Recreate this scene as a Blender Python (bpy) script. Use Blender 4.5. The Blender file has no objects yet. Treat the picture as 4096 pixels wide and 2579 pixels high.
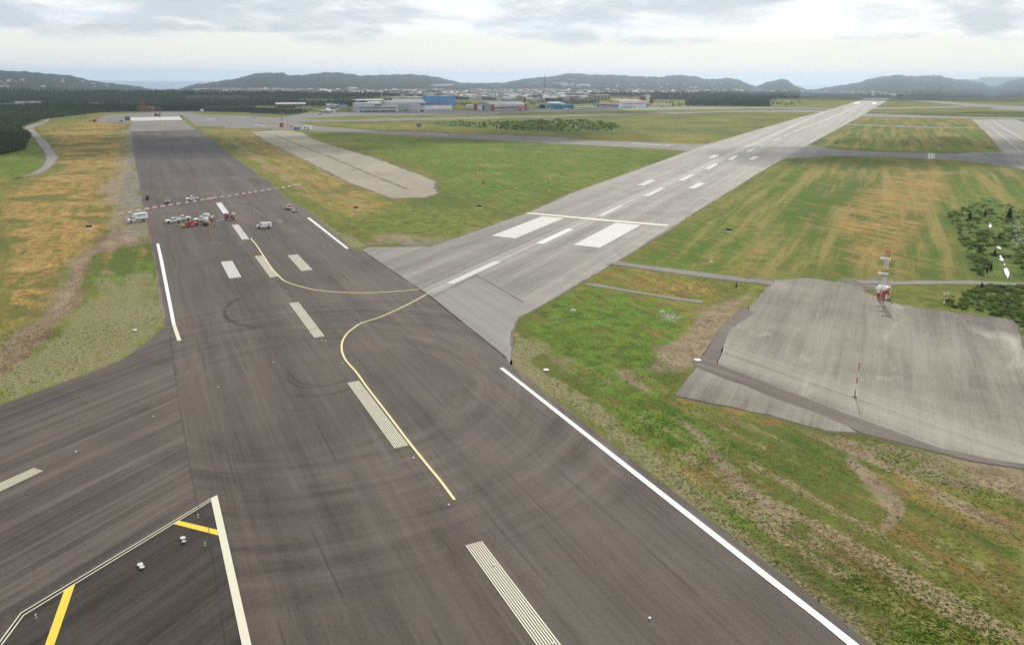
import bpy, bmesh, math, random
import numpy as np
from mathutils import Vector, Matrix, geometry
random.seed(7); rng = np.random.default_rng(7)
SC = bpy.context.scene
COL = SC.collection
R = math.radians

# ------------------------------------------------------------------ camera
F = 3200.0; CX, CY = 2048.0, 1289.5; H = 58.0           # focal length and centre for a 4096 x 2579 frame, height above the runway
ROLL = math.atan(0.0068)
PITCH = math.atan((CY - (298 + 0.0068*(CX-508)))*math.cos(ROLL)/F)
cr, sr = math.cos(ROLL), math.sin(ROLL)
UP = Vector((0, math.sin(PITCH), math.cos(PITCH))); FW = Vector((0, math.cos(PITCH), -math.sin(PITCH)))
camX = Vector((1,0,0))*cr + UP*sr; camY = Vector((-1,0,0))*sr + UP*cr
cam = bpy.data.cameras.new('camera'); cam.sensor_width = 36; cam.lens = F/4096*36
cam.clip_start = 1; cam.clip_end = 200000
co = bpy.data.objects.new('camera', cam); COL.objects.link(co)
M = Matrix((camX, camY, -FW)).transposed().to_4x4(); M.translation = Vector((0,0,H))
co.matrix_world = M; SC.camera = co

# ------------------------------------------------------------------ light, sky, exposure
SUN = Vector((0.27, 0.96, 0)).normalized(); SUN_EL = R(41)
SUN = Vector((SUN.x*math.cos(SUN_EL), SUN.y*math.cos(SUN_EL), math.sin(SUN_EL)))
sl = bpy.data.lights.new('sun', 'SUN'); sl.energy = 2.7; sl.angle = R(0.8); sl.color = (1, .94, .84)
so = bpy.data.objects.new('sun', sl); COL.objects.link(so)
so.rotation_euler = (-SUN).to_track_quat('-Z', 'Y').to_euler()
SC.view_settings.view_transform = 'Standard'; SC.view_settings.look = 'None'
SC.view_settings.gamma = 1; SC.view_settings.exposure = 0.13
SC.cycles.max_bounces = 5; SC.cycles.volume_bounces = 2; SC.cycles.transparent_max_bounces = 12
SC.cycles.use_denoising = True; SC.cycles.denoising_prefilter = 'NONE'; SC.cycles.sample_clamp_indirect = 4

W = bpy.data.worlds.new('World'); SC.world = W; W.use_nodes = True
class NT:
    """a thin layer over a node tree"""
    def __init__(s, nt): s.nt = nt; nt.nodes.clear()
    def n(s, t, **k):
        nd = s.nt.nodes.new(t)
        for a, b in k.items(): setattr(nd, a, b)
        return nd
    def l(s, a, b): s.nt.links.new(a, b)
    def put(s, sock, v):
        if isinstance(v, bpy.types.NodeSocket): s.l(v, sock)
        else: sock.default_value = v
    def math(s, op, a, b=0.0, c=0.0, clamp=False):
        nd = s.n('ShaderNodeMath', operation=op, use_clamp=clamp)
        s.put(nd.inputs[0], a); s.put(nd.inputs[1], b); s.put(nd.inputs[2], c); return nd.outputs[0]
    def mix(s, f, a, b):
        nd = s.n('ShaderNodeMix', data_type='RGBA')
        s.put(nd.inputs[0], f)
        for i, v in ((6, a), (7, b)):
            s.put(nd.inputs[i], v if isinstance(v, bpy.types.NodeSocket) else (*v, 1)[:4])
        return nd.outputs[2]
    def mul(s, a, b, f=1.0):
        nd = s.n('ShaderNodeMix', data_type='RGBA', blend_type='MULTIPLY')
        s.put(nd.inputs[0], f)
        for i, v in ((6, a), (7, b)):
            s.put(nd.inputs[i], v if isinstance(v, bpy.types.NodeSocket) else (*v, 1)[:4])
        return nd.outputs[2]
    def ss(s, v, lo, hi, a=0.0, b=1.0):
        nd = s.n('ShaderNodeMapRange', interpolation_type='SMOOTHSTEP')
        s.put(nd.inputs[0], v); s.put(nd.inputs[1], lo); s.put(nd.inputs[2], hi); s.put(nd.inputs[3], a); s.put(nd.inputs[4], b)
        return nd.outputs[0]
    def map(s, v, scale=(1,1,1), rot=0.0, loc=(0,0,0)):
        nd = s.n('ShaderNodeMapping'); s.l(v, nd.inputs[0])
        nd.inputs['Location'].default_value = loc; nd.inputs['Rotation'].default_value = (0,0,rot); nd.inputs['Scale'].default_value = scale
        return nd.outputs[0]
    def noise(s, v, scale, detail=4, rough=.55, dist=0.0):
        nd = s.n('ShaderNodeTexNoise'); s.l(v, nd.inputs['Vector'])
        nd.inputs['Scale'].default_value = scale; nd.inputs['Detail'].default_value = detail
        nd.inputs['Roughness'].default_value = rough; nd.inputs['Distortion'].default_value = dist
        return nd.outputs[0]
    def sep(s, v):
        nd = s.n('ShaderNodeSeparateXYZ'); s.l(v, nd.inputs[0]); return nd.outputs

def build_world():
    t = NT(W.node_tree)
    sky = t.n('ShaderNodeTexSky', sky_type='NISHITA', sun_disc=False)
    sky.sun_elevation = SUN_EL; sky.sun_rotation = math.atan2(SUN.x, SUN.y); sky.altitude = 200
    bg1 = t.n('ShaderNodeBackground'); t.l(sky.outputs[0], bg1.inputs[0]); bg1.inputs[1].default_value = 0.10
    g = t.n('ShaderNodeTexCoord').outputs['Generated']
    x, y, z = t.sep(g)
    zz = t.math('ADD', t.math('MAXIMUM', z, 0.0), 0.012)
    cmb = t.n('ShaderNodeCombineXYZ'); t.l(t.math('DIVIDE', x, zz), cmb.inputs[0]); t.l(t.math('DIVIDE', y, zz), cmb.inputs[1])
    p = cmb.outputs[0]
    azm = t.math('ARCTAN2', x, y); c2 = t.n('ShaderNodeCombineXYZ'); t.l(t.math('MULTIPLY', azm, 7.0), c2.inputs[0]); t.l(t.math('MULTIPLY', t.math('POWER', t.math('MAXIMUM', z, .0001), .8), 22.0), c2.inputs[1]); pf = c2.outputs[0]
    nP = t.noise(t.map(pf, (1,1,1), .05, (2.2,4.4,0)), 1.0, 7, .56, .35)
    n1 = t.noise(t.map(p, (1,.62,1), 0, (3.1,1.7,0)), 0.34, 7, .55, .1)
    n2 = t.noise(t.map(p, (1,1,1), 0, (8.3,5.2,0)), 0.16, 4, .55)
    n3 = t.noise(t.map(p, (1,1,1), 0, (1.3,9.2,0)), 1.3, 6, .6)
    nQ = t.noise(t.map(pf, (3.2,2.6,1), .1, (7.1,1.4,0)), 1.0, 6, .62, .3)
    d = t.math('ADD', t.math('ADD', t.math('MULTIPLY', nP, .88), t.math('MULTIPLY', n1, .15)), t.math('MULTIPLY', nQ, .14))
    d = t.math('SUBTRACT', d, t.math('ADD', t.math('MULTIPLY', azm, .07), .085))
    dark = t.ss(d, .38, .60)
    gap = t.ss(n2, .52, .62)                                              # thin spots where blue shows through
    cloud = t.mix(dark, (1.0,1.0,1.0), (.57,.63,.70))
    cloud = t.mix(t.math('MULTIPLY', gap, .30), cloud, (.62,.77,.95))
    up = t.ss(t.math('ADD', z, t.math('MULTIPLY', t.math('SUBTRACT', nP, .5), .05)), .034, .052)
    col = t.mix(up, (.875,.868,.84), cloud)
    low = t.ss(z, .0, .016)
    col = t.mix(low, (.88,.885,.87), col)
    bg2 = t.n('ShaderNodeBackground'); t.l(col, bg2.inputs[0]); bg2.inputs[1].default_value = 1.0
    ms = t.n('ShaderNodeMixShader'); ms.inputs[0].default_value = .88
    t.l(bg1.outputs[0], ms.inputs[1]); t.l(bg2.outputs[0], ms.inputs[2])
    out = t.n('ShaderNodeOutputWorld'); t.l(ms.outputs[0], out.inputs[0])
build_world()

# ------------------------------------------------------------------ a pixel of the frame -> a point of the place
def ray(x, y):
    u, v = x-CX, CY-y
    return camX*u + camY*v + FW*F
def G(x, y, z=0.0):
    d = ray(x, y); t = (H-z)/-d.z
    return Vector((d.x*t, d.y*t, z))
def GD(x, y): return G(x*1.7011, y*1.7011)              # the same for a 2408-wide view of it
def Z(x0, y0, f, pts): return [(x0+a/f, y0+b/f) for a, b in pts]
ZA = lambda p: Z(0, 400, 2.3516, p); ZB = lambda p: Z(0, 1044, 2.3516, p); ZC = lambda p: Z(0, 1935, 2.3516, p)
ZE = lambda p: Z(1024, 850, 2.3516, p); ZG = lambda p: Z(2048, 1200, 2.3516, p); ZH = lambda p: Z(3072, 1200, 2.3516, p)
ZI = lambda p: Z(3072, 1844, 2.3516, p); ZJ = lambda p: Z(1900, 560, 2.005, p); ZF = lambda p: Z(1024, 1494, 2.3516, p)
Z1 = lambda p: Z(0, 200, 2.007, p); Z2 = lambda p: Z(1000, 200, 2.007, p); Z3 = lambda p: Z(2000, 200, 2.007, p); Z4 = lambda p: Z(2896, 200, 2.007, p)
Z5 = lambda p: Z(400, 700, 2.675, p); ZT = lambda p: Z(3000, 850, 2.197, p); ZU = lambda p: Z(3400, 950, 4.332, p)
ZP = lambda p: Z(1200, 380, 3.01, p); ZQ = lambda p: Z(1900, 380, 3.01, p); ZR = lambda p: Z(3700, 500, 3.033, p)
ZD = lambda p: Z(0, 0, 1/1.7011, p)

dd = G(1228,873)-G(2003,1475); ANG_D = math.atan2(dd.y, dd.x)      # dark runway
gg = G(2164.3,866.7)-G(1964.8,944); ANG_G = math.atan2(gg.y, gg.x)  # grey runway

# ------------------------------------------------------------------ object helpers
def tag(o, label=None, cat=None, group=None, kind=None):
    if label: o['label'] = label
    if cat: o['category'] = cat
    if group: o['group'] = group
    if kind: o['kind'] = kind
    return o
def thing(name, label, cat, loc, rz=0.0, group=None):
    o = bpy.data.objects.new(name, None); COL.objects.link(o); o.empty_display_size = .5
    o.location = loc; o.rotation_euler = (0,0,rz)
    return tag(o, label, cat, group)
class MB:
    def __init__(s): s.v = []; s.f = []; s.m = []; s.mi = 0
    def mat(s, i): s.mi = i; return s
    def add(s, vs, fs):
        b = len(s.v); s.v += [tuple(v) for v in vs]
        for f in fs: s.f.append(tuple(b+i for i in f)); s.m.append(s.mi)
        return s
    def box(s, c, d, rz=0.0, top=1.0):
        cx, cy, cz = c; a, b, h = d[0]/2, d[1]/2, d[2]/2
        C_, S_ = math.cos(rz), math.sin(rz); vs = []
        for k, (sx, sy) in ((-1,(1,1)),(1,(top,top))):
            for i, j in ((-1,-1),(1,-1),(1,1),(-1,1)):
                x, y = i*a*sx, j*b*sy; vs.append((cx+x*C_-y*S_, cy+x*S_+y*C_, cz+k*h))
        return s.add(vs, [(3,2,1,0),(4,5,6,7),(0,1,5,4),(1,2,6,5),(2,3,7,6),(3,0,4,7)])
    def prof(s, pts, y0, y1, inset=None):
        """polygon in x,z (counter-clockwise seen from -y) extruded along y"""
        n = len(pts); vs = [(x, y0, z) for x, z in pts]+[(x, y1, z) for x, z in pts]
        if inset:
            vs = [(x, y0+inset(z), z) for x, z in pts]+[(x, y1-inset(z), z) for x, z in pts]
        fs = [tuple(range(n)), tuple(reversed(range(n, 2*n)))]
        fs += [((i+1) % n, i, i+n, (i+1) % n+n) for i in range(n)]
        return s.add(vs, fs)
    def tube(s, a, b, r0, r1=None, n=8, caps=True):
        a, b = Vector(a), Vector(b); r1 = r0 if r1 is None else r1
        d = (b-a).normalized(); q = d.to_track_quat('Z', 'Y'); vs = []
        for P, r in ((a, r0), (b, r1)):
            for i in range(n):
                t = 2*math.pi*i/n; vs.append(P+q@Vector((r*math.cos(t), r*math.sin(t), 0)))
        fs = [(i, (i+1) % n, (i+1) % n+n, i+n) for i in range(n)]
        if caps: fs += [tuple(reversed(range(n))), tuple(range(n, 2*n))]
        return s.add(vs, fs)
    def path(s, pts, r, n=6):
        for a, b in zip(pts, pts[1:]): s.tube(a, b, r, n=n)
        return s
    def lathe(s, c, prof, n=12, axis='Z'):
        vs = []; m = len(prof)
        for r, h in prof:
            for i in range(n):
                t = 2*math.pi*i/n; p = (r*math.cos(t), r*math.sin(t), h)
                if axis == 'X': p = (p[2], p[0], p[1])
                if axis == 'Y': p = (p[0], p[2], p[1])
                vs.append((c[0]+p[0], c[1]+p[1], c[2]+p[2]))
        fs = [(k*n+i, k*n+(i+1) % n, (k+1)*n+(i+1) % n, (k+1)*n+i) for k in range(m-1) for i in range(n)]
        fs += [tuple(reversed(range(n))), tuple(range((m-1)*n, m*n))]
        return s.add(vs, fs)
    def wheel(s, x, y, r, w, n=16): return s.lathe((x, y-w/2, r), [(r*.92,0),(r,w*.15),(r,w*.85),(r*.92,w)], n, 'Y')
    def build(s, name, mats, parent=None, smooth=False, bevel=0.0):
        me = bpy.data.meshes.new(name); me.from_pydata(s.v, [], s.f)
        mats = mats if isinstance(mats, (list, tuple)) else [mats]
        for m in mats: me.materials.append(m)
        me.polygons.foreach_set('material_index', s.m)
        if smooth: me.polygons.foreach_set('use_smooth', [True]*len(s.f))
        bm = bmesh.new(); bm.from_mesh(me); bmesh.ops.recalc_face_normals(bm, faces=bm.faces); bm.to_mesh(me); bm.free()
        o = bpy.data.objects.new(name, me); COL.objects.link(o)
        if parent: o.parent = parent
        if bevel:
            b = o.modifiers.new('bevel', 'BEVEL'); b.width = bevel; b.segments = 2; b.limit_method = 'ANGLE'
        return o
def copy_tree(o, parent=None):
    c = o.copy(); COL.objects.link(c); c.parent = parent
    for ch in list(o.children): copy_tree(ch, c)
    return c
def place(o, p, rz, label=None, group=None):
    o.location = p; o.rotation_euler = (0,0,rz)
    if label: o['label'] = label
    if group: o['group'] = group
    return o
def heading(a, b):
    d = G(*b)-G(*a); return math.atan2(d.y, d.x)

# ------------------------------------------------------------------ materials
MC = {}
def mat(name, col, rough=.6, metal=0.0, var=0.0, vs=3.0, spec=.5, emit=None):
    if name in MC: return MC[name]
    m = bpy.data.materials.new(name); m.use_nodes = True; t = NT(m.node_tree)
    b = t.n('ShaderNodeBsdfPrincipled'); o = t.n('ShaderNodeOutputMaterial'); t.l(b.outputs[0], o.inputs[0])
    b.inputs['Roughness'].default_value = rough; b.inputs['Metallic'].default_value = metal; b.inputs['Specular IOR Level'].default_value = spec
    pos = t.n('ShaderNodeNewGeometry').outputs['Position']
    if var:
        nz = t.noise(pos, vs, 5, .6)
        c = t.mix(t.ss(nz, .3, .7), [x*(1-var) for x in col], [min(1, x*(1+var)) for x in col]); t.l(c, b.inputs['Base Color'])
    else: b.inputs['Base Color'].default_value = (*col, 1)
    MC[name] = m; return m
def paving(name, c1, c2, ang, streak=.5, across=.22, along=.006, lane=0.0, blotch=.25, rough=.8, spec=.28, tint=None, spots=None, grain=.30, cracks=0.0, bands=(), arcs=None):
    m = bpy.data.materials.new(name); m.use_nodes = True; t = NT(m.node_tree)
    b = t.n('ShaderNodeBsdfPrincipled'); o = t.n('ShaderNodeOutputMaterial'); t.l(b.outputs[0], o.inputs[0])
    pos = t.n('ShaderNodeNewGeometry').outputs['Position']
    q = t.map(pos, (1,1,1), -ang)
    st = t.noise(t.map(q, (along, across, 1)), 1.0, 7, .68)
    st2 = t.noise(t.map(q, (along*3, across*5, 1), 0, (5,9,0)), 1.0, 5, .7)
    bl = t.noise(pos, .018, 5, .6, .4)
    bl2 = t.noise(t.map(pos, (1,1,1), 0, (40,10,0)), .11, 5, .65, .5)
    gr = t.noise(pos, 2.2, 4, .7)
    f = t.math('ADD', t.math('MULTIPLY', t.math('SUBTRACT', st, .5), streak*2.2), t.math('MULTIPLY', t.math('SUBTRACT', st2, .5), streak*1.1))
    f = t.math('ADD', f, t.math('MULTIPLY', t.math('SUBTRACT', bl, .5), blotch*3.2))
    f = t.math('ADD', f, t.math('MULTIPLY', t.math('SUBTRACT', bl2, .5), blotch*1.6))
    f = t.math('ADD', f, t.math('MULTIPLY', t.math('SUBTRACT', gr, .5), grain*2))
    st3 = t.noise(t.map(q, (across*.55, along*3, 1), 0, (9,1,0)), 1.0, 5, .65)
    f = t.math('ADD', f, t.math('MULTIPLY', t.math('SUBTRACT', st3, .5), streak*.5))
    st4 = t.noise(t.map(q, (along*1.5, across*16, 1), 0, (2,7,0)), 1.0, 4, .6)
    f = t.math('ADD', f, t.math('MULTIPLY', t.math('SUBTRACT', st4, .5), streak*.8))
    if arcs:
        (ax, ay), r0, r1, amt = arcs; px_, py_, _ = t.sep(pos)
        dx = t.math('SUBTRACT', px_, ax); dy = t.math('SUBTRACT', py_, ay)
        rr = t.math('SQRT', t.math('ADD', t.math('MULTIPLY', dx, dx), t.math('MULTIPLY', dy, dy)))
        c_ = t.n('ShaderNodeCombineXYZ'); t.l(t.math('MULTIPLY', rr, .34), c_.inputs[0]); t.l(t.math('MULTIPLY', t.math('ARCTAN2', dy, dx), 1.3), c_.inputs[1])
        an = t.noise(c_.outputs[0], 1.0, 5, .62)
        msk = t.math('MULTIPLY', t.ss(rr, r0, r0+8), t.ss(rr, r1, r1-14))
        f = t.math('ADD', f, t.math('MULTIPLY', t.math('MULTIPLY', t.math('SUBTRACT', an, .5), msk), amt))
    f = t.math('ADD', t.math('MULTIPLY', f, 1.5), .5, clamp=True)
    col = t.mix(f, c1, c2)
    if tint:                                                            # a faint warm/cool wander of the binder colour
        tn = t.ss(t.noise(t.map(q, (along*2, across*.7, 1), 0, (11,3,0)), 1.0, 3, .5), .35, .65)
        col = t.mul(col, t.mix(tn, tint[0], tint[1]))
    if lane:
        _, yy, _ = t.sep(q)
        lw = t.noise(t.map(q, (.02,.02,1)), 1.0, 2, .5)
        fr = t.math('PINGPONG', t.math('ADD', yy, t.math('MULTIPLY', lw, 1.4)), lane/2)
        line = t.math('MULTIPLY', t.ss(fr, .30, .05), t.ss(t.noise(t.map(q, (.05,.5,1), 0, (2,2,0)), 1.0, 3, .6), .42, .62))
        col = t.mix(t.math('MULTIPLY', line, .55), col, [x*.45 for x in c1])
        side = t.math('MULTIPLY', t.ss(fr, .8, .3), t.ss(t.noise(t.map(q, (.04,.3,1), 0, (7,5,0)), 1.0, 3, .6), .5, .7))
        col = t.mix(t.math('MULTIPLY', side, .30), col, [min(1, x*1.5) for x in c2])
        cell = t.n('ShaderNodeTexWhiteNoise', noise_dimensions='1D')      # each paver pass a slightly different shade
        t.l(t.math('FLOOR', t.math('DIVIDE', t.math('ADD', yy, t.math('MULTIPLY', lw, 1.4)), lane)), cell.inputs['W'])
        v = t.math('ADD', t.math('MULTIPLY', cell.outputs[0], .16), .92)
        cc = t.n('ShaderNodeCombineColor'); [t.l(v, cc.inputs[i]) for i in range(3)]
        col = t.mul(col, cc.outputs[0])
    for (bang, off, hw, bcol, bst) in bands:                             # long worn or rubbered strips: angle, offset, half width, colour, strength
        _, by, _ = t.sep(t.map(pos, (1,1,1), -bang))
        bw = t.noise(t.map(t.map(pos, (1,1,1), -bang), (.006,.5,1), 0, (4,4,0)), 1.0, 5, .7)
        by = t.math('ABSOLUTE', t.math('SUBTRACT', by, off))
        k = t.math('MULTIPLY', t.ss(by, hw, hw*.25), t.ss(bw, .32, .62, .15, 1.0))
        col = t.mix(t.math('MULTIPLY', k, bst), col, bcol)
    if spots:
        sp = t.ss(t.noise(t.map(q, spots[1], 0, (3,8,0)), 1.0, 8, .72, .6), spots[2], spots[3])
        col = t.mix(t.math('MULTIPLY', sp, .75), col, spots[0])
    if cracks:
        v = t.n('ShaderNodeTexVoronoi', feature='DISTANCE_TO_EDGE'); t.l(t.map(q, (.03,.06,1)), v.inputs['Vector']); v.inputs['Scale'].default_value = 1
        ck = t.math('MULTIPLY', t.ss(v.outputs['Distance'], .012, .003), cracks)
        col = t.mix(ck, col, [x*.5 for x in c1])
    t.l(col, b.inputs['Base Color'])
    b.inputs['Specular IOR Level'].default_value = spec
    t.l(t.ss(bl2, .2, .8, rough-.08, rough+.08), b.inputs['Roughness'])
    bp = t.n('ShaderNodeBump'); bp.inputs['Strength'].default_value = .25; bp.inputs['Distance'].default_value = .05
    t.l(gr, bp.inputs['Height']); t.l(bp.outputs[0], b.inputs['Normal'])
    MC[name] = m; return m
def paint(name, col, wear=.25, wcol=(.16,.15,.14)):
    m = bpy.data.materials.new(name); m.use_nodes = True; t = NT(m.node_tree)
    b = t.n('ShaderNodeBsdfPrincipled'); o = t.n('ShaderNodeOutputMaterial'); t.l(b.outputs[0], o.inputs[0])
    pos = t.n('ShaderNodeNewGeometry').outputs['Position']
    w = t.ss(t.noise(pos, 1.6, 7, .75), .56-.1*wear, .80)
    w2 = t.ss(t.noise(t.map(pos, (1,1,1), -ANG_G), .25, 5, .7), .35, .75)
    c = t.mix(t.math('MULTIPLY', w, wear*2), col, wcol)
    c = t.mix(t.math('MULTIPLY', w2, wear*.6), c, [x*.72 for x in col]); t.l(c, b.inputs['Base Color'])
    b.inputs['Roughness'].default_value = .6; b.inputs['Specular IOR Level'].default_value = .3
    MC[name] = m; return m

BROWN = ((1.08,.98,.90),(1.02,1.0,.95))
def off_of(ang, p): return -p.x*math.sin(ang)+p.y*math.cos(ang)
GC = off_of(ANG_G, G(1890,1092)); DC = off_of(ANG_D, G(1250,1300)); A_T = heading((3072,1545), (3769,1800)); TC = off_of(A_T, G(3400,1650))
arc_c = G(1230, 1560)
asp_dark = paving('dark_asphalt', (.038,.031,.026), (.124,.102,.084), ANG_D, .50, .16, .007, 7.6, .30, .74, .30, BROWN, arcs=((arc_c.x, arc_c.y), 22, 75, 1.2), bands=((ANG_D, DC+9, 3.5, (.045,.038,.033), .35), (ANG_D, DC-13, 4, (.045,.038,.033), .3)))
asp_left = paving('dark_asphalt_crossing', (.034,.028,.024), (.134,.112,.095), ANG_G, .74, .20, .006, 0, .16, .74, .30, BROWN)
asp_tri = paving('shoulder_asphalt', (.016,.014,.012), (.066,.058,.051), ANG_G, .7, .22, .008, 0, .22, .80, .25, BROWN)
asp_cloud_shade = paving('cloud_shaded_asphalt', (.042,.037,.037), (.112,.097,.094), ANG_D, .50, .14, .004, 7.6, .14, .80, .3, BROWN)  # dark asphalt with bluish cloud shade mixed into its colour
asp_grey = paving('grey_asphalt', (.112,.104,.088), (.265,.246,.210), ANG_G, .56, .20, .004, 7.6, .20, .68, .38, None, None, .34, .3, bands=((ANG_G, GC+7, 5, (.085,.078,.067), .62), (ANG_G, GC-8, 5, (.085,.078,.067), .62), (ANG_G, GC, 2.2, (.40,.38,.34), .65), (ANG_G, GC+2.8, .9, (.38,.36,.32), .5), (ANG_G, GC-3.4, .8, (.38,.36,.32), .5), (ANG_G, GC+22, 5, (.08,.073,.063), .5), (ANG_G, GC-20, 6, (.08,.073,.063), .5)))
asp_patch = paving('grey_asphalt_patch', (.120,.114,.098), (.250,.236,.205), ANG_D, .45, .22, .008, 0, .12, .68, .4)
asp_old = paving('old_asphalt', (.115,.107,.093), (.235,.220,.192), ANG_G, .4, .12, .01, 0, .22, .8, .3, None, None, .2, .6)
conc_strip = paving('weathered_concrete', (.21,.185,.135), (.39,.345,.265), ANG_D, .18, .12, .03, 0, .25, .85, .2, None, ((.14,.16,.07),(.03,.06,1),.60,.72), .3, .4)
conc_pad = paving('pad_concrete', (.105,.093,.075), (.280,.252,.205), ANG_G, .48, .20, .012, 0, .40, .82, .25, None, ((.44,.41,.34),(.02,.045,1),.55,.70), .50, bands=((A_T, TC+5, 17, (.45,.42,.35), .42),))
conc_white = paving('pale_concrete', (.42,.40,.37), (.56,.54,.50), ANG_D, .2, .15, .02, 0, .15, .8, .3)
gravel = paving('gravel', (.17,.155,.13), (.31,.29,.25), 0, .2, .3, .3, 0, .25, .9, .2, None, None, .5)
white_p = paint('white_paint', (.80,.79,.75), .2)
cream_p = paint('cream_paint', (.68,.63,.49), .14, (.20,.17,.13))
worn_p = paint('worn_white_paint', (.62,.61,.57), .28, (.26,.25,.23))
faded_p = paint('faded_white_paint', (.46,.45,.42), .4, (.22,.21,.19))
yellow_p = paint('yellow_paint', (.80,.56,.06), .10)
pale_yellow_p = paint('pale_yellow_paint', (.78,.66,.34), .15)

# ------------------------------------------------------------------ terrain
RIDGE = [(-900,310),(-500,296),(-200,288),(0,282),(40,286),(95,286),(189,295),(279,301),(339,316),(399,326),(478,335),(548,342),(588,351),(623,354),(722,351),(737,343),(777,334),(822,331),(887,321),(957,312),(977,305),(1036,293),(1131,292),(1156,302),(1219,300),(1299,291),(1344,291),(1399,296),(1438,303),(1548,300),(1643,298),(1698,302),(1747,308),(1797,319),(1847,330),(1935,331),(2021,329),(2090,316),(2144,311),(2219,305),(2259,297),(2309,295),(2359,300),(2468,301),(2538,306),(2648,309),(2698,301),(2777,306),(2832,318),(2880,315),(2922,312),(2957,320),(2997,334),(3021,345),(3070,328),(3115,318),(3145,317),(3165,327),(3177,340),(3215,348),(3235,357),(3275,353),(3344,342),(3434,330),(3474,317),(3514,309),(3579,302),(3608,302),(3633,307),(3733,304),(3758,305),(3813,317),(3892,325),(3932,330),(3967,342),(3982,347),(4012,332),(4042,322),(4096,313),(4300,305),(4800,320),(5600,318)]
RX = np.array([p[0] for p in RIDGE], float); RY = np.array([p[1] for p in RIDGE], float)
DX = np.array([-900,0,600,1200,1850,2300,3150,3600,4096,5600]); DD = np.array([6000,6200,8500,8000,9500,10500,12000,13500,15000,15000.])
R0 = 3000.0
def px_of_az(a):
    """frame x, y where the horizon lies in direction a (numpy ok)"""
    dx, dy = np.sin(a), np.cos(a)
    depth = dy*FW.y
    u = dx*camX.x + dy*camX.y; v = dx*camY.x + dy*camY.y
    return CX+F*u/depth, CY-F*v/depth
def project(X, Y, Zv):
    dx, dy, dz = X, Y, Zv-H
    dep = dy*FW.y+dz*FW.z; dep = np.where(dep < 1, 1, dep)
    return CX+F*(dx*camX.x+dy*camX.y+dz*camX.z)/dep, CY-F*(dx*camY.x+dy*camY.y+dz*camY.z)/dep
def wob(X, Y, s, seed=0.0):
    o = 0; a = 1.0; k = 1/s
    for i in range(5):
        t = i*1.7+seed
        o = o + a*(np.sin(X*k*math.cos(t)+Y*k*math.sin(t)+seed*3.1+1.9*np.sin(Y*k*.7*math.cos(t)-X*k*.6*math.sin(t)+i))*.5+.5*np.sin(X*k*1.3*math.sin(t+.8)-Y*k*1.2*math.cos(t+.8)+i*2.2))
        a *= .55; k *= 2.05
    return o/1.9
def terrain_z(r, a):
    r = np.asarray(r, float); a = np.asarray(a, float)
    hx, hy = px_of_az(a)
    ridge = np.interp(hx, RX, RY) + 1.0*np.sin(hx*.11)+.8*np.sin(hx*.27+1)
    D = np.interp(hx, DX, DD)
    cosv = 1.0/np.cos(np.arctan2(np.sin(a), np.cos(a)))          # range is longer off-axis
    stop = (hy-ridge)/F*math.cos(PITCH)**0/cosv
    D = D*1.0
    s0 = -H/R0
    t = np.clip((r-R0)/(D-R0), 0, 1); t2 = t**1.15*(1-t)+t*t*(3-2*t)*t if False else t*t*(3-2*t)*.7+t*.3
    X, Y = r*np.sin(a), r*np.cos(a)
    rel = wob(X, Y, 900, 2.0)*.0022*np.clip(t*(1-t)*4, 0, 1)*(stop > -.012)
    s = s0+(stop-s0)*t2+rel
    z = H+r*s
    zD = H+D*stop
    over = np.clip((r-D)/4000, 0, 1)
    z = np.where(r > D, zD*(1-over)+(-170)*over, z)
    return np.where(r < R0, 0.0, np.maximum(z, -170))
def terrain_hit(x, y):
    """point of the land seen at pixel x,y"""
    d = ray(x, y); a = math.atan2(d.x, d.y); hr = math.hypot(d.x, d.y); sl_ = d.z/hr
    if sl_ < -H/R0: return G(x, y)
    rs = np.linspace(R0, 14000, 1500); zt = terrain_z(rs, np.full_like(rs, a)); zr = H+rs*sl_
    k = np.argmax(zt >= zr)
    if zt[k] < zr[k]: return None
    return Vector((rs[k]*math.sin(a), rs[k]*math.cos(a), float(zt[k])))

def poly_sd(px, py, poly):
    """signed distance in pixels, positive inside"""
    P = np.array(poly, float); n = len(P); ins = np.zeros(px.shape, bool); dm = np.full(px.shape, 1e9)
    for i in range(n):
        x1, y1 = P[i]; x2, y2 = P[(i+1) % n]
        with np.errstate(divide='ignore', invalid='ignore'):
            c = ((y1 > py) != (y2 > py)) & (px < (x2-x1)*(py-y1)/((y2-y1) or 1e-9)+x1)
        ins ^= c
        ex, ey = x2-x1, y2-y1; L = ex*ex+ey*ey or 1e-9
        t = np.clip(((px-x1)*ex+(py-y1)*ey)/L, 0, 1)
        # vertical pixels count double: the ground is foreshortened
        dm = np.minimum(dm, np.hypot(px-x1-t*ex, 1.8*(py-y1-t*ey)))
    return np.where(ins, dm, -dm)

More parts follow.
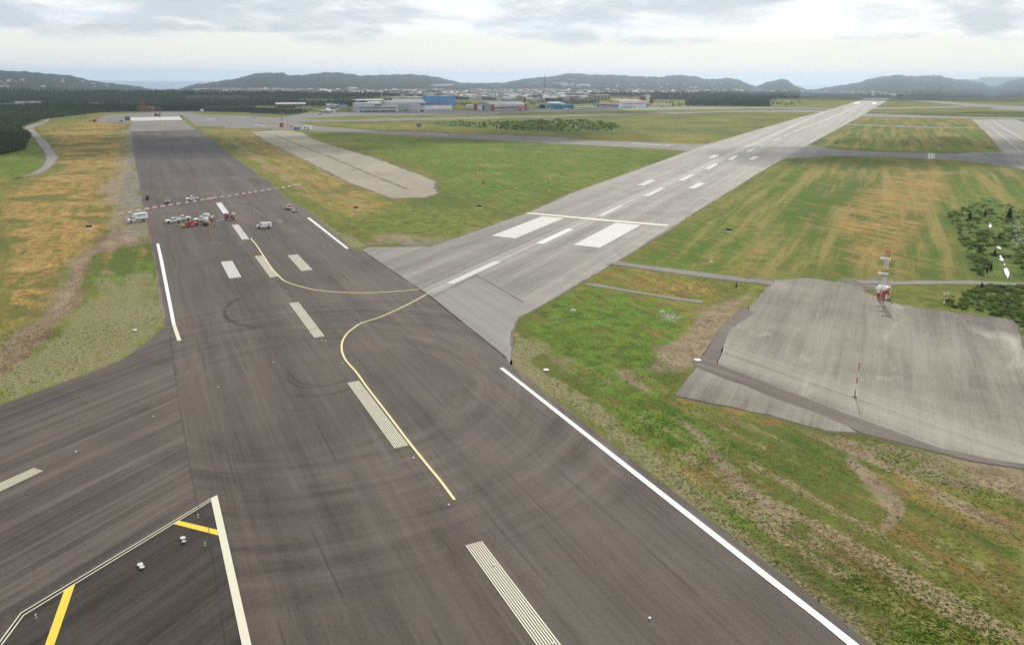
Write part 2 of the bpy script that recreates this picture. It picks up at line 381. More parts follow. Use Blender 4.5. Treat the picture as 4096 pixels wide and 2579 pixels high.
# what grows or lies where: (channel, amount, feather, polygon)   channels: dry, lush, dirt, straw, mow, wood
PATCH = [
 ('rut', 1.0, 30, ZD([(1440,900),(1600,960),(1960,1030),(2408,1130),(2408,1516),(2240,1516),(1960,1400),(1700,1180),(1500,1000)])),
 ('rut', .6, 20, ZD([(1280,830),(1440,860),(1600,960),(1500,980),(1330,890)])),
 ('rut', .55, 16, ZD([(460,300),(590,300),(830,430),(900,470),(830,510),(740,490),(620,400)])),
 ('band', .9, 30, ZD([(100,300),(240,268),(300,268),(310,420),(255,560),(160,620),(80,760),(0,800),(0,455)])),
 ('bare', .9, 16, ZD([(0,800),(0,870),(110,800),(190,690),(225,600),(330,570),(345,500),(330,440),(300,450),(300,520),(240,550),(170,620),(140,690),(80,750)])),
 ('straw', .55, 20, ZB([(860,60),(1130,40),(1480,120),(1500,300),(1200,330),(900,320),(700,400)])),
 ('dry', .85, 40, ZD([(100,300),(240,268),(300,268),(305,330),(310,420),(300,480),(250,560),(250,600),(160,620),(150,700),(80,760),(0,800),(0,455),(70,420),(140,390)])),
 ('lush', .6, 25, ZD([(175,310),(240,300),(300,300),(312,380),(250,382),(180,370),(160,345)])),
 ('lush', .5, 20, ZD([(0,560),(120,545),(260,560),(330,575),(330,600),(200,595),(0,590)])),
 ('lush', .55, 16, ZD([(130,520),(200,455),(300,380),(310,400),(240,470),(170,540)])),
 ('lush', .75, 25, ZD([(0,350),(60,300),(100,360),(110,395),(60,415),(0,430)])),
 ('lush', .7, 20, ZD([(0,430),(75,430),(60,470),(0,500)])),
 ('dirt', .95, 26, ZD([(300,300),(322,300),(330,400),(345,470),(352,560),(270,575),(215,600),(205,650),(160,730),(60,800),(0,850),(0,792),(90,740),(150,680),(175,610),(255,560),(262,480),(230,440),(270,400),(290,340)])),
 ('grey', .6, 24, ZD([(290,400),(336,400),(350,470),(355,545),(330,560),(290,555),(280,480)])),
 ('grey', .6, 10, ZD([(296,290),(316,290),(328,400),(300,400)])),
 ('dirt', .8, 22, ZB([(620,0),(760,0),(680,200),(560,460),(330,640),(0,900),(0,700),(200,620),(430,470),(520,260)])),
 ('dirt', .5, 15, ZB([(700,330),(860,330),(640,540),(560,590),(520,560)])),
 ('straw', .85, 22, ZB([(900,300),(1300,250),(1480,300),(1560,600),(1330,800),(1100,960),(400,1230),(0,1390),(0,960),(300,900),(560,700),(600,560),(750,420)])),
 ('lush', .95, 10, ZB([(680,180),(830,140),(1020,110),(1100,90),(1200,170),(1330,240),(1200,240),(900,225),(750,220)])),
 ('lush', .7, 12, ZB([(1100,0),(1470,0),(1480,150),(1300,120),(1150,60)])),
 ('lush', .6, 12, ZB([(620,260),(850,240),(760,330),(640,470),(600,480)])),
 ('lush', .5, 10, ZB([(60,860),(220,830),(180,870),(90,890)])), ('lush', .8, 7, ZB([(290,820),(390,810),(400,835),(310,845)])),
 ('lush', .5, 14, ZB([(860,840),(1100,780),(1180,740),(1060,870),(900,880)])), ('lush', .6, 14, ZB([(60,1110),(240,980),(330,990),(120,1180)])),
 ('lush', .9, 8, ZB([(940,960),(1110,900),(1150,925),(1000,990)])),
 ('dry', .55, 20, ZD([(460,298),(590,300),(900,465),(930,480),(830,510),(740,480),(620,400)])),
 ('dirt', .5, 10, ZD([(520,322),(540,322),(700,430),(730,470),(700,450)])),
 ('lush', .85, 36, ZD([(760,312),(1010,320),(1300,335),(1560,350),(1600,365),(1440,420),(1200,490),(1040,450),(1020,400),(900,360)])),
 ('lush', .55, 26, ZD([(740,480),(980,470),(1200,480),(1240,490),(1080,550),(900,560),(830,540)])),
 ('dry', .45, 16, ZD([(740,440),(900,470),(960,500),(840,520),(760,480)])),
 ('dry', .5, 20, ZD([(760,300),(1560,338),(1640,345),(1620,335),(1100,310),(760,296)])),
 ('dirt', .75, 14, ZD([(840,580),(900,545),(1060,560),(1150,530),(1240,500),(1400,440),(1500,400),(1610,365),(1650,350),(1480,425),(1330,470),(1240,510),(1050,570),(1000,580)])),
 ('straw', .8, 12, ZD([(720,505),(740,505),(800,545),(860,575),(850,584),(815,580)])),
 ('grey', .6, 12, ZD([(880,578),(900,566),(1100,560),(1240,504),(1252,502),(1100,562),(1000,580)])),
 ('dry', .5, 22, ZD([(740,290),(1000,285),(1010,300),(1460,312),(1700,320),(1640,338),(1250,325),(900,306)])),
 ('dry', .25, 30, ZD([(1460,270),(1900,265),(1850,290),(1700,320),(1480,300)])),
 ('lush', .4, 30, ZD([(1480,290),(1750,290),(1700,325),(1560,325),(1450,310)])),
 ('lush', .6, 8, ZD([(860,293),(920,290),(1000,306),(900,308)])),
 ('lush', .30, 40, ZD([(1560,560),(1700,480),(1880,375),(2408,390),(2408,520),(2260,520),(2280,655),(2100,650),(1800,650),(1500,610)])),
 ('mow', .9, 40, ZD([(1560,560),(1700,480),(1880,375),(2408,390),(2408,520),(2260,520),(2280,655),(2100,650),(1800,650),(1500,610)])),
 ('lush', .55, 45, ZD([(1500,600),(1560,560),(1850,380),(1980,380),(1900,480),(1830,600),(1780,640)])),
 ('lush', .5, 30, ZD([(2120,540),(2260,560),(2270,650),(2130,650)])), ('lush', .7, 20, ZD([(2220,460),(2408,440),(2408,500),(2260,500)])),
 ('dry', .6, 35, ZD([(1950,500),(2100,380),(2240,400),(2240,470),(2090,640),(1990,620)])),
 ('mow', .9, 15, ZD([(1920,340),(2010,272),(2290,280),(2350,355),(2000,352)])),
 ('dry', .4, 12, ZD([(2000,275),(2290,280),(2310,296),(1990,294)])), ('lush', .3, 15, ZD([(1910,340),(2000,300),(2300,300),(2340,355),(2000,355)])),
 ('lush', .35, 16, ZD([(2080,250),(2408,255),(2408,268),(2060,264)])),
 ('dry', .45, 18, ZD([(1400,640),(1470,620),(1760,670),(1640,700),(1380,668)])),
 ('lush', .95, 26, ZD([(1230,760),(1330,690),(1400,670),(1600,710),(1610,760),(1600,790),(1540,860),(1560,940),(1480,960),(1330,870),(1260,820)])),
 ('lush', .75, 26, ZD([(1330,870),(1480,930),(1590,950),(1700,1010),(1640,1080),(1700,1180),(1900,1330),(1860,1340),(1700,1220),(1560,1090),(1420,960)])),
 ('dry', .35, 26, ZD([(1560,990),(1700,1010),(1960,1040),(1980,1120),(1900,1140),(1760,1060)])),
 ('dirt', .85, 14, ZD([(1530,870),(1545,820),(1620,780),(1650,730),(1780,680),(1745,720),(1700,790),(1650,850),(1640,860),(1590,880),(1500,870)])),
 ('straw', .6, 14, ZD([(1540,830),(1620,785),(1670,770),(1640,850),(1580,870)])),
 ('straw', .8, 13, ZD([(1200,765),(1215,790),(1280,810),(1290,830),(1215,850),(1200,850)])),
 ('straw', .95, 20, ZD([(1200,850),(1260,870),(1400,950),(1560,1090),(1740,1240),(1960,1420),(2080,1516),(2060,1560),(1700,1260),(1400,1000),(1200,862)])),
 ('straw', .55, 18, ZD([(1780,1250),(1960,1400),(2180,1516),(2060,1560),(1760,1280)])),
 ('straw', .5, 16, ZD([(1960,1020),(2050,1030),(2408,1100),(2408,1175),(2200,1130),(2000,1070)])),
 ('dirt', .5, 16, ZD([(1960,1020),(2050,1030),(2408,1100),(2408,1175),(2200,1130),(2000,1070)])),
 ('dirt', .75, 9, ZD([(1600,985),(1640,1000),(1720,1090),(1810,1190),(1900,1290),(1960,1330),(1940,1335),(1830,1240),(1700,1120),(1620,1010)])),
 ('dirt', .70, 9, ZD([(2000,1060),(2040,1100),(2120,1170),(2130,1200),(2080,1260),(2060,1260),(2090,1200),(2030,1140),(1990,1080)])),
 ('dirt', .65, 7, ZD([(1440,870),(1475,870),(1540,925),(1520,925),(1470,900),(1420,900),(1395,895),(1455,893)])),
 ('dirt', .6, 8, ZD([(1740,1155),(1800,1200),(1870,1260),(1850,1262),(1770,1200)])), ('dirt', .6, 8, ZD([(1880,1290),(1950,1330),(1990,1380),(1960,1370),(1890,1310)])),
 ('dirt', .6, 6, ZD([(1290,845),(1350,838),(1430,850),(1420,856),(1350,846),(1300,852)])), ('dirt', .6, 7, ZD([(1720,980),(1800,1010),(1900,1060),(1880,1062),(1760,1010)])),
 ('dirt', .6, 8, ZD([(2200,1160),(2330,1210),(2408,1250),(2408,1262),(2300,1220),(2200,1172)])), ('dirt', .5, 8, ZD([(2200,1420),(2290,1480),(2250,1470)])),
 ('rust', .7, 40, ZD([(1900,1230),(2408,1180),(2408,1516),(2200,1516),(2000,1400)])), ('rust', .5, 18, ZD([(1640,1130),(1800,1190),(1880,1260),(1760,1220)])),
 ('lush', .45, 26, ZD([(1560,1090),(1700,1180),(1900,1330),(2100,1440),(2230,1516),(2140,1516),(1900,1370),(1700,1230)])),
 ('rust', .5, 20, ZD([(2100,420),(2250,400),(2260,440),(2120,470)])), ('rust', .35, 20, ZD([(1400,640),(1480,625),(1650,660),(1600,690),(1420,668)])),
 ('scrub', .9, 18, ZD([(2230,500),(2330,470),(2408,500),(2408,790),(2380,750),(2300,735),(2290,700),(2408,670),(2408,660),(2290,650),(2270,580)])),
 ('lush', .6, 14, ZD([(2180,700),(2300,700),(2408,680),(2408,760),(2290,735),(2200,720)])),
 ('grey', .7, 10, ZD([(1960,655),(2060,655),(2110,662),(2060,680),(1990,680)])),
 ('grey', .4, 8, ZD([(1760,645),(1850,655),(1960,658),(1800,668)])),
 ('scrub', .9, 7, Z3([(0,570),(640,560),(900,590),(960,620),(860,660),(560,655),(260,650),(0,640)])), ('scrub', .9, 7, Z2([(1440,580),(1640,570),(2050,580),(2408,565),(2408,650),(2280,650),(2100,640),(1760,625),(1480,595)])),
 ('wood', 1.0, 5, ZA([(0,520),(245,460),(250,400),(295,345),(210,300),(195,260),(400,185),(560,165),(950,120),(1290,110),(1880,108),(2408,118),(2408,-20),(2408,-60),(1300,-90),(0,-80),(-900,-90),(-900,900),(-300,640)])),
 ('wood', 1.0, 4, Z1([(1300,400),(2200,400),(2408,420),(2408,455),(2200,450),(1860,452),(1660,452),(1300,470)])),
 ('wood', .8, 4, Z1([(1300,470),(1900,470),(2190,475),(2408,490),(2408,510),(2000,505),(1600,495),(1300,492)])),
 ('wood', .9, 4, Z2([(0,470),(400,485),(480,500),(320,520),(0,510)])), ('wood', .9, 3, Z2([(0,400),(330,400),(800,400),(1000,430),(1000,455),(500,450),(0,450)])), ('wood', .9, 3, Z2([(0,335),(660,345),(1000,372),(1100,385),(880,395),(0,395)])),
 ('wood', 1.0, 4, Z3([(1180,360),(2408,330),(2408,390),(2170,395),(2160,455),(1560,450),(1480,440),(1500,405),(1240,395)])),
 ('wood', 1.0, 3, Z4([(600,345),(1340,345),(1500,330),(2600,320),(2600,385),(1720,388),(1340,382),(700,375)])), ('wood', 1.0, 4, Z4([(-300,330),(600,330),(560,375),(350,400),(370,455),(-300,450)])),
 ('wood', .8, 2, Z3([(300,395),(820,400),(830,430),(480,440),(300,415)])),
 ('lush', 1.0, 3, Z1([(1550,375),(2060,382),(2070,400),(1700,398),(1540,385)])), ('lush', .9, 3, Z1([(950,362),(1380,375),(1380,384),(950,376)])), ('lush', .8, 3, Z1([(1860,452),(2210,455),(2400,460),(2200,472),(1900,468)])),
]
CH = ['dry','lush','dirt','straw','grey','mow','wood','scrub','rust','rut','band','bare']

def build_ground():
    az = np.radians(np.arange(-58, 58.01, .2))
    r1 = np.exp(np.arange(math.log(25), math.log(R0), .011)); r2 = R0*np.exp(np.arange(0, math.log(24000/R0)+.012, .012))
    rs = np.concatenate([r1, r2]); nr, na = len(rs), len(az)
    RR, AA = np.meshgrid(rs, az, indexing='ij')
    X, Y = RR*np.sin(AA), RR*np.cos(AA); Zt = terrain_z(RR, AA)
    Zt[-1,:] = -170
    px, py = project(X, Y, Zt)
    jx = wob(X, Y, 14, 1.0); wx = px+jx*np.clip(1600/RR, 1, 14)*1.2; wy = py+wob(X, Y, 11, 5.0)*np.clip(700/RR, .6, 7)*1.0
    ch = {c: np.zeros(RR.shape) for c in CH}
    ch['dry'] += .20; ch['dirt'] += .06
    for c, amt, fe, poly in PATCH:
        P = np.array(poly); x0, y0 = P.min(0)-2*fe-30; x1, y1 = P.max(0)+2*fe+30
        m = (wx > x0) & (wx < x1) & (wy > y0) & (wy < y1)
        if not m.any(): continue
        sd = poly_sd(wx[m], wy[m], poly); fe_ = fe*(1.7 if c not in ('wood','grey') else 1.0); v = np.clip(sd/(2*fe_)+.5, 0, 1)*amt
        ch[c][m] = np.maximum(ch[c][m], v)
    far = np.clip((RR-2300)/700, 0, 1)
    wd = np.clip(.62+.6*wob(X, Y, 260, 3.0)+np.clip((RR-4200)/900,0,1)*.7, 0, 1)*far; ch['wood'] = np.maximum(ch['wood'], wd)
    ch['wood'] *= 1-np.clip(ch['lush']*far, 0, 1)
    V = np.stack([X, Y, Zt], -1).reshape(-1, 3)
    i = np.arange((nr-1)*(na-1)); a = (i//(na-1))*na+i % (na-1)
    Fc = np.stack([a, a+1, a+na+1, a+na], 1)
    me = bpy.data.meshes.new('ground')
    me.vertices.add(len(V)); me.vertices.foreach_set('co', V.ravel().astype(np.float32))
    me.loops.add(len(Fc)*4); me.loops.foreach_set('vertex_index', Fc[:, ::-1].ravel().astype(np.int32))
    me.polygons.add(len(Fc)); me.polygons.foreach_set('loop_start', np.arange(0, len(Fc)*4, 4, dtype=np.int32))
    me.update(calc_edges=True)
    me.polygons.foreach_set('use_smooth', [True]*len(Fc))
    for k in range(0, 12, 3):
        at = me.attributes.new('cover%d' % (k//3), 'FLOAT_VECTOR', 'POINT')
        at.data.foreach_set('vector', np.stack([ch[CH[k+j]].ravel() for j in range(3)], 1).ravel().astype(np.float32))
    o = bpy.data.objects.new('ground', me); COL.objects.link(o); tag(o, 'airfield grassland rising into far hills', kind='structure')
    m = bpy.data.materials.new('grassland'); m.use_nodes = True; t = NT(m.node_tree)
    b = t.n('ShaderNodeBsdfPrincipled'); out = t.n('ShaderNodeOutputMaterial'); t.l(b.outputs[0], out.inputs[0])
    pos = t.n('ShaderNodeNewGeometry').outputs['Position']
    A = []
    for k in range(4):
        at_ = t.n('ShaderNodeAttribute', attribute_name='cover%d' % k); A += list(t.sep(at_.outputs['Vector']))
    dry, lush, dirt, straw, grey, mow, wood, scrub, rust, rut, band, bare = A
    nA = t.noise(pos, .035, 6, .62, .5); nB = t.noise(pos, .22, 6, .68, .4); nC = t.noise(pos, 1.4, 5, .7); nD = t.noise(pos, .009, 4, .55)
    sG = t.noise(t.map(t.map(pos, (1,1,1), -ANG_G), (.006,.11,1)), 1.0, 4, .6)      # mowing lanes beside the grey runway
    sD = t.noise(t.map(t.map(pos, (1,1,1), -ANG_D), (.035,.22,1)), 1.0, 6, .66, .3)  # ruts beside the dark runway
    brk = t.math('ADD', t.math('MULTIPLY', nA, .45), t.math('ADD', t.math('MULTIPLY', nB, .75), t.math('ADD', t.math('MULTIPLY', sD, .5), t.math('MULTIPLY', nC, .3))))  # about 1.0
    def cover(w, soft=.16, k=1.6):            # weight w against the break-up noise
        e = t.math('ADD', t.math('SUBTRACT', t.math('MULTIPLY', w, k*.68), .5), t.math('MULTIPLY', t.math('SUBTRACT', 1.0, brk), 3.4))
        return t.math('MULTIPLY', t.ss(e, -soft, soft), t.ss(w, .02, .16))
    base = t.mix(t.ss(nB, .35, .62), (.092,.108,.020), (.200,.205,.045))
    base = t.mix(t.ss(nD, .42, .62), base, (.088,.118,.026))
    lushc = t.mix(t.ss(nB, .35, .62), (.044,.100,.012), (.140,.208,.031))
    dryc = t.mix(t.ss(nB, .36, .62), (.220,.138,.042), (.455,.295,.105))
    dirtc = t.mix(t.ss(nB, .35, .65), (.200,.145,.095), (.370,.290,.195))
    barec = t.mix(t.ss(nB, .35, .65), (.130,.080,.052), (.240,.165,.112))
    strawc = t.mix(t.ss(nC, .3, .7), (.165,.160,.070), (.265,.240,.125))
    greyc = t.mix(t.ss(nB, .3, .7), (.150,.140,.115), (.255,.240,.205))
    rustc = t.mix(t.ss(nC, .3, .7), (.120,.085,.022), (.200,.140,.040))
    col = t.mix(cover(lush, .30, 1.5), base, lushc)
    col = t.mix(t.math('MULTIPLY', cover(rust, .35, 1.1), .75), col, rustc)
    mw = t.ss(sG, .47, .62)
    col = t.mix(t.math('MULTIPLY', t.math('MULTIPLY', mow, mw), t.ss(nB, .2, .6, .45, .95)), col, (.270,.225,.072))
    mg = t.ss(sG, .50, .40)
    col = t.mix(t.math('MULTIPLY', t.math('MULTIPLY', mow, mg), .85), col, (.065,.135,.016))
    col = t.mix(cover(dry, .26, 1.35), col, dryc)
    col = t.mix(cover(straw, .22, 1.5), col, strawc)
    col = t.mix(cover(bare, .24, 1.5), col, barec)
    sR = t.noise(t.map(t.map(pos, (1,1,1), -ANG_D-.10), (.012,.16,1)), 1.0, 6, .7, .35)
    sR = t.math('ADD', t.math('MULTIPLY', sR, .7), t.math('MULTIPLY', nB, .3))
    col = t.mix(t.math('MULTIPLY', rut, t.math('MULTIPLY', t.ss(sR, .515, .58), .85)), col, t.mix(t.ss(nC, .3, .7), (.205,.150,.085), (.360,.280,.170)))
    col = t.mix(t.math('MULTIPLY', rut, t.math('MULTIPLY', t.ss(sR, .47, .42), .75)), col, (.045,.105,.014))
    sB = t.math('ADD', t.math('MULTIPLY', t.noise(t.map(pos, (.022,.034,1), .6, (3,3,0)), 1.0, 6, .68, .6), .6), t.math('MULTIPLY', nA, .4))
    col = t.mix(t.math('MULTIPLY', band, t.math('MULTIPLY', t.ss(sB, .505, .455), .9)), col, t.mix(t.ss(nB,.4,.6), (.120,.105,.040), (.085,.125,.022)))
    col = t.mix(t.math('MULTIPLY', cover(dirt, .40, 1.35), .9), col, dirtc)
    col = t.mix(cover(grey, .18, 1.5), col, greyc)
    scr = t.mix(t.ss(nB, .38, .6), (.065,.095,.022), (.135,.180,.042))
    col = t.mix(cover(scrub, .2, 1.7), col, scr)
    wd = t.mix(t.ss(nB, .35, .65), (.010,.017,.012), (.026,.038,.020))
    wd = t.mix(t.math('MULTIPLY', t.ss(nA, .54, .68), .6), wd, (.042,.055,.030))
    col = t.mix(t.ss(wood, .35, .6), col, wd)
    col = t.mul(col, t.mix(nC, (.35,.35,.35), (1.62,1.62,1.62)))
    t.l(col, b.inputs['Base Color']); b.inputs['Roughness'].default_value = .95; b.inputs['Specular IOR Level'].default_value = .1
    bp = t.n('ShaderNodeBump'); bp.inputs['Strength'].default_value = .7; bp.inputs['Distance'].default_value = .35
    t.l(t.math('ADD', nC, t.math('MULTIPLY', nB, 1.2)), bp.inputs['Height']); t.l(bp.outputs[0], b.inputs['Normal'])
    me.materials.append(m)
    return ch
build_ground()

def sea_and_far_hills():
    mb = MB(); a = [R(x) for x in range(-62, 63, 4)]
    vs = [(9000*math.sin(x), 9000*math.cos(x), -140) for x in a]+[(30000*math.sin(x), 30000*math.cos(x), -140) for x in a]
    n = len(a); mb.add(vs, [(i, i+1, i+1+n, i+n) for i in range(n-1)])
    m = bpy.data.materials.new('sea_water'); m.use_nodes = True; t = NT(m.node_tree)
    b = t.n('ShaderNodeBsdfPrincipled'); o = t.n('ShaderNodeOutputMaterial'); t.l(b.outputs[0], o.inputs[0])
    b.inputs['Base Color'].default_value = (.05,.09,.12,1); b.inputs['Roughness'].default_value = .28
    pos = t.n('ShaderNodeNewGeometry').outputs['Position']; bp = t.n('ShaderNodeBump'); bp.inputs['Distance'].default_value = 4; bp.inputs['Strength'].default_value = .5
    t.l(t.noise(pos, .004, 6, .6), bp.inputs['Height']); t.l(bp.outputs[0], b.inputs['Normal'])
    tag(mb.build('sea', m), kind='structure')
    # the far headland at the right edge, 22 km off
    pr = [(3780,330),(3813,318),(3860,317),(3907,319),(3922,311),(3960,309),(4092,308),(4300,306),(4700,312),(5000,330)]
    mb = MB(); D0 = 22000; xs = np.arange(3780, 5001, 8.0); rows = []
    for k, (dr, fr) in enumerate(((-1200,0),(-500,.55),(0,1),(900,.9),(2500,0))):
        row = []
        for x in xs:
            y = np.interp(x, [p[0] for p in pr], [p[1] for p in pr]); d = ray(x, 320); a_ = math.atan2(d.x, d.y)
            s = ray(x, float(y)); z = H+D0*s.z/math.hypot(s.x, s.y)
            zz = -140+(z+140)*fr*(1+.05*math.sin(x*.05+k)*(fr < 1)); r_ = D0+dr
            row.append((r_*math.sin(a_), r_*math.cos(a_), zz))
        rows.append(row)
    n = len(xs)
    mb.add([v for r_ in rows for v in r_], [(k*n+i, k*n+i+1, (k+1)*n+i+1, (k+1)*n+i) for k in range(4) for i in range(n-1)])
    tag(mb.build('hills', mat('headland', (.05,.07,.05), .9, 0, .3, .002, .1), smooth=True), kind='structure')
sea_and_far_hills()

# ------------------------------------------------------------------ sheets: paving and paint
LV = [0.01]; STEP = [.004]
def verge(P, w):
    """a crumbling gravel margin round a paved sheet"""
    Q = []
    for a, b in zip(P, P[1:]+P[:1]):
        n = max(1, int((b-a).length/2.5)); Q += [a+(b-a)*i/n for i in range(n)]
    vs = []; n = len(Q); z = .012; ph = random.random()*9
    for i, p in enumerate(Q):
        d = (Q[(i+1) % n]-Q[i-1]); d = d.normalized() if d.length > 1e-6 else Vector((1,0,0)); nr_ = Vector((-d.y, d.x, 0))
        k = w*(.30+.45*max(0, math.sin(i*.09+ph)+.5*math.sin(i*.23+ph*2))+random.random()*.35); vs += [(p.x+nr_.x*k, p.y+nr_.y*k, z), (p.x-nr_.x*k, p.y-nr_.y*k, z)]
    me = bpy.data.meshes.new('gravel_verge'); me.from_pydata(vs, [], [(2*i, 2*i+1, (2*i+3) % (2*n), (2*i+2) % (2*n)) for i in range(n)]); me.materials.append(verge_m)
    o = bpy.data.objects.new('gravel_verge', me); COL.objects.link(o); tag(o, kind='structure')
verge_m = paving('verge_gravel', (.085,.068,.050), (.235,.200,.150), 0, .3, .3, .3, 0, .5, .92, .15, None, None, .6)
def sheet(name, pts, m, rag=0.0, step=3.0, parent=None, world=False, lift=None, vg=0.0):
    if vg: verge([G(*p) for p in pts], vg)
    P = [Vector((p[0], p[1], 0)) if world else G(*p) for p in pts]
    if rag:
        Q = []
        for a, b in zip(P, P[1:]+P[:1]):
            L = (b-a).length; st = max(step, a.length*.008); n = max(1, int(L/st)); nr_ = Vector((-(b-a).y, (b-a).x, 0)).normalized()
            for i in range(n):
                p = a+(b-a)*i/n
                Q.append(p+nr_*rag*(random.random()-.5)*2*(0 if i == 0 else 1))
        P = Q
    LV[0] += STEP[0] if lift is None else lift; z = LV[0]
    P = [Vector((p.x, p.y, z)) for p in P]
    tri = geometry.tessellate_polygon([P])
    me = bpy.data.meshes.new(name); me.from_pydata(P, [], [tuple(t) for t in tri]); me.materials.append(m)
    bm = bmesh.new(); bm.from_mesh(me)
    for f in bm.faces:
        if f.normal.z < 0: f.normal_flip()
    bm.to_mesh(me); bm.free()
    o = bpy.data.objects.new(name, me); COL.objects.link(o); tag(o, kind='structure'); return o
def ribbon(name, pts, width, m, world=False, rag=0.0, closed=False, lift=None, smooth=0):
    P = [Vector((p[0], p[1], 0)) if world else G(*p) for p in pts]
    if smooth:
        Q = []
        for i in range(len(P)-1):
            p0 = P[max(i-1,0)]; p1 = P[i]; p2 = P[i+1]; p3 = P[min(i+2, len(P)-1)]
            for k in range(smooth):
                s = k/smooth; Q.append(.5*((2*p1)+(p2-p0)*s+(2*p0-5*p1+4*p2-p3)*s*s+(3*p1-p0-3*p2+p3)*s**3))
        P = Q+[P[-1]]
    if rag:
        Q = []
        for a, b in zip(P, P[1:]):
            n = max(1, int((b-a).length/4)); Q += [a+(b-a)*i/n for i in range(n)]
        P = Q+[P[-1]]
    LV[0] += STEP[0] if lift is None else lift; z = LV[0]; vs = []; n = len(P)
    for i, p in enumerate(P):
        d = (P[min(i+1, n-1)]-P[max(i-1, 0)]).normalized(); nr_ = Vector((-d.y, d.x, 0)); w = width/2*(1+rag*(random.random()-.5))
        vs += [(p.x+nr_.x*w, p.y+nr_.y*w, z), (p.x-nr_.x*w, p.y-nr_.y*w, z)]
    me = bpy.data.meshes.new(name); me.from_pydata(vs, [], [(2*i, 2*i+1, 2*i+3, 2*i+2) for i in range(n-1)]); me.materials.append(m)
    bm = bmesh.new(); bm.from_mesh(me)
    for f in bm.faces:
        if f.normal.z < 0: f.normal_flip()
    bm.to_mesh(me); bm.free()
    o = bpy.data.objects.new(name, me); COL.objects.link(o); tag(o, kind='structure'); return o
def bars(name, tl, tr, br, bl, n, m, gap=.42, lift=None):
    """a runway dash made of n long narrow lines between four corners"""
    A, B, C_, D_ = [G(*p) for p in (tl, tr, br, bl)]; LV[0] += STEP[0] if lift is None else lift; z = LV[0]; mb = MB(); u = n-gap
    for i in range(n):
        s0, s1 = i/u, (i+1-gap)/u
        q = [A.lerp(B, s0), A.lerp(B, s1), D_.lerp(C_, s1), D_.lerp(C_, s0)]
        mb.add([(p.x, p.y, z) for p in q], [(0,1,2,3)])
    me_o = mb.build(name, m)
    bm = bmesh.new(); bm.from_mesh(me_o.data)
    for f in bm.faces:
        if f.normal.z < 0: f.normal_flip()
    bm.to_mesh(me_o.data); bm.free()
    return tag(me_o, kind='structure')

# far aprons and taxiways
sheet('apron', Z1([(855,520),(1300,499),(1540,500),(1600,522),(2000,528),(2240,545),(2600,560),(2560,580),(2300,582),(2400,608),(2700,640),(2408,626),(1570,610),(1500,545),(1440,534),(1040,541),(1045,590),(800,578),(780,556)]), asp_old, .8)
sheet('closed_taxiway', Z2([(-200,572),(370,580),(540,612),(1000,648),(1200,655),(1800,678),(2408,698)])+Z3([(800,730),(1450,752),(1662,758),(1900,700),(1900,820),(1560,812),(1520,810),(1200,790),(700,765),(0,728)])+Z2([(1800,715),(1200,684),(520,650),(200,634),(-200,626)]), asp_old, .7, vg=1.6)
sheet('taxiway', Z2([(60,562),(370,553),(800,566),(1070,551),(1600,545),(2408,529)])+Z3([(600,520),(1200,505),(2000,489),(2408,483)])+Z4([(800,488),(800,500),(300,496),(-150,502)])+Z3([(1500,508),(600,532),(0,544)])+Z2([(2000,550),(1500,560),(1000,572),(600,577),(370,580),(60,585)]), asp_old, .5)
sheet('hangar_apron', Z2([(480,498),(800,500),(1200,496),(1640,482),(1850,486),(2408,473)])+Z3([(400,474),(820,468),(1200,456),(1990,460),(2408,465)])+Z4([(600,467),(870,468),(870,476),(300,471),(-200,470)])+Z3([(2000,473),(1200,483),(600,494),(0,507)])+Z2([(2000,515),(1500,522),(900,528),(560,544),(330,556),(200,545),(400,520)]), asp_old, .5)
sheet('taxiway', Z4([(1180,461),(1400,462),(1990,450),(2000,458),(1700,468),(1180,476)]), asp_old, .4)
sheet('taxiway', Z4([(1320,399),(1620,403),(2000,432),(2408,454),(2700,462),(2700,492),(2408,492),(2120,472),(2200,462),(1990,458),(1900,444),(1500,408),(1320,406)]), asp_old, .4)
sheet('taxiway', Z4([(1140,513),(1400,520),(2000,538),(2408,546),(2700,550),(2700,566),(2408,560),(2000,552),(1400,540),(1090,536)]), asp_old, .4)
sheet('service_road', Z4([(975,594),(1300,606),(1700,618),(2062,623),(2066,629),(1600,624),(1200,611),(970,601)]), asp_old, .2)
sheet('taxiway', Z4([(600,760),(680,765),(920,802),(1250,820),(1800,832),(2240,817),(2420,800),(2600,960),(2340,945),(1900,888),(1400,865),(900,852),(480,874),(300,950),(200,900)]), asp_old, .4)
sheet('runway', Z4([(1990,557),(2350,560),(2900,760),(2900,1100),(2408,960),(2340,945),(2230,810),(2130,690),(2060,625)]), asp_grey, .4)
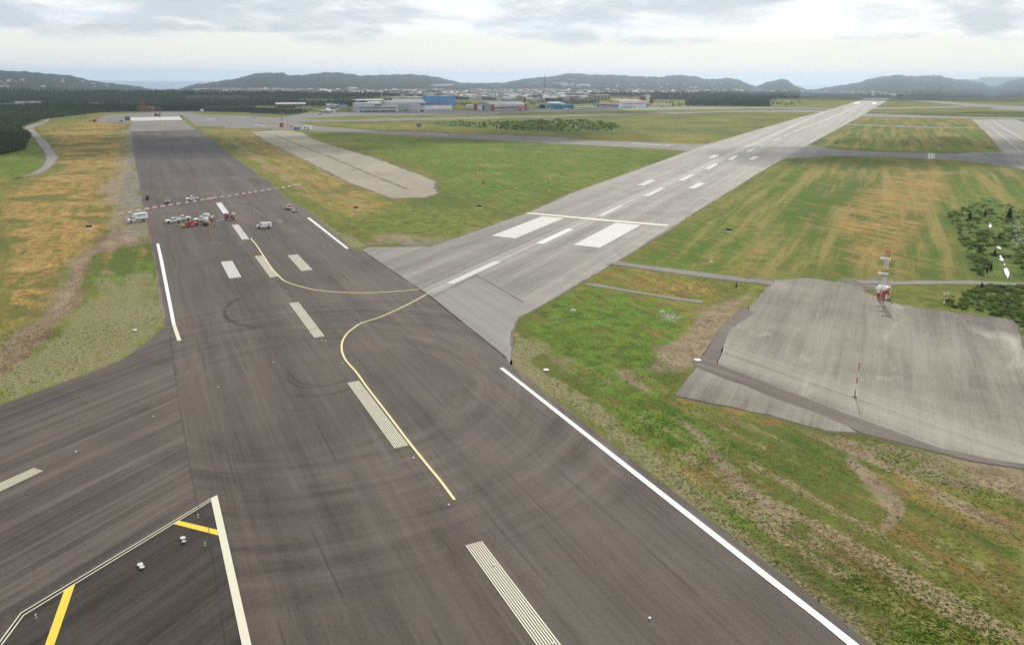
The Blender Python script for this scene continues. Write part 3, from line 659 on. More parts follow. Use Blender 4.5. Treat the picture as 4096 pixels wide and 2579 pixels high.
# the two runways
sheet('runway', [(1449,1003),(1470,990),(1721,988),(1789,965),(2048,873),(2112,852),(2300,768),(2498,698),(2827,579),(3200,470),(3285,449),(3462,395),(3564,394),(3437,469),(3384,499),(3230,581),(3180,610),(3135,636),(3025,698),(2483,1037),(2400,1085),(2250,1172),(2067,1276),(2044,1325),(2038,1456),(2000,1470),(1500,1300)], asp_grey, .35, vg=1.3)
sheet('runway_patch', [(1722,1186),(1906,1103),(1990,1150),(2094,1211),(2060,1262),(2042,1330),(2037,1450),(1930,1370)], asp_patch, .1)
sheet('runway', [(524,528),(787,519),(829,549),(884,591),(953,642),(1024,693),(1032,700),(1099,745),(1148,793),(1196,823),(1256,861),(1262,871),(1334,931),(1407,995),(1449,1003),(1600,1104),(1726,1190),(1880,1312),(2027,1433),(2040,1456),(2060,1478),(2073,1493),(2154,1561),(2278,1651),(2388,1736),(2528,1844),(3072,2259),(3238,2382),(3370,2488),(3700,2760),(3000,2900),(1100,2900),(-400,2900),(-900,2500),(-900,2010),(-400,1785),(0,1620),(145,1569),(340,1499),(425,1465),(480,1444),(527,1414),(574,1380),(617,1344),(652,1312),(664,1299),(655,1227),(638,1129),(624,1044),(608,976),(591,893),(572,800),(557,717),(536,604)], asp_dark, .28, vg=0.8)
sheet('runway_crossing', [(664,1305),(652,1312),(617,1344),(574,1380),(527,1414),(480,1444),(425,1465),(340,1499),(145,1569),(0,1620),(-400,1785),(-900,2010),(-900,2500),(85,2453),(700,2075),(790,2020),(760,1860),(735,1700),(712,1560),(692,1440),(680,1340)], asp_left, .12)
sheet('runway_cloud_shade', [(524,528),(787,519),(829,549),(884,591),(953,642),(1020,690),(960,705),(800,712),(559,716),(536,604)], asp_cloud_shade, .25)  # painted cloud shadow across the far dark runway, same surface beneath
sheet('runway_end', [(525,482),(730,480),(750,497),(787,519),(524,528)], asp_old, .2)
sheet('runway_threshold_pad', [(517,470),(719,467),(731,480.5),(525,484)], conc_white, .15)
sheet('shoulder', [(867,1986),(790,2030),(85,2455),(-60,2640),(-160,2800),(1060,2800),(1000,2570)], asp_tri)
sheet('abandoned_strip', Z2([(10,660),(260,642),(420,665),(540,730),(700,780),(850,825),(1020,875),(1130,920),(1350,1000)])+[(1735,723),(1747,774),(1701,791),(1573,794),(1446,748),(1334,700)]+Z2([(490,910),(350,840),(140,740)]), conc_strip, 1.2, vg=2)
ribbon('weed_crack', Z2([(30,665),(200,685),(380,760),(560,830),(760,910),(970,1003)])+[(1630,757)], 1.5, mat('weeds', (.12,.12,.06), .95, 0, .5, .8, .1), rag=1.2)
# right-hand pad, its tracks and roads
sheet('parking_pad', ZT([(210,600),(500,577),(800,618),(1005,650),(1000,700),(1060,722),(1240,795),(1500,840),(2330,948)])+[(4096,1400),(4330,1750),(4330,1900),(4096,1857),(4007,1846),(3769,1800),(3514,1710),(3310,1633),(3072,1545),(2868,1462),(2894,1383),(2919,1317),(3015,1253),(2994,1240),(3026,1200)], conc_pad, .35, vg=0.7)
sheet('parking_pad', ZG([(1735,635),(1540,905),(2408,1080)])+[(3310,1725),(3433,1731),(3300,1660),(3072,1575),(2900,1495)], conc_pad, .3, vg=0.5)
sheet('track', ZG([(2200,60),(2275,125),(2050,275),(1990,430),(1925,600),(2150,690),(2408,785)])+ZH([(560,1000),(1040,1180),(1640,1400),(2200,1514),(2408,1545),(2800,1600),(2800,1700),(2408,1590),(1900,1514),(1300,1360),(900,1260),(560,1110),(300,1010),(0,905)])+ZG([(2200,810),(2000,745),(1830,675),(1740,637),(1698,568),(1780,560),(1970,270)]), paving('track_asphalt', (.095,.076,.064), (.215,.182,.155), heading((3072,1560),(3600,1740)), .5, .5, .02, 0, .25, .85, .2), .2, vg=0.6)
sheet('road', ZJ([(1140,972),(1300,1000),(1800,1060),(2250,1120),(2406,1133)])+ZT([(210,600),(180,640),(0,612)])+ZJ([(2200,1147),(1700,1082),(1300,1027),(1130,1003),(1040,1010)]), asp_old, .3, vg=0.8)
ribbon('path', ZJ([(890,1155),(1000,1172),(1200,1207),(1400,1240),(1600,1273),(1830,1302)]), 2.6, gravel, rag=.8)
ribbon('gravel_road', [(3430,1130),(3500,1130),(3560,1134),(3700,1131),(3900,1131),(4096,1139),(4300,1147)], 4.2, gravel, rag=.35)
sheet('gravel_road', ZA([(440,180),(405,205),(330,225),(245,250),(250,290),(330,365),(380,430),(440,510),(440,570),(400,630),(330,680),(200,730),(110,748),(140,742),(250,720),(390,690),(450,650),(500,610),(545,550),(490,460),(440,390),(365,335),(330,295),(310,260),(340,245),(445,210),(470,180)]), gravel, .5, vg=1.5)
ribbon('path', ZA([(370,335),(600,305),(900,291),(1225,281)]), 2.4, gravel, rag=.5)
ribbon('path', Z1([(1620,663),(1800,662),(2000,657),(2100,640)]), 3.0, gravel, rag=.5)

# paint on the dark runway
STEP[0] = .0012; LV[0] += .003
for c in ([(863.5,813),(886,811.4),(916.6,854),(892.7,855.5)], [(928,901),(954,899.6),(997,958),(969,960)], [(884,1048.4),(928,1044.7),(965.3,1110),(918.5,1115)],
          [(1018.7,1026),(1048.6,1023.4),(1113.3,1107.3),(1081.4,1111.5)], [(1150.3,1023),(1189.8,1018.8),(1250.2,1080.9),(1206.9,1085.2)],
          [(1156.7,1214.4),(1193.2,1209.8),(1298.3,1346.3),(1257.9,1352.6)], [(1389.7,1533),(1435.2,1524.6),(1634.2,1784),(1578.9,1795)], [(1861.3,2183),(1927.6,2166.6),(2320,2680),(2228,2697)]):
    bars('runway_centre_dash', *c, 8 if c[0][0] != 863.5 else 9, cream_p if c[0][0] > 1000 else white_p, .40 if c[0][0] > 863.6 else .25)
bars('runway_centre_dash', (136,1874), (173,1885), (-260,2092), (-260,2050), 8, cream_p, .42)
sheet('runway_edge_line', [(1997.8,1475),(2012.7,1472.5),(2048,1500),(2490,1844),(3072,2297),(3318,2488),(3620,2724),(3560,2724),(3278,2488),(3072,2327),(2462.6,1844),(2048,1514)], white_p)
sheet('runway_edge_line', [(1228,873),(1239,872),(1396.5,995.9),(1385.5,996.7)], white_p)
sheet('runway_edge_line', [(625.4,976.6),(636.6,976),(652.7,1044),(703,1299),(688,1299),(639,1044)], white_p)
sheet('runway_edge_line', [(688,1299),(703,1299),(725.9,1363.8),(709.3,1365)], cream_p)
sheet('runway_edge_line', [(865.4,1984),(869.6,1982.6),(1005.7,2579),(1040,2730),(1000,2730),(967.4,2579),(844,1998)], cream_p)
ribbon('shoulder_line', [(862,1986),(85,2453.8),(-2,2572),(-80,2680)], .16, cream_p)
ribbon('shoulder_line', [(846,2004),(95,2463),(9,2579),(-60,2674)], .16, cream_p)
sheet('shoulder_stripe', [(716.5,2085),(871.7,2122),(874.7,2144.2),(695,2098)], yellow_p)
sheet('shoulder_stripe', [(257.3,2365.5),(302,2337),(219,2579),(184,2682),(143,2682),(182,2579)], yellow_p)
ribbon('taxi_line', [(1001.9,954.2),(1024,979.7),(1053.8,1024.4),(1087.8,1075.4),(1113.3,1103),(1130.3,1120),(1155.8,1132.8),(1211,1150.2),(1279,1163.8),(1377,1171.9),(1479,1172.8),(1576.8,1168),(1636.4,1162.6),(1678.9,1157.9)], .42, pale_yellow_p, smooth=6)
ribbon('taxi_line', [(1715,1174.5),(1632,1219),(1534.3,1264.6),(1449.2,1293.5),(1415.2,1313.5),(1389.7,1334.8),(1372.7,1360.3),(1366.7,1385.8),(1369.3,1411.3),(1381.2,1439),(1396,1458),(1428,1493.8),(1470.5,1553.5),(1555.6,1664),(1636.3,1770.4),(1704.4,1855.5),(1763.9,1927.7),(1818.3,2001.3)], .42, pale_yellow_p, smooth=6)
# paint on the grey runway
for q in ([(130,772),(540,614),(715,630),(322,793)], [(788,845),(1130,667),(1332,685),(1000,868)]): 
    a, b, c, d = ZJ(q); bars('runway_touchdown_block', a, d, c, b, 16, worn_p, .12)
for q in ([(482,833),(745,713),(797,717),(545,838)], [(980,612),(1160,527),(1195,529),(1025,615)], [(1345,452),(1490,385),(1530,387),(1400,453)], [(1625,328),(1720,282),(1770,280),(1670,330)], [(1840,233),(1920,193),(1955,195),(1880,237)], [(2020,160),(2080,127),(2118,125),(2065,163)], [(2170,95),(2225,70),(2255,68),(2205,97)],
          [(1300,365),(1400,322),(1457,323),(1357,368)], [(1705,391),(1795,345),(1852,349),(1760,394)], [(1865,146),(1920,119),(1965,121),(1915,148)], [(2185,159),(2235,133),(2283,136),(2230,161)]):
    sheet('runway_dash', ZJ(q), worn_p if q[0][0] < 700 else faded_p)
a, b, c, d = [(1783,1135),(1976.6,1046.5),(2005.5,1050),(1812.8,1139.2)]; bars('runway_dash', a, d, c, b, 8, worn_p, .15)
sheet('runway_threshold_bar', ZJ([(402,592),(425,584),(1000,637),(1558,684),(1540,694),(1000,650)]), cream_p)
ribbon('runway_centre_line', Z4([(395,727),(455,706)]), 1.1, worn_p); ribbon('runway_centre_line', Z4([(485,690),(540,671)]), 1.1, worn_p)
ribbon('runway_centre_line', Z4([(565,657),(750,588),(940,512),(1050,462),(1180,405)]), 1.3, worn_p)
for q in ([(1030,430),(1060,420),(1100,422),(1075,434)], [(1180,432),(1200,421),(1232,423),(1215,437)], [(1110,395),(1120,391),(1320,392),(1316,397)]): sheet('runway_dash', Z4(q), worn_p)
ribbon('taxi_line', Z4([(360,745),(300,772),(335,792),(450,808),(700,812),(1000,818),(1700,852),(2408,877)]), .35, cream_p, smooth=4)
ribbon('taxi_line', Z4([(150,830),(210,815),(300,812),(700,811)]), .35, cream_p)
ribbon('taxi_line', Z4([(2090,580),(2160,632),(2260,712),(2385,822)]), .5, pale_yellow_p); ribbon('taxi_line', Z4([(2140,556),(2250,630),(2408,728),(2600,850)]), .7, cream_p)
for q in ([(1640,830),(1640,876)], [(1652,829),(1650,877)], [(1664,829),(1662,877)], [(1676,830),(1675,877)], [(1688,830),(1688,877)]): ribbon('holding_line', Z4(q), .55, cream_p)
for c, s in ((Z2([(1412,668),(1592,690),(1352,678),(1652,682)]), 1.3), (Z3([(1060,747),(1368,776),(1015,758),(1408,766)]), 1.3), (Z2([(25,598),(125,614),(-60,606),(200,608)]), 1.3), (Z1([(1915,539),(1965,548),(1890,546),(2000,540)]), 1.2), (Z1([(1650,552),(1720,562),(1650,562),(1720,551)]), 1.0)):
    ribbon('closure_cross', c[:2], s, white_p); ribbon('closure_cross', c[2:], s, white_p)
# tyre marks and seams, thin dark films of rubber and bitumen
rub = mat('tyre_rubber_mark', (.062,.052,.045), .85, 0, .25, 1.0, .2)
def arc(cx, cy, pts, w=.16): ribbon('tyre_mark', ZE(pts) if cx == 'E' else (ZF(pts) if cx == 'F' else ZB(pts)), w, rub, smooth=5, lift=.0012)
arc('B', 0, [(2250,350),(2150,400),(2105,470),(2130,540),(2220,595),(2408,632)]); arc('B', 0, [(2260,362),(2165,412),(2122,478),(2146,532),(2230,583),(2408,620)])
arc('F', 0, [(310,0),(300,50),(345,95),(450,130),(640,128)], .12); arc('F', 0, [(350,0),(355,40),(430,90),(600,118),(740,102),(870,45)], .1)
arc('F', 0, [(340,208),(500,218),(700,200),(890,150)], .12); arc('F', 0, [(360,200),(520,208),(700,190),(880,142)], .1)
arc('F', 0, [(200,330),(380,345),(560,330)], .08); arc('F', 0, [(330,390),(450,402),(560,385)], .08)
arc('E', 0, [(590,1060),(700,1020),(860,965),(1020,930),(1100,910)], .1); arc('E', 0, [(430,1150),(560,1095),(700,1050)], .1)
seam = mat('bitumen_seam', (.056,.048,.042), .8, 0, .3, 1.5, .2)
for p, w in (([(1449,1004),(1726,1190),(2027,1433)], .18), ([(680,1330),(700,1490),(722,1640),(752,1820),(790,2022),(833,2100),(880,2420),(920,2650)], .045), ([(1726,1191),(1906,1104)], .15), ([(1906,1104),(1990,1150),(2094,1211)], .15), ([(524,528),(787,519)], .5), ([(655,1300),(690,1297)], .3)):
    ribbon('joint', p, w, seam, rag=.8, lift=.0012)

for q in ([(1180,742),(1300,730)], [(1830,684),(1935,674)], [(1480,737),(1510,735)], [(965,332),(1070,324)], [(1480,296),(1560,288)], [(1590,407),(1665,402)], [(840,66),(900,64)], [(880,140),(945,136)], [(1310,112),(1390,112)], [(1230,42),(1310,40)], [(1385,196),(1470,192)], [(545,549),(600,548)], [(1690,270),(1725,267)]):
    a, b = Z5(q)
    for i in range(6):
        if random.random() < .75:
            x, y = a[0]+(b[0]-a[0])*(i+.2)/6, a[1]+(b[1]-a[1])*(i+.2)/6; ribbon('survey_mark', [(x, y), (x+(b[0]-a[0])/6*random.uniform(.3,.8), y+(b[1]-a[1])/9)], .28, worn_p)
ribbon('survey_mark', Z5([(1360,336),(1480,338),(1600,345),(1645,362),(1650,378),(1700,410),(1740,444)]), .12, worn_p); ribbon('survey_mark', Z5([(1245,498),(1330,487)]), .45, worn_p); ribbon('survey_mark', Z5([(1910,494),(1950,504)]), .3, worn_p)
for x0, x1, y in ((1186,1212,318),(1190,1215,352),(1190,1228,420),(1188,1222,480),(1195,1240,524),(1172,1245,567),(1165,1250,584),(1162,1252,653),(1185,1268,695),(1220,1280,770),(1240,1262,808),(1020,1050,860)):
    ribbon('survey_mark', ZA([(x0,y),(x1,y)]), .35, worn_p)

# ------------------------------------------------------------------ plain materials
M_ = {k: mat(k, *v[0], **v[1]) if False else mat(k, v[0], v[1], *(v[2:])) for k, v in {
 'white_metal': ((.80,.80,.78), .4, 0, .06, 1.0), 'dull_white': ((.62,.62,.60), .6, 0, .12, .6), 'silver': ((.45,.46,.47), .35, .3), 'red_body': ((.55,.03,.02), .35),
 'red_orange': ((.62,.09,.03), .6), 'dark_red': ((.16,.025,.02), .6, 0, .3, 2.0), 'glass': ((.02,.025,.03), .12), 'rubber': ((.02,.02,.02), .85), 'rim': ((.35,.35,.36), .35, .6),
 'lamp_glass': ((.75,.74,.68), .2), 'tail_red': ((.45,.02,.02), .3), 'black': ((.02,.02,.022), .6), 'dark_grey': ((.07,.07,.075), .6, 0, .2, .5), 'steel': ((.30,.31,.32), .5, .4, .15, 1.0),
 'logo_blue': ((.05,.14,.42), .5), 'logo_green': ((.10,.36,.10), .5), 'yellow_metal': ((.62,.42,.04), .5), 'tan_metal': ((.42,.34,.20), .6, 0, .25, 3.0), 'hi_vis': ((.85,.22,.04), .7), 'hi_green': ((.30,.60,.12), .7),
 'lattice_red': ((.42,.06,.035), .6), 'faded_red': ((.26,.11,.09), .8), 'lattice_white': ((.72,.72,.70), .6), 'orange': ((.85,.20,.03), .5), 'blue_box': ((.05,.16,.36), .6), 'wood': ((.10,.07,.045), .9),
 'wall_grey': ((.40,.42,.43), .7, 0, .08, .05), 'wall_light': ((.52,.54,.54), .7, 0, .08, .05), 'wall_brown': ((.20,.15,.11), .8, 0, .15, .1), 'wall_cream': ((.58,.56,.44), .7, 0, .08, .08), 'wall_blue': ((.15,.33,.60), .6, 0, .1, .05), 'wall_blue_dark': ((.05,.16,.42), .6),
 'wall_teal': ((.07,.30,.36), .6, 0, .15, .1), 'wall_red': ((.34,.06,.05), .7, 0, .15, .1), 'wall_conc': ((.38,.37,.34), .8, 0, .1, .1), 'wall_tan': ((.44,.36,.26), .8, 0, .1, .1), 'wall_dark': ((.10,.11,.13), .7, 0, .1, .1), 'wall_yellow': ((.68,.48,.05), .7), 'wall_brick': ((.26,.10,.07), .8, 0, .2, .2), 'wall_white': ((.70,.71,.71), .7, 0, .06, .05),
 'roof_white': ((.78,.78,.77), .6, 0, .08, .05), 'roof_grey': ((.36,.37,.37), .6, .1, .12, .05), 'roof_dark': ((.075,.07,.07), .8, 0, .2, .1), 'roof_light': ((.47,.48,.46), .6, 0, .08, .05), 'roof_rust': ((.30,.22,.18), .8, 0, .2, .08), 'roof_red': ((.28,.10,.07), .8, 0, .2, .2),
 'window_dark': ((.035,.045,.06), .25), 'opening': ((.015,.016,.018), .9), 'skin': ((.45,.27,.19), .6), 'bark': ((.09,.07,.05), .9, 0, .2, 2.0), 'stone': ((.62,.60,.55), .85, 0, .15, 1.0), 'earth': ((.09,.065,.05), .95, 0, .4, 1.0), 'foam': ((.62,.63,.63), .5, 0, .05, 1.0),
}.items()}

# ------------------------------------------------------------------ plants
def foliage(name, a, b, s=.35, tr=.2):
    m = bpy.data.materials.new(name); m.use_nodes = True; t = NT(m.node_tree)
    bs = t.n('ShaderNodeBsdfPrincipled'); o = t.n('ShaderNodeOutputMaterial'); t.l(bs.outputs[0], o.inputs[0])
    pos = t.n('ShaderNodeNewGeometry').outputs['Position']
    f = t.ss(t.math('ADD', t.math('MULTIPLY', t.noise(pos, s, 3, .6), .6), t.math('MULTIPLY', t.noise(pos, .06, 3, .6), .5)), .42, .68)
    t.l(t.mix(f, a, b), bs.inputs['Base Color']); bs.inputs['Roughness'].default_value = .8; bs.inputs['Specular IOR Level'].default_value = .2
    tl = t.n('ShaderNodeBsdfTranslucent'); t.l(bs.inputs['Base Color'].links[0].from_socket, tl.inputs[0]); mx = t.n('ShaderNodeMixShader'); mx.inputs[0].default_value = tr; t.l(bs.outputs[0], mx.inputs[1]); t.l(tl.outputs[0], mx.inputs[2]); t.l(mx.outputs[0], o.inputs[0])
    return m
f_spruce = foliage('spruce_needles', (.020,.036,.018), (.050,.074,.032))
f_leaf = foliage('broad_leaves', (.034,.060,.018), (.080,.120,.036), tr=.35)
f_scrub = foliage('scrub_leaves', (.080,.135,.028), (.200,.270,.065), tr=.6)
def spruce_arr(seed, tiers=6, n=7):
    r_ = random.Random(seed); V = []; Fc = []
    for k in range(tiers):
        z0 = .10+.82*k/tiers; z1 = min(1.0, z0+.30); rr = .30*(1-k/tiers)**.85+.035
        b = len(V); V.append((r_.uniform(-.01,.01), 0, z1)); m = n*2
        for i in range(m):
            t = 2*math.pi*i/m+k*.6; q = rr*(1.0 if i % 2 == 0 else .55)*r_.uniform(.75, 1.2)
            V.append((q*math.cos(t), q*math.sin(t), z0-(.03 if i % 2 == 0 else -.03)+r_.uniform(-.02,.02)))
        Fc += [(b, b+1+i, b+1+(i+1) % m) for i in range(m)]
    return np.array(V), np.array(Fc)
def bushy_arr(seed, n=90, w=.42, z0=.12):
    r_ = random.Random(seed); V = []; Fc = []
    lob = [(r_.uniform(-.22,.22), r_.uniform(-.22,.22), r_.uniform(.4,.75), r_.uniform(.18,.32)) for _ in range(6)]+[(0,0,.5,.34)]
    for _ in range(n):
        cx, cy, cz, cr_ = r_.choice(lob); d = Vector((r_.gauss(0,1), r_.gauss(0,1), r_.gauss(0,1))).normalized()*cr_*r_.uniform(.6,1.05)
        p = Vector((cx+d.x, cy+d.y, max(z0, cz+d.z*.9))); s = r_.uniform(.05,.11)
        a = Vector((r_.gauss(0,1), r_.gauss(0,1), r_.gauss(0,.5))).normalized()*s; b_ = (d.normalized()+Vector((r_.gauss(0,.5), r_.gauss(0,.5), r_.gauss(0,.5)))).cross(a).normalized()*s
        b = len(V); V += [p-a, p+b_, p+a, p-b_]; Fc += [(b,b+1,b+2),(b,b+2,b+3)]
    return np.array([tuple(v) for v in V])*np.array([w/.42, w/.42, 1]), np.array(Fc)
SPR = [spruce_arr(i) for i in range(5)]; SPRL = [spruce_arr(i+20, 3, 4) for i in range(4)]
BSH = [bushy_arr(i) for i in range(5)]; BSHL = [bushy_arr(i+30, 26, .46) for i in range(4)]
LOWB = [bushy_arr(i+60, 80, .62, .04) for i in range(5)]
def merged(name, pts, temps, m, kind='stuff', label=None, cat=None):
    Vs, Fs, off = [], [], 0
    for (x, y, z, h, w) in pts:
        V, Fc = temps[rng.integers(len(temps))]; a = rng.random()*6.283; c, s = math.cos(a), math.sin(a)
        P = np.empty_like(V); P[:,0] = x+(V[:,0]*c-V[:,1]*s)*w; P[:,1] = y+(V[:,0]*s+V[:,1]*c)*w; P[:,2] = z+V[:,2]*h
        Vs.append(P); Fs.append(Fc+off); off += len(V)
    if not Vs: return
    V = np.concatenate(Vs); Fc = np.concatenate(Fs)
    me = bpy.data.meshes.new(name); me.vertices.add(len(V)); me.vertices.foreach_set('co', V.ravel().astype(np.float32))
    me.loops.add(len(Fc)*3); me.loops.foreach_set('vertex_index', Fc.ravel().astype(np.int32))
    me.polygons.add(len(Fc)); me.polygons.foreach_set('loop_start', np.arange(0, len(Fc)*3, 3, dtype=np.int32)); me.update(calc_edges=True)
    me.materials.append(m); o = bpy.data.objects.new(name, me); COL.objects.link(o)
    return tag(o, label, cat, kind=kind)
def arr_mesh(name, A, m):
    me = bpy.data.meshes.new(name); me.from_pydata([tuple(v) for v in A[0]], [], [tuple(int(i) for i in f) for f in A[1]]); me.materials.append(m); return me
def scatter(poly, n, smin, smax, wr=(.75,1.05), terr=False):
    P = np.array(poly); out = []; x0, y0 = P.min(0); x1, y1 = P.max(0); k = 0
    while len(out) < n and k < n*30:
        k += 1; x, y = random.uniform(x0, x1), random.uniform(y0, y1)
        if poly_sd(np.array([x]), np.array([y]), poly)[0] < 0: continue
        p = terrain_hit(x, y) if terr else G(x, y)
        if p is None: continue
        h = random.uniform(smin, smax); out.append((p.x, p.y, p.z, h, h*random.uniform(*wr)))
    return out
T_CACHE = {}
def plant(kind, p, h, w, label, group, parts=True):
    nm, temps, m, cat = {'spruce': ('spruce_tree', SPR, f_spruce, 'tree'), 'leafy': ('broadleaf_tree', BSH, f_leaf, 'tree'), 'shrub': ('shrub', LOWB, f_scrub, 'shrub')}[kind]
    i = random.randrange(len(temps)); key = (kind, i)
    if key not in T_CACHE: T_CACHE[key] = arr_mesh(nm+'_crown' if parts else nm, temps[i], m)
    if parts:
        t = thing(nm, label, cat, p, random.random()*6.28, group); t.scale = (w, w, h)
        c = bpy.data.objects.new('crown', T_CACHE[key]); COL.objects.link(c); c.parent = t
        if 'trunk' not in T_CACHE:
            mb = MB(); mb.tube((0,0,-.02),(0,0,.30),.028,.02,6); mb.tube((0,0,.30),(.01,0,.8),.02,.008,6); T_CACHE['trunk'] = mb.build('trunk', M_['bark']).data
            bpy.data.objects.remove(bpy.data.objects['trunk'])
        k = bpy.data.objects.new('trunk', T_CACHE['trunk']); COL.objects.link(k); k.parent = t
        return t
    o = bpy.data.objects.new(nm, T_CACHE[key]); COL.objects.link(o); o.location = p; o.rotation_euler = (0,0,random.random()*6.28); o.scale = (w, w, h)
    return tag(o, label, cat, group)

def forests():
    near = []                                       # the wood left of the field
    F1 = ZA([(0,520),(130,495),(240,462),(245,405),(290,345),(205,298),(190,262),(300,215),(400,183),(560,165),(950,120),(1290,108),(1290,60),(900,45),(0,30),(-500,30),(-600,600)])
    for x_, n in ((F1, 6400),):
        near += scatter(F1, n, 3.6, 7.6, (.62,.95))
    near += scatter(ZA([(0,520),(130,495),(240,462),(245,405),(290,345),(205,298),(190,262),(0,200),(-500,200),(-600,600)]), 2600, 3.0, 6.6, (.7,1.05))
    near.sort(key=lambda q: q[0]**2+q[1]**2); near = [q for q in near if -0.75 < q[0]/q[1] < .8]
    vis = near[:290]; rest = near[290:]
    for k, q in enumerate(vis):
        if k % 2: plant('leafy', q[:3], q[3]*.85, q[4]*1.25, 'low leafy tree in the front of the dark wood left of the gravel road', 'leafy trees at the front of the left wood')
        else: plant('spruce', q[:3], q[3], q[4], 'dark stunted spruce in the front of the wood left of the gravel road', 'spruces at the front of the left wood')
    merged('forest', [q for i, q in enumerate(rest) if i % 2], SPRL, f_spruce)
    merged('forest', [(a,b,c,h*.85,w*1.3) for i, (a,b,c,h,w) in enumerate(rest) if i % 2 == 0], BSHL, f_leaf)
    far = []
    far += scatter(Z1([(1300,108+300),(1300,478),(1600,480),(1660,455),(1860,458),(2200,452),(2408,455),(2408,430),(1900,420),(1400,405)]), 1500, 4, 8, (.6,.9))
    far += scatter(Z1([(1300,480),(1650,482),(1900,474),(2190,478),(2408,492),(2408,508),(2000,505),(1620,492),(1300,492)]), 500, 2.5, 5, (.7,1.0))
    far += scatter(Z2([(0,405),(330,405),(460,425),(800,405),(1000,432),(1000,440),(800,462),(480,452),(210,425),(0,452)]), 700, 5, 9, (.6,.9))
    far += scatter(Z2([(0,470),(400,485),(470,500),(300,518),(0,510)]), 260, 2.5, 5, (.7,1.0))
    far += scatter(Z2([(0,345),(660,348),(1000,372),(1100,385),(880,395),(500,400),(0,398)]), 900, 6, 10, (.6,.9), True)
    far += scatter(Z3([(1180,365),(1700,340),(2408,335),(2408,392),(2170,398),(2160,455),(1560,450),(1480,435),(1500,405),(1240,395)]), 2300, 4, 8, (.8,1.2), True)
    far += scatter(Z3([(1000,350),(2408,350),(2408,440),(2300,462),(1400,455),(1000,420)]), 350, 3, 7, (.8,1.2)) + scatter(Z4([(-100,350),(480,360),(430,400),(390,460),(-100,455)]), 260, 3, 9, (.8,1.2))
    far += scatter(Z4([(0,330),(600,335),(600,372),(340,398),(370,452),(150,455),(0,440)]), 700, 5, 10, (.6,.9), True)
    far += scatter(Z4([(560,345),(1340,352),(1500,332),(2700,318),(2700,384),(1720,386),(1340,378),(700,374)]), 2600, 5, 9, (.8,1.2), True)
    far += scatter(Z3([(0,400),(820,405),(830,432),(600,440),(230,445),(0,440)]), 260, 4, 7, (.6,.9)) 
    far += scatter(Z2([(1640,430),(1840,440),(1840,452),(1640,455)]), 60, 4, 7, (.6,.9))
    far += scatter(Z1([(0,365),(1500,365),(1500,402),(0,412)]), 1800, 5, 10, (.8,1.2), True)
    far += scatter(Z1([(0,320),(1200,330),(2400,345),(2400,372),(0,368)]), 1500, 8, 13, (.8,1.2), True)
    far += scatter(Z2([(0,345),(2408,345),(2408,372),(0,372)]), 1800, 6, 11, (.9,1.4), True)
    far += scatter(Z3([(0,330),(2408,322),(2408,360),(0,368)]), 3400, 6, 11, (.9,1.4), True)
    far += scatter(Z1([(0,402),(1300,396),(1300,490),(1100,492),(700,470),(0,440)]), 1500, 4, 8, (.8,1.2))
    far += scatter(Z1([(1300,396),(2408,396),(2408,425),(1300,425)]), 700, 4, 8, (.8,1.2))
    merged('forest', far, SPRL, f_spruce)
forests()
POOLS = [G(*q) for q in ZT([(2112,125),(2188,318),(2208,410),(2235,465),(2255,520),(2270,560)])]
def clear(q):
    for P in POOLS:
        d = Vector((q[0], q[1], 0))-P; v = P.normalized()     # nothing tall between the pools and the runway
        if abs(d.x*v.y-d.y*v.x) < 4.5 and -12 < d.dot(v) < 3: return False
    return True
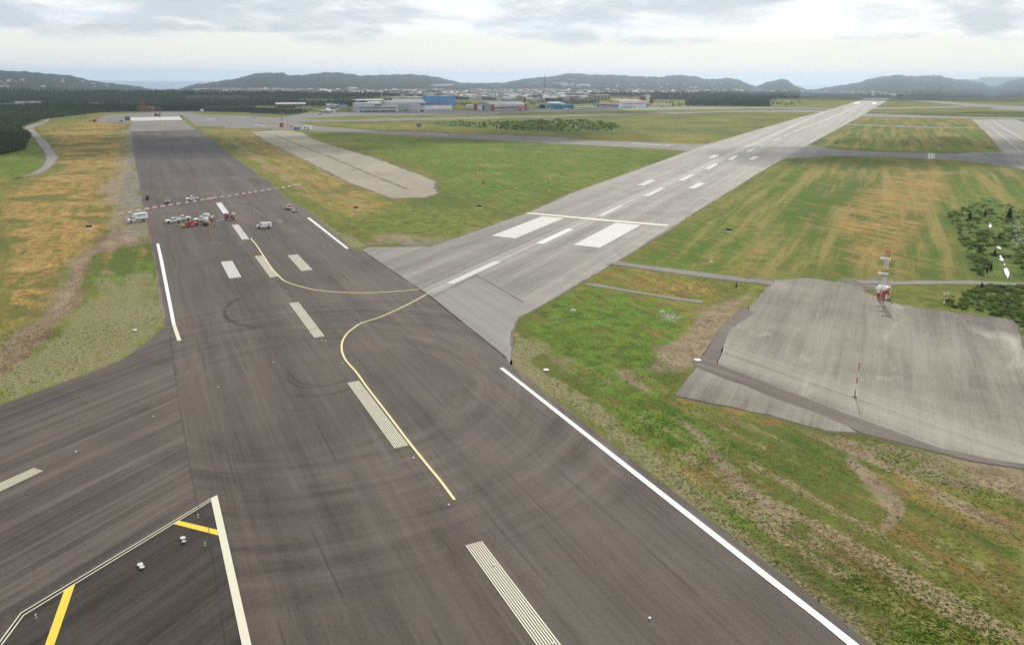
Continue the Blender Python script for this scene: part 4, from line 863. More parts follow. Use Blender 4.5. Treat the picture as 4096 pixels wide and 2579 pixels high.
def scrub():
    mid = scatter(Z3([(0,585),(200,570),(640,563),(880,590),(960,615),(900,640),(700,650),(560,630),(260,650),(0,635)]), 150, 2.2, 4.6, (.9,1.5))
    mid += scatter(Z2([(1640,595),(1700,575),(2050,582),(2408,570),(2408,640),(2100,625),(1760,622)]), 60, 2.0, 4.0, (.9,1.5))
    for k, q in enumerate(mid):
        if k % 4 == 0: plant('spruce', q[:3], q[3]*1.1, q[4]*.8, 'small dark spruce in the scrub patch between the taxiways', 'little spruces in the scrub between the taxiways', False)
        else: plant('shrub', q[:3], q[3]*.8, q[4]*1.2, 'bushy green shrub in the scrub patch between the taxiways', 'shrubs in the scrub between the taxiways', False)
    merged('undergrowth', scatter(Z3([(0,575),(640,562),(900,590),(980,618),(860,655),(560,655),(260,650),(0,640)]), 420, 1.0, 2.4, (1.2,2.2))+scatter(Z2([(1450,585),(1640,575),(2050,582),(2408,568),(2408,648),(2280,645),(1760,625),(1480,595)]), 300, .8, 2.0, (1.2,2.2)), LOWB[:3], f_scrub)
    rt = scatter(ZD([(2235,500),(2330,478),(2408,500),(2408,655),(2290,650),(2275,580)]), 130, .9, 2.2, (.9,1.5))
    rt += scatter(ZD([(2300,672),(2408,672),(2408,780),(2375,745),(2330,735)]), 60, .8, 1.6, (1.0,1.7))
    rt = [q for q in rt if clear(q)]
    for k, q in enumerate(rt):
        if k % 30 == 0: plant('spruce', q[:3], q[3]*1.2, q[4]*1.0, 'small dark spruce in the boggy scrub at the right edge', 'little spruces in the scrub by the stream', False)
        else: plant('shrub', q[:3], q[3]*.55, q[4]*1.2, 'low green shrub in the boggy scrub by the stream', 'shrubs in the scrub by the stream', False)
    merged('undergrowth', [q for q in scatter(ZD([(2225,500),(2330,470),(2460,500),(2460,655),(2290,650),(2265,580)]), 650, .3, .9, (1.5,3.0))+scatter(ZD([(2200,715),(2300,672),(2460,672),(2460,790),(2375,750),(2290,733)]), 350, .25, .8, (1.5,3.0)) if clear(q)], LOWB[:3], f_scrub)
    for pts, lab, h in ((ZR([(538,1150)]), 'pointed dark spruce at the upper left corner of the scrub by the stream', 5.0), (ZR([(1015,1142)]), 'broad dark spruce highest in the scrub by the stream', 7.0), (ZR([(722,1118)]), 'round dark spruce between the pointed one and the broad one above the stream', 4.5),
                        (ZT([(2015,356)]), 'lone dark spruce left of the white stream, halfway down', 3.6), (ZT([(2112,512)]), 'lone dark spruce just left of the largest white pool', 3.4),
                        (Z3([(300,645)]), 'lone spruce in front of the scrub patch between the taxiways', 5.5), (Z4([(425,436)]), 'left one of two spruces alone on the far field', 10), (Z4([(447,437)]), 'right one of two spruces alone on the far field', 10.5), (Z4([(540,425)]), 'spruce standing apart right of the pair on the far field', 8), (ZJ([(65,352)]), 'thin dark sapling on the green field below the windsock', 2.6), (Z3([(1073,582)]), 'tiny lone bush on the field left of the grey runway', 2.2), (ZJ([(2095,1180)]), 'small bush beside the access road to the big pad', 1.8)):
        h *= .8; p = G(*pts[0]); plant('spruce', p, h, h*.85, lab, None)
    mb = MB()
    for _ in range(260):
        p = G(*ZG([(random.gauss(1490,42), random.gauss(160,20))])[0]); s = random.uniform(.05,.16)
        mb.box((p.x, p.y, s*.3), (s*1.6, s, s*.8), random.random()*3, .6)
    for _ in range(260):
        p = G(*ZR([(random.gauss(1140,50), random.uniform(1180,1480))])[0]); s = random.uniform(.08,.35)
        mb.box((p.x, p.y, s*.3), (s*1.6, s, s*.8), random.random()*3, .6)
    tag(mb.build('stones', M_['stone']), kind='stuff')
    for q in (ZT([(2100,112),(2118,106),(2124,128),(2112,146),(2096,130)]), ZT([(2162,306),(2185,304),(2210,322),(2200,332),(2175,322)]), ZT([(2190,384),(2206,382),(2212,404),(2228,412),(2226,438),(2186,424),(2200,410)]), ZT([(2230,455),(2240,455),(2240,475),(2230,475)]), ZT([(2232,500),(2256,494),(2280,540),(2272,572),(2262,592),(2254,570),(2236,530)])):
        sheet('stream', q, M_['foam'], .25, .8)
scrub()

def tufts():
    m = bpy.data.materials.new('grass_tufts'); m.use_nodes = True; t = NT(m.node_tree); b = t.n('ShaderNodeBsdfPrincipled'); o = t.n('ShaderNodeOutputMaterial'); t.l(b.outputs[0], o.inputs[0])
    pos = t.n('ShaderNodeNewGeometry').outputs['Position']; a = t.ss(t.noise(pos, .05, 5, .65), .38, .56); f = t.ss(t.noise(pos, .9, 4, .7), .35, .65)
    c = t.mix(a, t.mix(f, (.055,.120,.014), (.165,.235,.034)), t.mix(f, (.200,.170,.065), (.420,.340,.170))); t.l(c, b.inputs['Base Color']); b.inputs['Roughness'].default_value = .9; b.inputs['Specular IOR Level'].default_value = .1
    tl = t.n('ShaderNodeBsdfTranslucent'); t.l(c, tl.inputs[0]); mx = t.n('ShaderNodeMixShader'); mx.inputs[0].default_value = .5; t.l(b.outputs[0], mx.inputs[1]); t.l(tl.outputs[0], mx.inputs[2]); t.l(mx.outputs[0], o.inputs[0])
    zones = [(ZD([(1215,860),(1235,775),(1300,720),(1390,675),(1600,715),(1740,690),(1690,780),(1640,835),(1600,890),(1590,940),(2050,1030),(2408,1130),(2408,1516),(2060,1516),(1900,1400),(1500,1080)]), 26000), (ZD([(0,470),(60,430),(200,300),(300,290),(320,420),(335,560),(360,600),(385,750),(250,850),(0,945)]), 13000),
             (ZD([(1490,600),(1640,520),(1900,380),(2230,390),(2240,500),(2270,650),(2100,650),(1800,650)]), 9000), (ZD([(735,500),(760,450),(900,470),(1030,465),(1030,400),(900,350),(1600,365),(1240,490),(1060,560),(850,575)]), 8000), (ZD([(1400,640),(1450,625),(1780,668),(1750,695),(1640,705),(1380,672)]), 3500)]
    T = []
    for k in range(6):
        r_ = random.Random(k+400); V = []; Fc = []
        for j in range(3):
            an = r_.uniform(0, 6.28); q = r_.uniform(.25,.5); ca, sa = math.cos(an), math.sin(an); bx, by = r_.uniform(-.25,.25), r_.uniform(-.25,.25); b0 = len(V)
            V += [(bx-ca*q, by-sa*q, -.02), (bx+ca*q, by+sa*q, -.02), (bx+r_.uniform(-.3,.3), by+r_.uniform(-.3,.3), r_.uniform(.7,1.0))]; Fc.append((b0,b0+1,b0+2))
        T.append((np.array(V), np.array(Fc)))
    Vs, Fs, off = [], [], 0
    for zn, n in zones:
        P = np.array(zn); x0, y0 = P.min(0); x1, y1 = P.max(0); xs = rng.uniform(x0, x1, n*2); ys = rng.uniform(y0, y1, n*2); k = poly_sd(xs, ys, zn) > 6; xs, ys = xs[k][:n], ys[k][:n]
        u, v = xs-CX, CY-ys; d = np.array(camX)[None]*u[:,None]+np.array(camY)[None]*v[:,None]+np.array(FW)[None]*F; tt = H/-d[:,2]; X, Y = d[:,0]*tt, d[:,1]*tt
        keep = wob(X, Y, 9, 1.0)+rng.normal(0, .5, len(X)) > -.1; X, Y = X[keep], Y[keep]
        ti = rng.integers(6, size=len(X))
        for j in range(6):
            s = ti == j; x, y = X[s], Y[s]; m_ = len(x); V, Fc = T[j]; an = rng.uniform(0, 6.28, m_); w = rng.uniform(.25,.80,m_); h = rng.uniform(.03,.11,m_); ca, sa = np.cos(an)*w, np.sin(an)*w
            Q = np.stack([x[:,None]+V[None,:,0]*ca[:,None]-V[None,:,1]*sa[:,None], y[:,None]+V[None,:,0]*sa[:,None]+V[None,:,1]*ca[:,None], V[None,:,2]*h[:,None]], -1)
            Vs.append(Q.reshape(-1,3)); Fs.append((Fc[None]+(np.arange(m_)*len(V))[:,None,None]+off).reshape(-1,3)); off += m_*len(V)
    V = np.concatenate(Vs); Fc = np.concatenate(Fs); me = bpy.data.meshes.new('grass'); me.vertices.add(len(V)); me.vertices.foreach_set('co', V.ravel().astype(np.float32))
    me.loops.add(len(Fc)*3); me.loops.foreach_set('vertex_index', Fc.ravel().astype(np.int32)); me.polygons.add(len(Fc)); me.polygons.foreach_set('loop_start', np.arange(0, len(Fc)*3, 3, dtype=np.int32)); me.update(calc_edges=True)
    me.materials.append(m); o_ = bpy.data.objects.new('grass', me); COL.objects.link(o_); tag(o_, kind='stuff')
tufts()

# ------------------------------------------------------------------ buildings
def span(A, B): return (G(*B)-G(*A)).length
def bld(name, label, cat, A, B, depth, h, wall, roof, shape='flat', rise=2.0, over=.4, group=None, terr=False):
    a = terrain_hit(*A) if terr else G(*A); b = terrain_hit(*B) if terr else G(*B); d = b-a; L = math.hypot(d.x, d.y)
    t = thing(name, label, cat, a, math.atan2(d.y, d.x), group); t['L'] = L; del t['L']
    mb = MB()
    if shape == 'gable_x':      # ridge parallel to the front
        mb.prof([(0,-1),(L,-1),(L,h),(0,h)], 0, depth); mb.build('wall', M_[wall], t)
        r = MB(); n = [(-over,-over,h-.1),(L+over,-over,h-.1),(L+over,depth/2,h+rise),(-over,depth/2,h+rise),(-over,depth+over,h-.1),(L+over,depth+over,h-.1)]
        r.add(n, [(0,1,2,3),(3,2,5,4),(0,3,4),(1,5,2),(0,4,5,1)]); r.build('roof', M_[roof], t)
    elif shape == 'gable_y':    # ridge runs away from the front
        mb.prof([(0,-1),(L,-1),(L,h),(L/2,h+rise),(0,h)], 0, depth); mb.build('wall', M_[wall], t)
        r = MB(); e = .25
        for s0, s1 in (((-over,h-over*rise/(L/2)),(L/2,h+rise)), ((L/2,h+rise),(L+over,h-over*rise/(L/2)))):
            r.add([(s0[0],-over,s0[1]+.02),(s1[0],-over,s1[1]+.02),(s1[0],depth+over,s1[1]+.02),(s0[0],depth+over,s0[1]+.02),(s0[0],-over,s0[1]+e),(s1[0],-over,s1[1]+e),(s1[0],depth+over,s1[1]+e),(s0[0],depth+over,s0[1]+e)], [(3,2,1,0),(4,5,6,7),(0,1,5,4),(1,2,6,5),(2,3,7,6),(3,0,4,7)])
        r.build('roof', M_[roof], t)
    elif shape == 'vault':      # curved roof, axis parallel to the front
        mb.prof([(0,-1),(L,-1),(L,h),(0,h)], 0, depth); mb.build('wall', M_[wall], t)
        r = MB(); n = 10; vs = []
        for i in range(n+1):
            y = -over+(depth+2*over)*i/n; z = h+rise*math.sin(math.pi*i/n)
            vs += [(-over,y,z),(L+over,y,z)]
        r.add(vs, [(2*i,2*i+1,2*i+3,2*i+2) for i in range(n)]+[tuple(2*i for i in range(n+1)), tuple(2*i+1 for i in reversed(range(n+1)))]); r.build('roof', M_[roof], t)
    else:
        mb.prof([(0,-1),(L,-1),(L,h),(0,h)], 0, depth); mb.build('wall', M_[wall], t)
        r = MB(); r.box((L/2, depth/2, h+.15), (L+2*over*.5, depth+2*over*.5, .3)); r.build('roof', M_[roof], t)
    return t, L
def panel(t, name, m, x0, x1, z0, z1, out=.08, y=None, side=None, depth=0):
    """a part lying on the front wall (or on the left wall when side is set to y0,y1)"""
    mb = MB()
    if side: mb.box((-out/2, (side[0]+side[1])/2, (z0+z1)/2), (out, side[1]-side[0], z1-z0))
    else: mb.box(((x0+x1)/2, -out/2, (z0+z1)/2), (x1-x0, out, z1-z0))
    return mb.build(name, M_[m], t)
def windows(t, n, x0, x1, z0, z1, frac=.6, m='window_dark', name='window', out=.08):
    w = (x1-x0)/n; first = None
    for i in range(n):
        c = x0+w*(i+.5)
        if first is None: first = panel(t, name, m, c-w*frac/2, c+w*frac/2, z0, z1, out); bx = c
        else:
            o = first.copy(); COL.objects.link(o); o.parent = t; o.location = (c-bx, 0, 0)
def airport_buildings():
    D = lambda p: G(*p).length; px = lambda p, n: n*D(p)/F*1.02
    # storage shed
    A, B = ZP([(-285,161),(73,160)]); A = (1106,432.5); B = (1225,431.5)
    t, L = bld('storage_shed', 'long brown shed with white sloping roof and dark lower wall, leftmost of the far buildings', 'shed', A, B, 16, px(A,14), 'wall_brown', 'roof_white', 'gable_x', 2.2)
    windows(t, 8, 3, L-3, .4, 3.2, .72, 'opening', 'door')
    for p, q, h, lab, w, r in (((1183,432),(1210,432),6,'small white hut with dark roof at the right end of the brown shed','wall_white','roof_dark'), ((1211,432),(1243,431),7,'low white house with red roof beside the brown shed','wall_white','roof_red'),
                           ((1306,430),(1332,430),13,'pale grey gabled house behind the airliner, left of two','wall_light','roof_light'), ((1333,431),(1358,430.5),12,'grey gabled house right behind the airliner nose','wall_grey','roof_grey'), ((1360,432),(1393,431),11,'blue grey house under a slate roof left of the terminal','wall_grey','wall_blue_dark')):
        t, L = bld('house', lab, 'house', p, q, 9, px(p,h)*.62, w, r, 'gable_x', px(p,h)*.38); windows(t, 3, .6, L-.6, 1.0, 2.2, .45); panel(t, 'door', 'wall_dark', L*.82, L*.82+1, 0, 2.1, .1)
    # grey terminal with long window bands
    A, B = (1429,449.5), (1590,448); h = px(A, 31)
    t, L = bld('terminal', 'long two storey grey terminal with dark window bands and white roof beside the airliner', 'building', A, B, 34, h*.62, 'wall_light', 'roof_grey')
    mb = MB(); mb.box((L*.30, 20, h*.81), (L*.62, 27, h*.38)); mb.build('upper_storey', M_['wall_light'], t)
    mb = MB(); mb.box((L*.30, 20, h*1.005), (L*.64, 29, .5)); r = mb.build('roof', M_['roof_white'], t)
    panel(t, 'window_band', 'window_dark', 1, L-1, h*.44, h*.54, .12); panel(t, 'window_band', 'window_dark', 4, L-3, h*.02, h*.17, .12); panel(t, 'window_band', 'window_dark', L*.45, L*.63, h*.72, h*.86, .1).location = (0,6.5,0)
    windows(t, 16, 3, L-2, h*.18, h*.40, .9, 'wall_grey', 'cladding_panel', .16)
    for k in range(5): mb = MB(); mb.tube((L*(.15+.2*k),-2.5,0),(L*(.15+.2*k),-2.5,h*.4),.3,.3,8); mb.box((L*(.15+.2*k),-1.3,h*.4),(1.6,2.6,.5)); mb.build('jetty_post', M_['lattice_white'], t)
    panel(t, 'sign_panel', 'logo_blue', L*.40, L*.52, h*.50, h*.60, .2)
    # big white hangar behind
    A, B = (1545,441), (1703,440); h = px(A, 27)
    t, L = bld('hangar', 'largest pale hangar with low ridge roof behind the terminal', 'hangar', A, B, 55, h, 'wall_light', 'roof_light', 'gable_x', px(A,12)); panel(t, 'door', 'wall_grey', L*.30, L*.62, 0, h*.8)
    for k in (0.02,.12): mb = MB(); mb.box((L*k+3, 22, h+px(A,12)), (6,5,3)); mb.build('roof_vent', M_['dark_grey'], t)
    A, B = (1700,448), (1808,446); h = px(A, 24)
    t, L = bld('cargo_hall', 'long light grey cargo hall under a dark roof with a row of small windows', 'building', A, B, 32, h, 'wall_light', 'roof_dark', 'gable_x', px(A,6))
    windows(t, 14, 2, L-2, h*.10, h*.30, .45); panel(t, 'sign_panel', 'wall_blue_dark', 1, L*.12, h*.62, h*.80); panel(t, 'fascia', 'wall_white', 0, L, h*.42, h*.98, .15)
    A, B = (1642,446), (1699,448); h = px(A, 22)
    t, L = bld('cargo_office', 'pale wall sided hall with sloping roof left of the dark roofed cargo hall', 'building', A, B, 30, h*.8, 'wall_light', 'roof_light', 'gable_y', h*.35); panel(t, 'door', 'opening', L*.70, L*.92, 0, h*.28)
    panel(t, 'window_band', 'wall_dark', L*.05, L*.55, h*.15, h*.25)
    # blue building
    A, B = (1714,425), (1821,423); h = px(A, 37)
    t, L = bld('office_block', 'bright blue four storey office block with dark blue window rows', 'building', A, B, 20, h, 'wall_blue', 'wall_blue')
    for k in range(4): windows(t, 14, 2, L*.74, h*(.10+.22*k), h*(.20+.22*k), .78, 'wall_blue_dark')
    for k in range(4): windows(t, 5, L*.76, L-2, h*(.10+.22*k), h*(.20+.22*k), .6, 'wall_blue_dark')
    panel(t, 'stair_panel', 'wall_brown', L*.38, L*.43, h*.25, h*.80, .2)
    # sheds behind
    for A, B, hh, dp, w, r, lab in (((1439,411),(1572,409),9,40,'wall_light','roof_white','long flat warehouse with bright white roof behind the terminal'), ((1580,404),(1630,403),12,25,'wall_conc','roof_grey','pale concrete workshop left behind the blue block'), ((1634,404),(1704,402),13,25,'wall_conc','roof_light','long pale workshop with bay doors behind the large hangar'),
                                    ((1480,421),(1560,420),11,20,'wall_white','roof_white','white flat shed just left of the large hangar roof'), ((1868,433),(1917,433),12,12,'wall_white','roof_white','low white shed left of the red pillared hangar'), ((2584,424),(2600,424),8,8,'wall_conc','roof_grey','tiny shed right of the big white hangar')):
        t, L = bld('warehouse', lab, 'building', A, B, dp, px(A,hh), w, r); windows(t, 8, 1, L-1, px(A,hh)*.2, px(A,hh)*.7, .5, 'wall_dark')
    # hangar with red piers
    A, B = (1968,444), (2106,440.5); h = px(A, 26)
    t, L = bld('hangar', 'hangar with red corner piers, red bands and a curved grey roof', 'hangar', A, B, 50, h*.82, 'wall_light', 'roof_grey', 'vault', h*.40, .6)
    panel(t, 'red_band', 'wall_red', 4, L-4, h*.38, h*.52, .12); panel(t, 'red_band', 'wall_red', 4, L-4, h*.02, h*.08, .12); panel(t, 'window_band', 'window_dark', 5, L-6, h*.26, h*.36, .12)
    windows(t, 16, 18, L-5, h*.56, h*.78, .6, 'wall_grey', 'louvre')
    for x in (2.2, L-2): mb = MB(); mb.box((x,1.5,h*.45),(4.4,5,h*.9)); mb.build('corner_pier', M_['wall_red'], t)
    mb = MB(); mb.box((-1.0,48,h*.45),(4.4,5,h*.9)); mb.build('corner_pier', M_['wall_red'], t)
    panel(t, 'door', 'wall_conc', 0, 0, 0, h*.74, .4, side=(6,23)); panel(t, 'door', 'wall_white', 0, 0, 0, h*.74, .4, side=(28,45)); panel(t, 'door_gap', 'opening', 0, 0, 0, h*.74, .15, side=(23,28))
    # cream hangar and teal office
    A, B = (2186,433), (2222,433); h = px(A, 20)
    t, L = bld('hangar', 'cream hangar with low gable roof and a dark open door, left of the teal office', 'hangar', (2151,432), (2213,435), 34, h*.85, 'wall_cream', 'roof_light', 'gable_y', h*.28, .8)
    panel(t, 'door_opening', 'opening', L*.12, L*.50, 0, h*.62, .1); panel(t, 'door', 'wall_teal', L*.62, L*.88, 0, h*.6, .15)
    A, B = (2214,437.5), (2294,436); h = px(A, 19)
    t, L = bld('office', 'teal glass fronted office with stepped roof beside the cream hangar', 'building', A, B, 22, h*.8, 'wall_teal', 'wall_teal')
    for k in range(2): windows(t, 10, 1, L-1, h*(.12+.36*k), h*(.34+.36*k), .8, 'window_dark')
    mb = MB(); mb.box((L*.22, 8, h*.95), (L*.34, 12, h*.3)); mb.build('upper_storey', M_['wall_teal'], t)
    # white hangar with yellow gable
    A, B = (2475,433), (2584,431); h = px(A, 31)
    t, L = bld('hangar', 'large white hangar with rust grey roof and a yellow topped, red striped end wall', 'hangar', A, B, 62, h*.78, 'wall_white', 'roof_rust', 'gable_x', h*.20)
    windows(t, 14, L*.12, L*.55, h*.42, h*.50, .6); windows(t, 9, L*.56, L-4, h*.42, h*.50, .6); windows(t, 6, 6, L*.6, h*.04, h*.20, .5, 'wall_dark', 'door'); panel(t, 'ledge', 'wall_grey', 0, L, h*.56, h*.59, .5)
    panel(t, 'gable_band', 'wall_yellow', 0, 0, h*.70, h*.86, .5, side=(1,60)); panel(t, 'red_stripe', 'wall_red', 0, 0, h*.20, h*.36, .3, side=(1,61)); panel(t, 'door', 'wall_light', 0, 0, 0, h*.19, .2, side=(6,56))
    mb = MB(); mb.lathe((-.3,30,h*.86),[(3.4,-.3),(3.4,.3)],18,'X'); mb.lathe((-.7,30,h*.86),[(2.0,-.2),(2.0,.2)],18,'X'); mb.build('round_emblem', M_['wall_yellow'], t)
    t, L = bld('annexe', 'low grey annexe at the left foot of the yellow topped hangar', 'building', (2373,425), (2414,427), 14, px((2373,425),12), 'wall_grey', 'roof_grey', 'gable_y', 1.5); panel(t, 'door', 'opening', L*.4, L*.75, 0, 3)
    # portal framed concrete block, brick block
    A, B = (2373,406), (2442,405); h = px(A, 24)
    t, L = bld('concrete_hall', 'pale concrete hall with deep square portal openings and dark panels', 'building', A, B, 22, h, 'wall_tan', 'wall_tan')
    windows(t, 5, 1, L-1, h*.08, h*.80, .62, 'wall_dark', 'portal'); windows(t, 5, 1, L-1, h*.45, h*.62, .25, 'wall_grey', 'portal_panel', .2)
    A, B = (2580,413), (2614,412); h = px(A, 28)
    t, L = bld('office_block', 'red brick office block with white stair tower behind the big white hangar', 'building', A, B, 16, h*.85, 'wall_brick', 'roof_grey')
    mb = MB(); mb.box((L*.20,-.5,h*.55),(L*.36,6,h*1.1)); st = mb.build('stair_tower', M_['wall_light'], t)
    for k in range(4): panel(t, 'window_band', 'window_dark', L*.45, L*.96, h*(.08+.19*k), h*(.15+.19*k), .1)
    for A, B, hh, dp, w, r, lab in (((2538,404),(2584,403),8,16,'wall_brick','roof_rust','low brick wing left of the white stair tower'), ((2219,402),(2300,401),10,16,'wall_red','roof_red','long low red brick office with pale window strip'), ((2129,402),(2170,401),19,18,'wall_conc','roof_dark','three storey grey office with dark bands in the centre of the town edge')):
        t, L = bld('office', lab, 'building', A, B, dp, px(A,hh), w, r); h = px(A,hh)
        for k in range(max(1, int(hh/6))): panel(t, 'window_band', 'window_dark' if w != 'wall_red' else 'wall_light', .8, L-.8, h*(.22+.3*k), h*(.38+.3*k), .1)
    # left edge works
    for A, B, hh, w, r, lab in (((0,428),(90,427),9,'wall_dark','wall_blue_dark','long blue roofed plant at the left edge of the woods'), ((82,421),(116,420),9,'wall_white','roof_white','small white roofed shed in the left woods'), ((124,421),(168,419),10,'wall_light','roof_grey','grey roofed shed right of the white one in the left woods'), ((380,421),(415,420),6,'wall_tan','wall_tan','sandy coloured low hall in the woods left of the runway end'), ((1100,436),(1104,436),4,'wall_dark','roof_dark','tiny dark hut left of the brown shed')):
        t, L = bld('warehouse', lab, 'building', A, B, 20, px(A,hh), w, r); windows(t, 6, 1, L-1, px(A,hh)*.3, px(A,hh)*.6, .5)
    # long white halls on the far hillside
    for x0, x1, y, hh, lab, w in ((2249,2287,342,6,'left one of two bright white storage halls on the hillside','roof_white'), (2323,2360,345,6,'right one of two bright white storage halls on the hillside','roof_white'), (2113,2150,336,6,'dull grey hall on the hillside, leftmost','wall_grey'), (2210,2254,337,6,'dull grey hall just left of the white storage halls','wall_light'), (2276,2304,320,3,'small pale hall high on the ridge','wall_light'), (1413,1428,356,5,'round pale tank below the left ridge','roof_white'), (1740,1815,346,5,'pale hall row at the foot of the ridge dip','wall_light'), (1907,1950,332,5,'white halls on the skyline dip','roof_white'), (1957,1988,353,8,'tall pale block with flat roof rising over the town','wall_conc'), (2100,2170,364,6,'long white roofed store in the town','roof_white'), (2170,2250,366,5,'long pale roofed store right of the tall mast','roof_white'), (1620,1725,381,7,'long pale warehouse across the town edge','wall_conc'), (1470,1500,376,7,'tan hall at the left town edge','wall_tan'), (1340,1412,377,6,'long tan roofed hall in front of the town','wall_tan'), (1610,1660,366,5,'white roofed store beyond the town edge','roof_white'), (1880,1960,393,9,'large grey hall behind the red pillared hangar','wall_grey'), (3280,3322,371,3,'pale flat roofed store at the right town edge','roof_light')):
        A, B = (x0, y), (x1, y); a = terrain_hit(*A)
        if a is None: continue
        h = hh*a.length/F; t, L = bld('warehouse', lab, 'building', A, B, 35, h, w, w if 'roof' in w else 'roof_light', terr=True)
airport_buildings()

def town():
    protos = []
    for w, r, s in (('wall_grey','roof_dark',1), ('wall_conc','roof_dark',1), ('wall_tan','roof_dark',1), ('wall_grey','roof_red',1), ('wall_cream','roof_grey',1.3), ('wall_dark','roof_grey',2.4), ('wall_brick','roof_dark',1.2), ('wall_light','roof_light',2.8)):
        mb = MB(); L, D_, h = 12*s, 9*(1 if s < 2 else 2.2), 6 if s < 2 else 7; mb.mat(0).box((0,0,h/2-1),(L,D_,h+2))
        if s < 2: mb.mat(1).add([(-L/2-.4,-D_/2-.4,h),(L/2+.4,-D_/2-.4,h),(L/2+.4,0,h+2.6),(-L/2-.4,0,h+2.6),(-L/2-.4,D_/2+.4,h),(L/2+.4,D_/2+.4,h)], [(0,1,2,3),(3,2,5,4),(0,3,4),(1,5,2),(0,4,5,1)])
        else: mb.mat(1).box((0,0,h+.3),(L+.6,D_+.6,.6))
        o = mb.build('house' if s < 2 else 'shop_hall', [M_[w], M_[r]]); protos.append((o, s, mb, (w, r)))
    zones = [(Z1([(1550,318),(2408,318),(2408,352),(1560,350)]), 300), (Z2([(0,318),(900,325),(1700,322),(2408,322),(2408,352),(1000,356),(0,350)]), 620), (Z2([(1100,345),(2408,330),(2408,405),(2200,412),(1650,400),(1480,375),(1120,372)]), 420), (Z3([(0,325),(2300,322),(2300,340),(700,355),(0,365)]), 620), (Z3([(0,360),(720,350),(740,405),(300,412),(0,400)]), 240), (Z3([(300,250),(900,280),(1500,250),(1900,262),(1900,310),(300,310)]), 70), (Z4([(600,332),(1500,338),(1500,372),(1300,376),(900,350),(600,345)]), 130), (Z1([(0,200),(700,245),(900,300),(0,300)]), 24), (Z4([(1500,300),(2000,290),(2100,325),(1450,325)]), 40)]
    pts = []
    for z, n in zones:
        for (x, y, zz, h, w) in scatter(z, n, 1, 1, terr=True): pts.append((x, y, zz))
    pts = [p for p in pts if math.hypot(p[0], p[1]) > 1650]
    pts.sort(key=lambda p: p[0]**2+p[1]**2); used = [0]*len(protos)
    names = ['grey house under a dark roof in the town','buff grey house under a dark roof in the town','tan house under a dark roof in the town','grey house under a red roof in the town','cream house under a grey roof in the town','dark walled flat shop hall in the town','brick house under a dark roof in the town','pale flat roofed shop hall in the town']
    nh = [0, 0]; stuff = [[] for _ in protos]
    for k, p in enumerate(pts):
        i = random.choice([0,1,2,3,4,5,5,6,7,7]) if math.hypot(p[0],p[1]) < 2800 else random.choice([0,0,1,1,2,3,4,4,5,6,7])
        hall = protos[i][1] >= 2
        if nh[hall] < (95 if hall else 200):
            o = protos[i][0] if not used[i] else protos[i][0].copy()
            if used[i]: COL.objects.link(o)
            used[i] = 1; nh[hall] += 1
            o.location = p; o.rotation_euler = (0,0,random.choice([0,.3,-.3,1.2,.1])+random.uniform(-.15,.15)); s = random.uniform(.8,1.25); o.scale = (s, s, random.uniform(.8,1.2))
            tag(o, names[i], 'shop hall' if hall else 'house', 'shop halls of the town' if hall else 'houses of the town')
        else: stuff[i].append(p)
    for i, L in enumerate(stuff):
        o0, s0, mb, (w, r) = protos[i]; V0 = np.array(mb.v); big = MB()
        for p in L:
            a = random.choice([0,.3,-.3,1.2])+random.uniform(-.15,.15); c, s = math.cos(a), math.sin(a); q = random.uniform(.8,1.25); b = len(big.v)
            big.v += [(p[0]+(x*c-y*s)*q, p[1]+(x*s+y*c)*q, p[2]+z*q) for x, y, z in mb.v]
            big.f += [tuple(b+j for j in f) for f in mb.f]; big.m += mb.m
        if big.v: tag(big.build('far_town', [M_[w], M_[r]]), kind='stuff')
town()

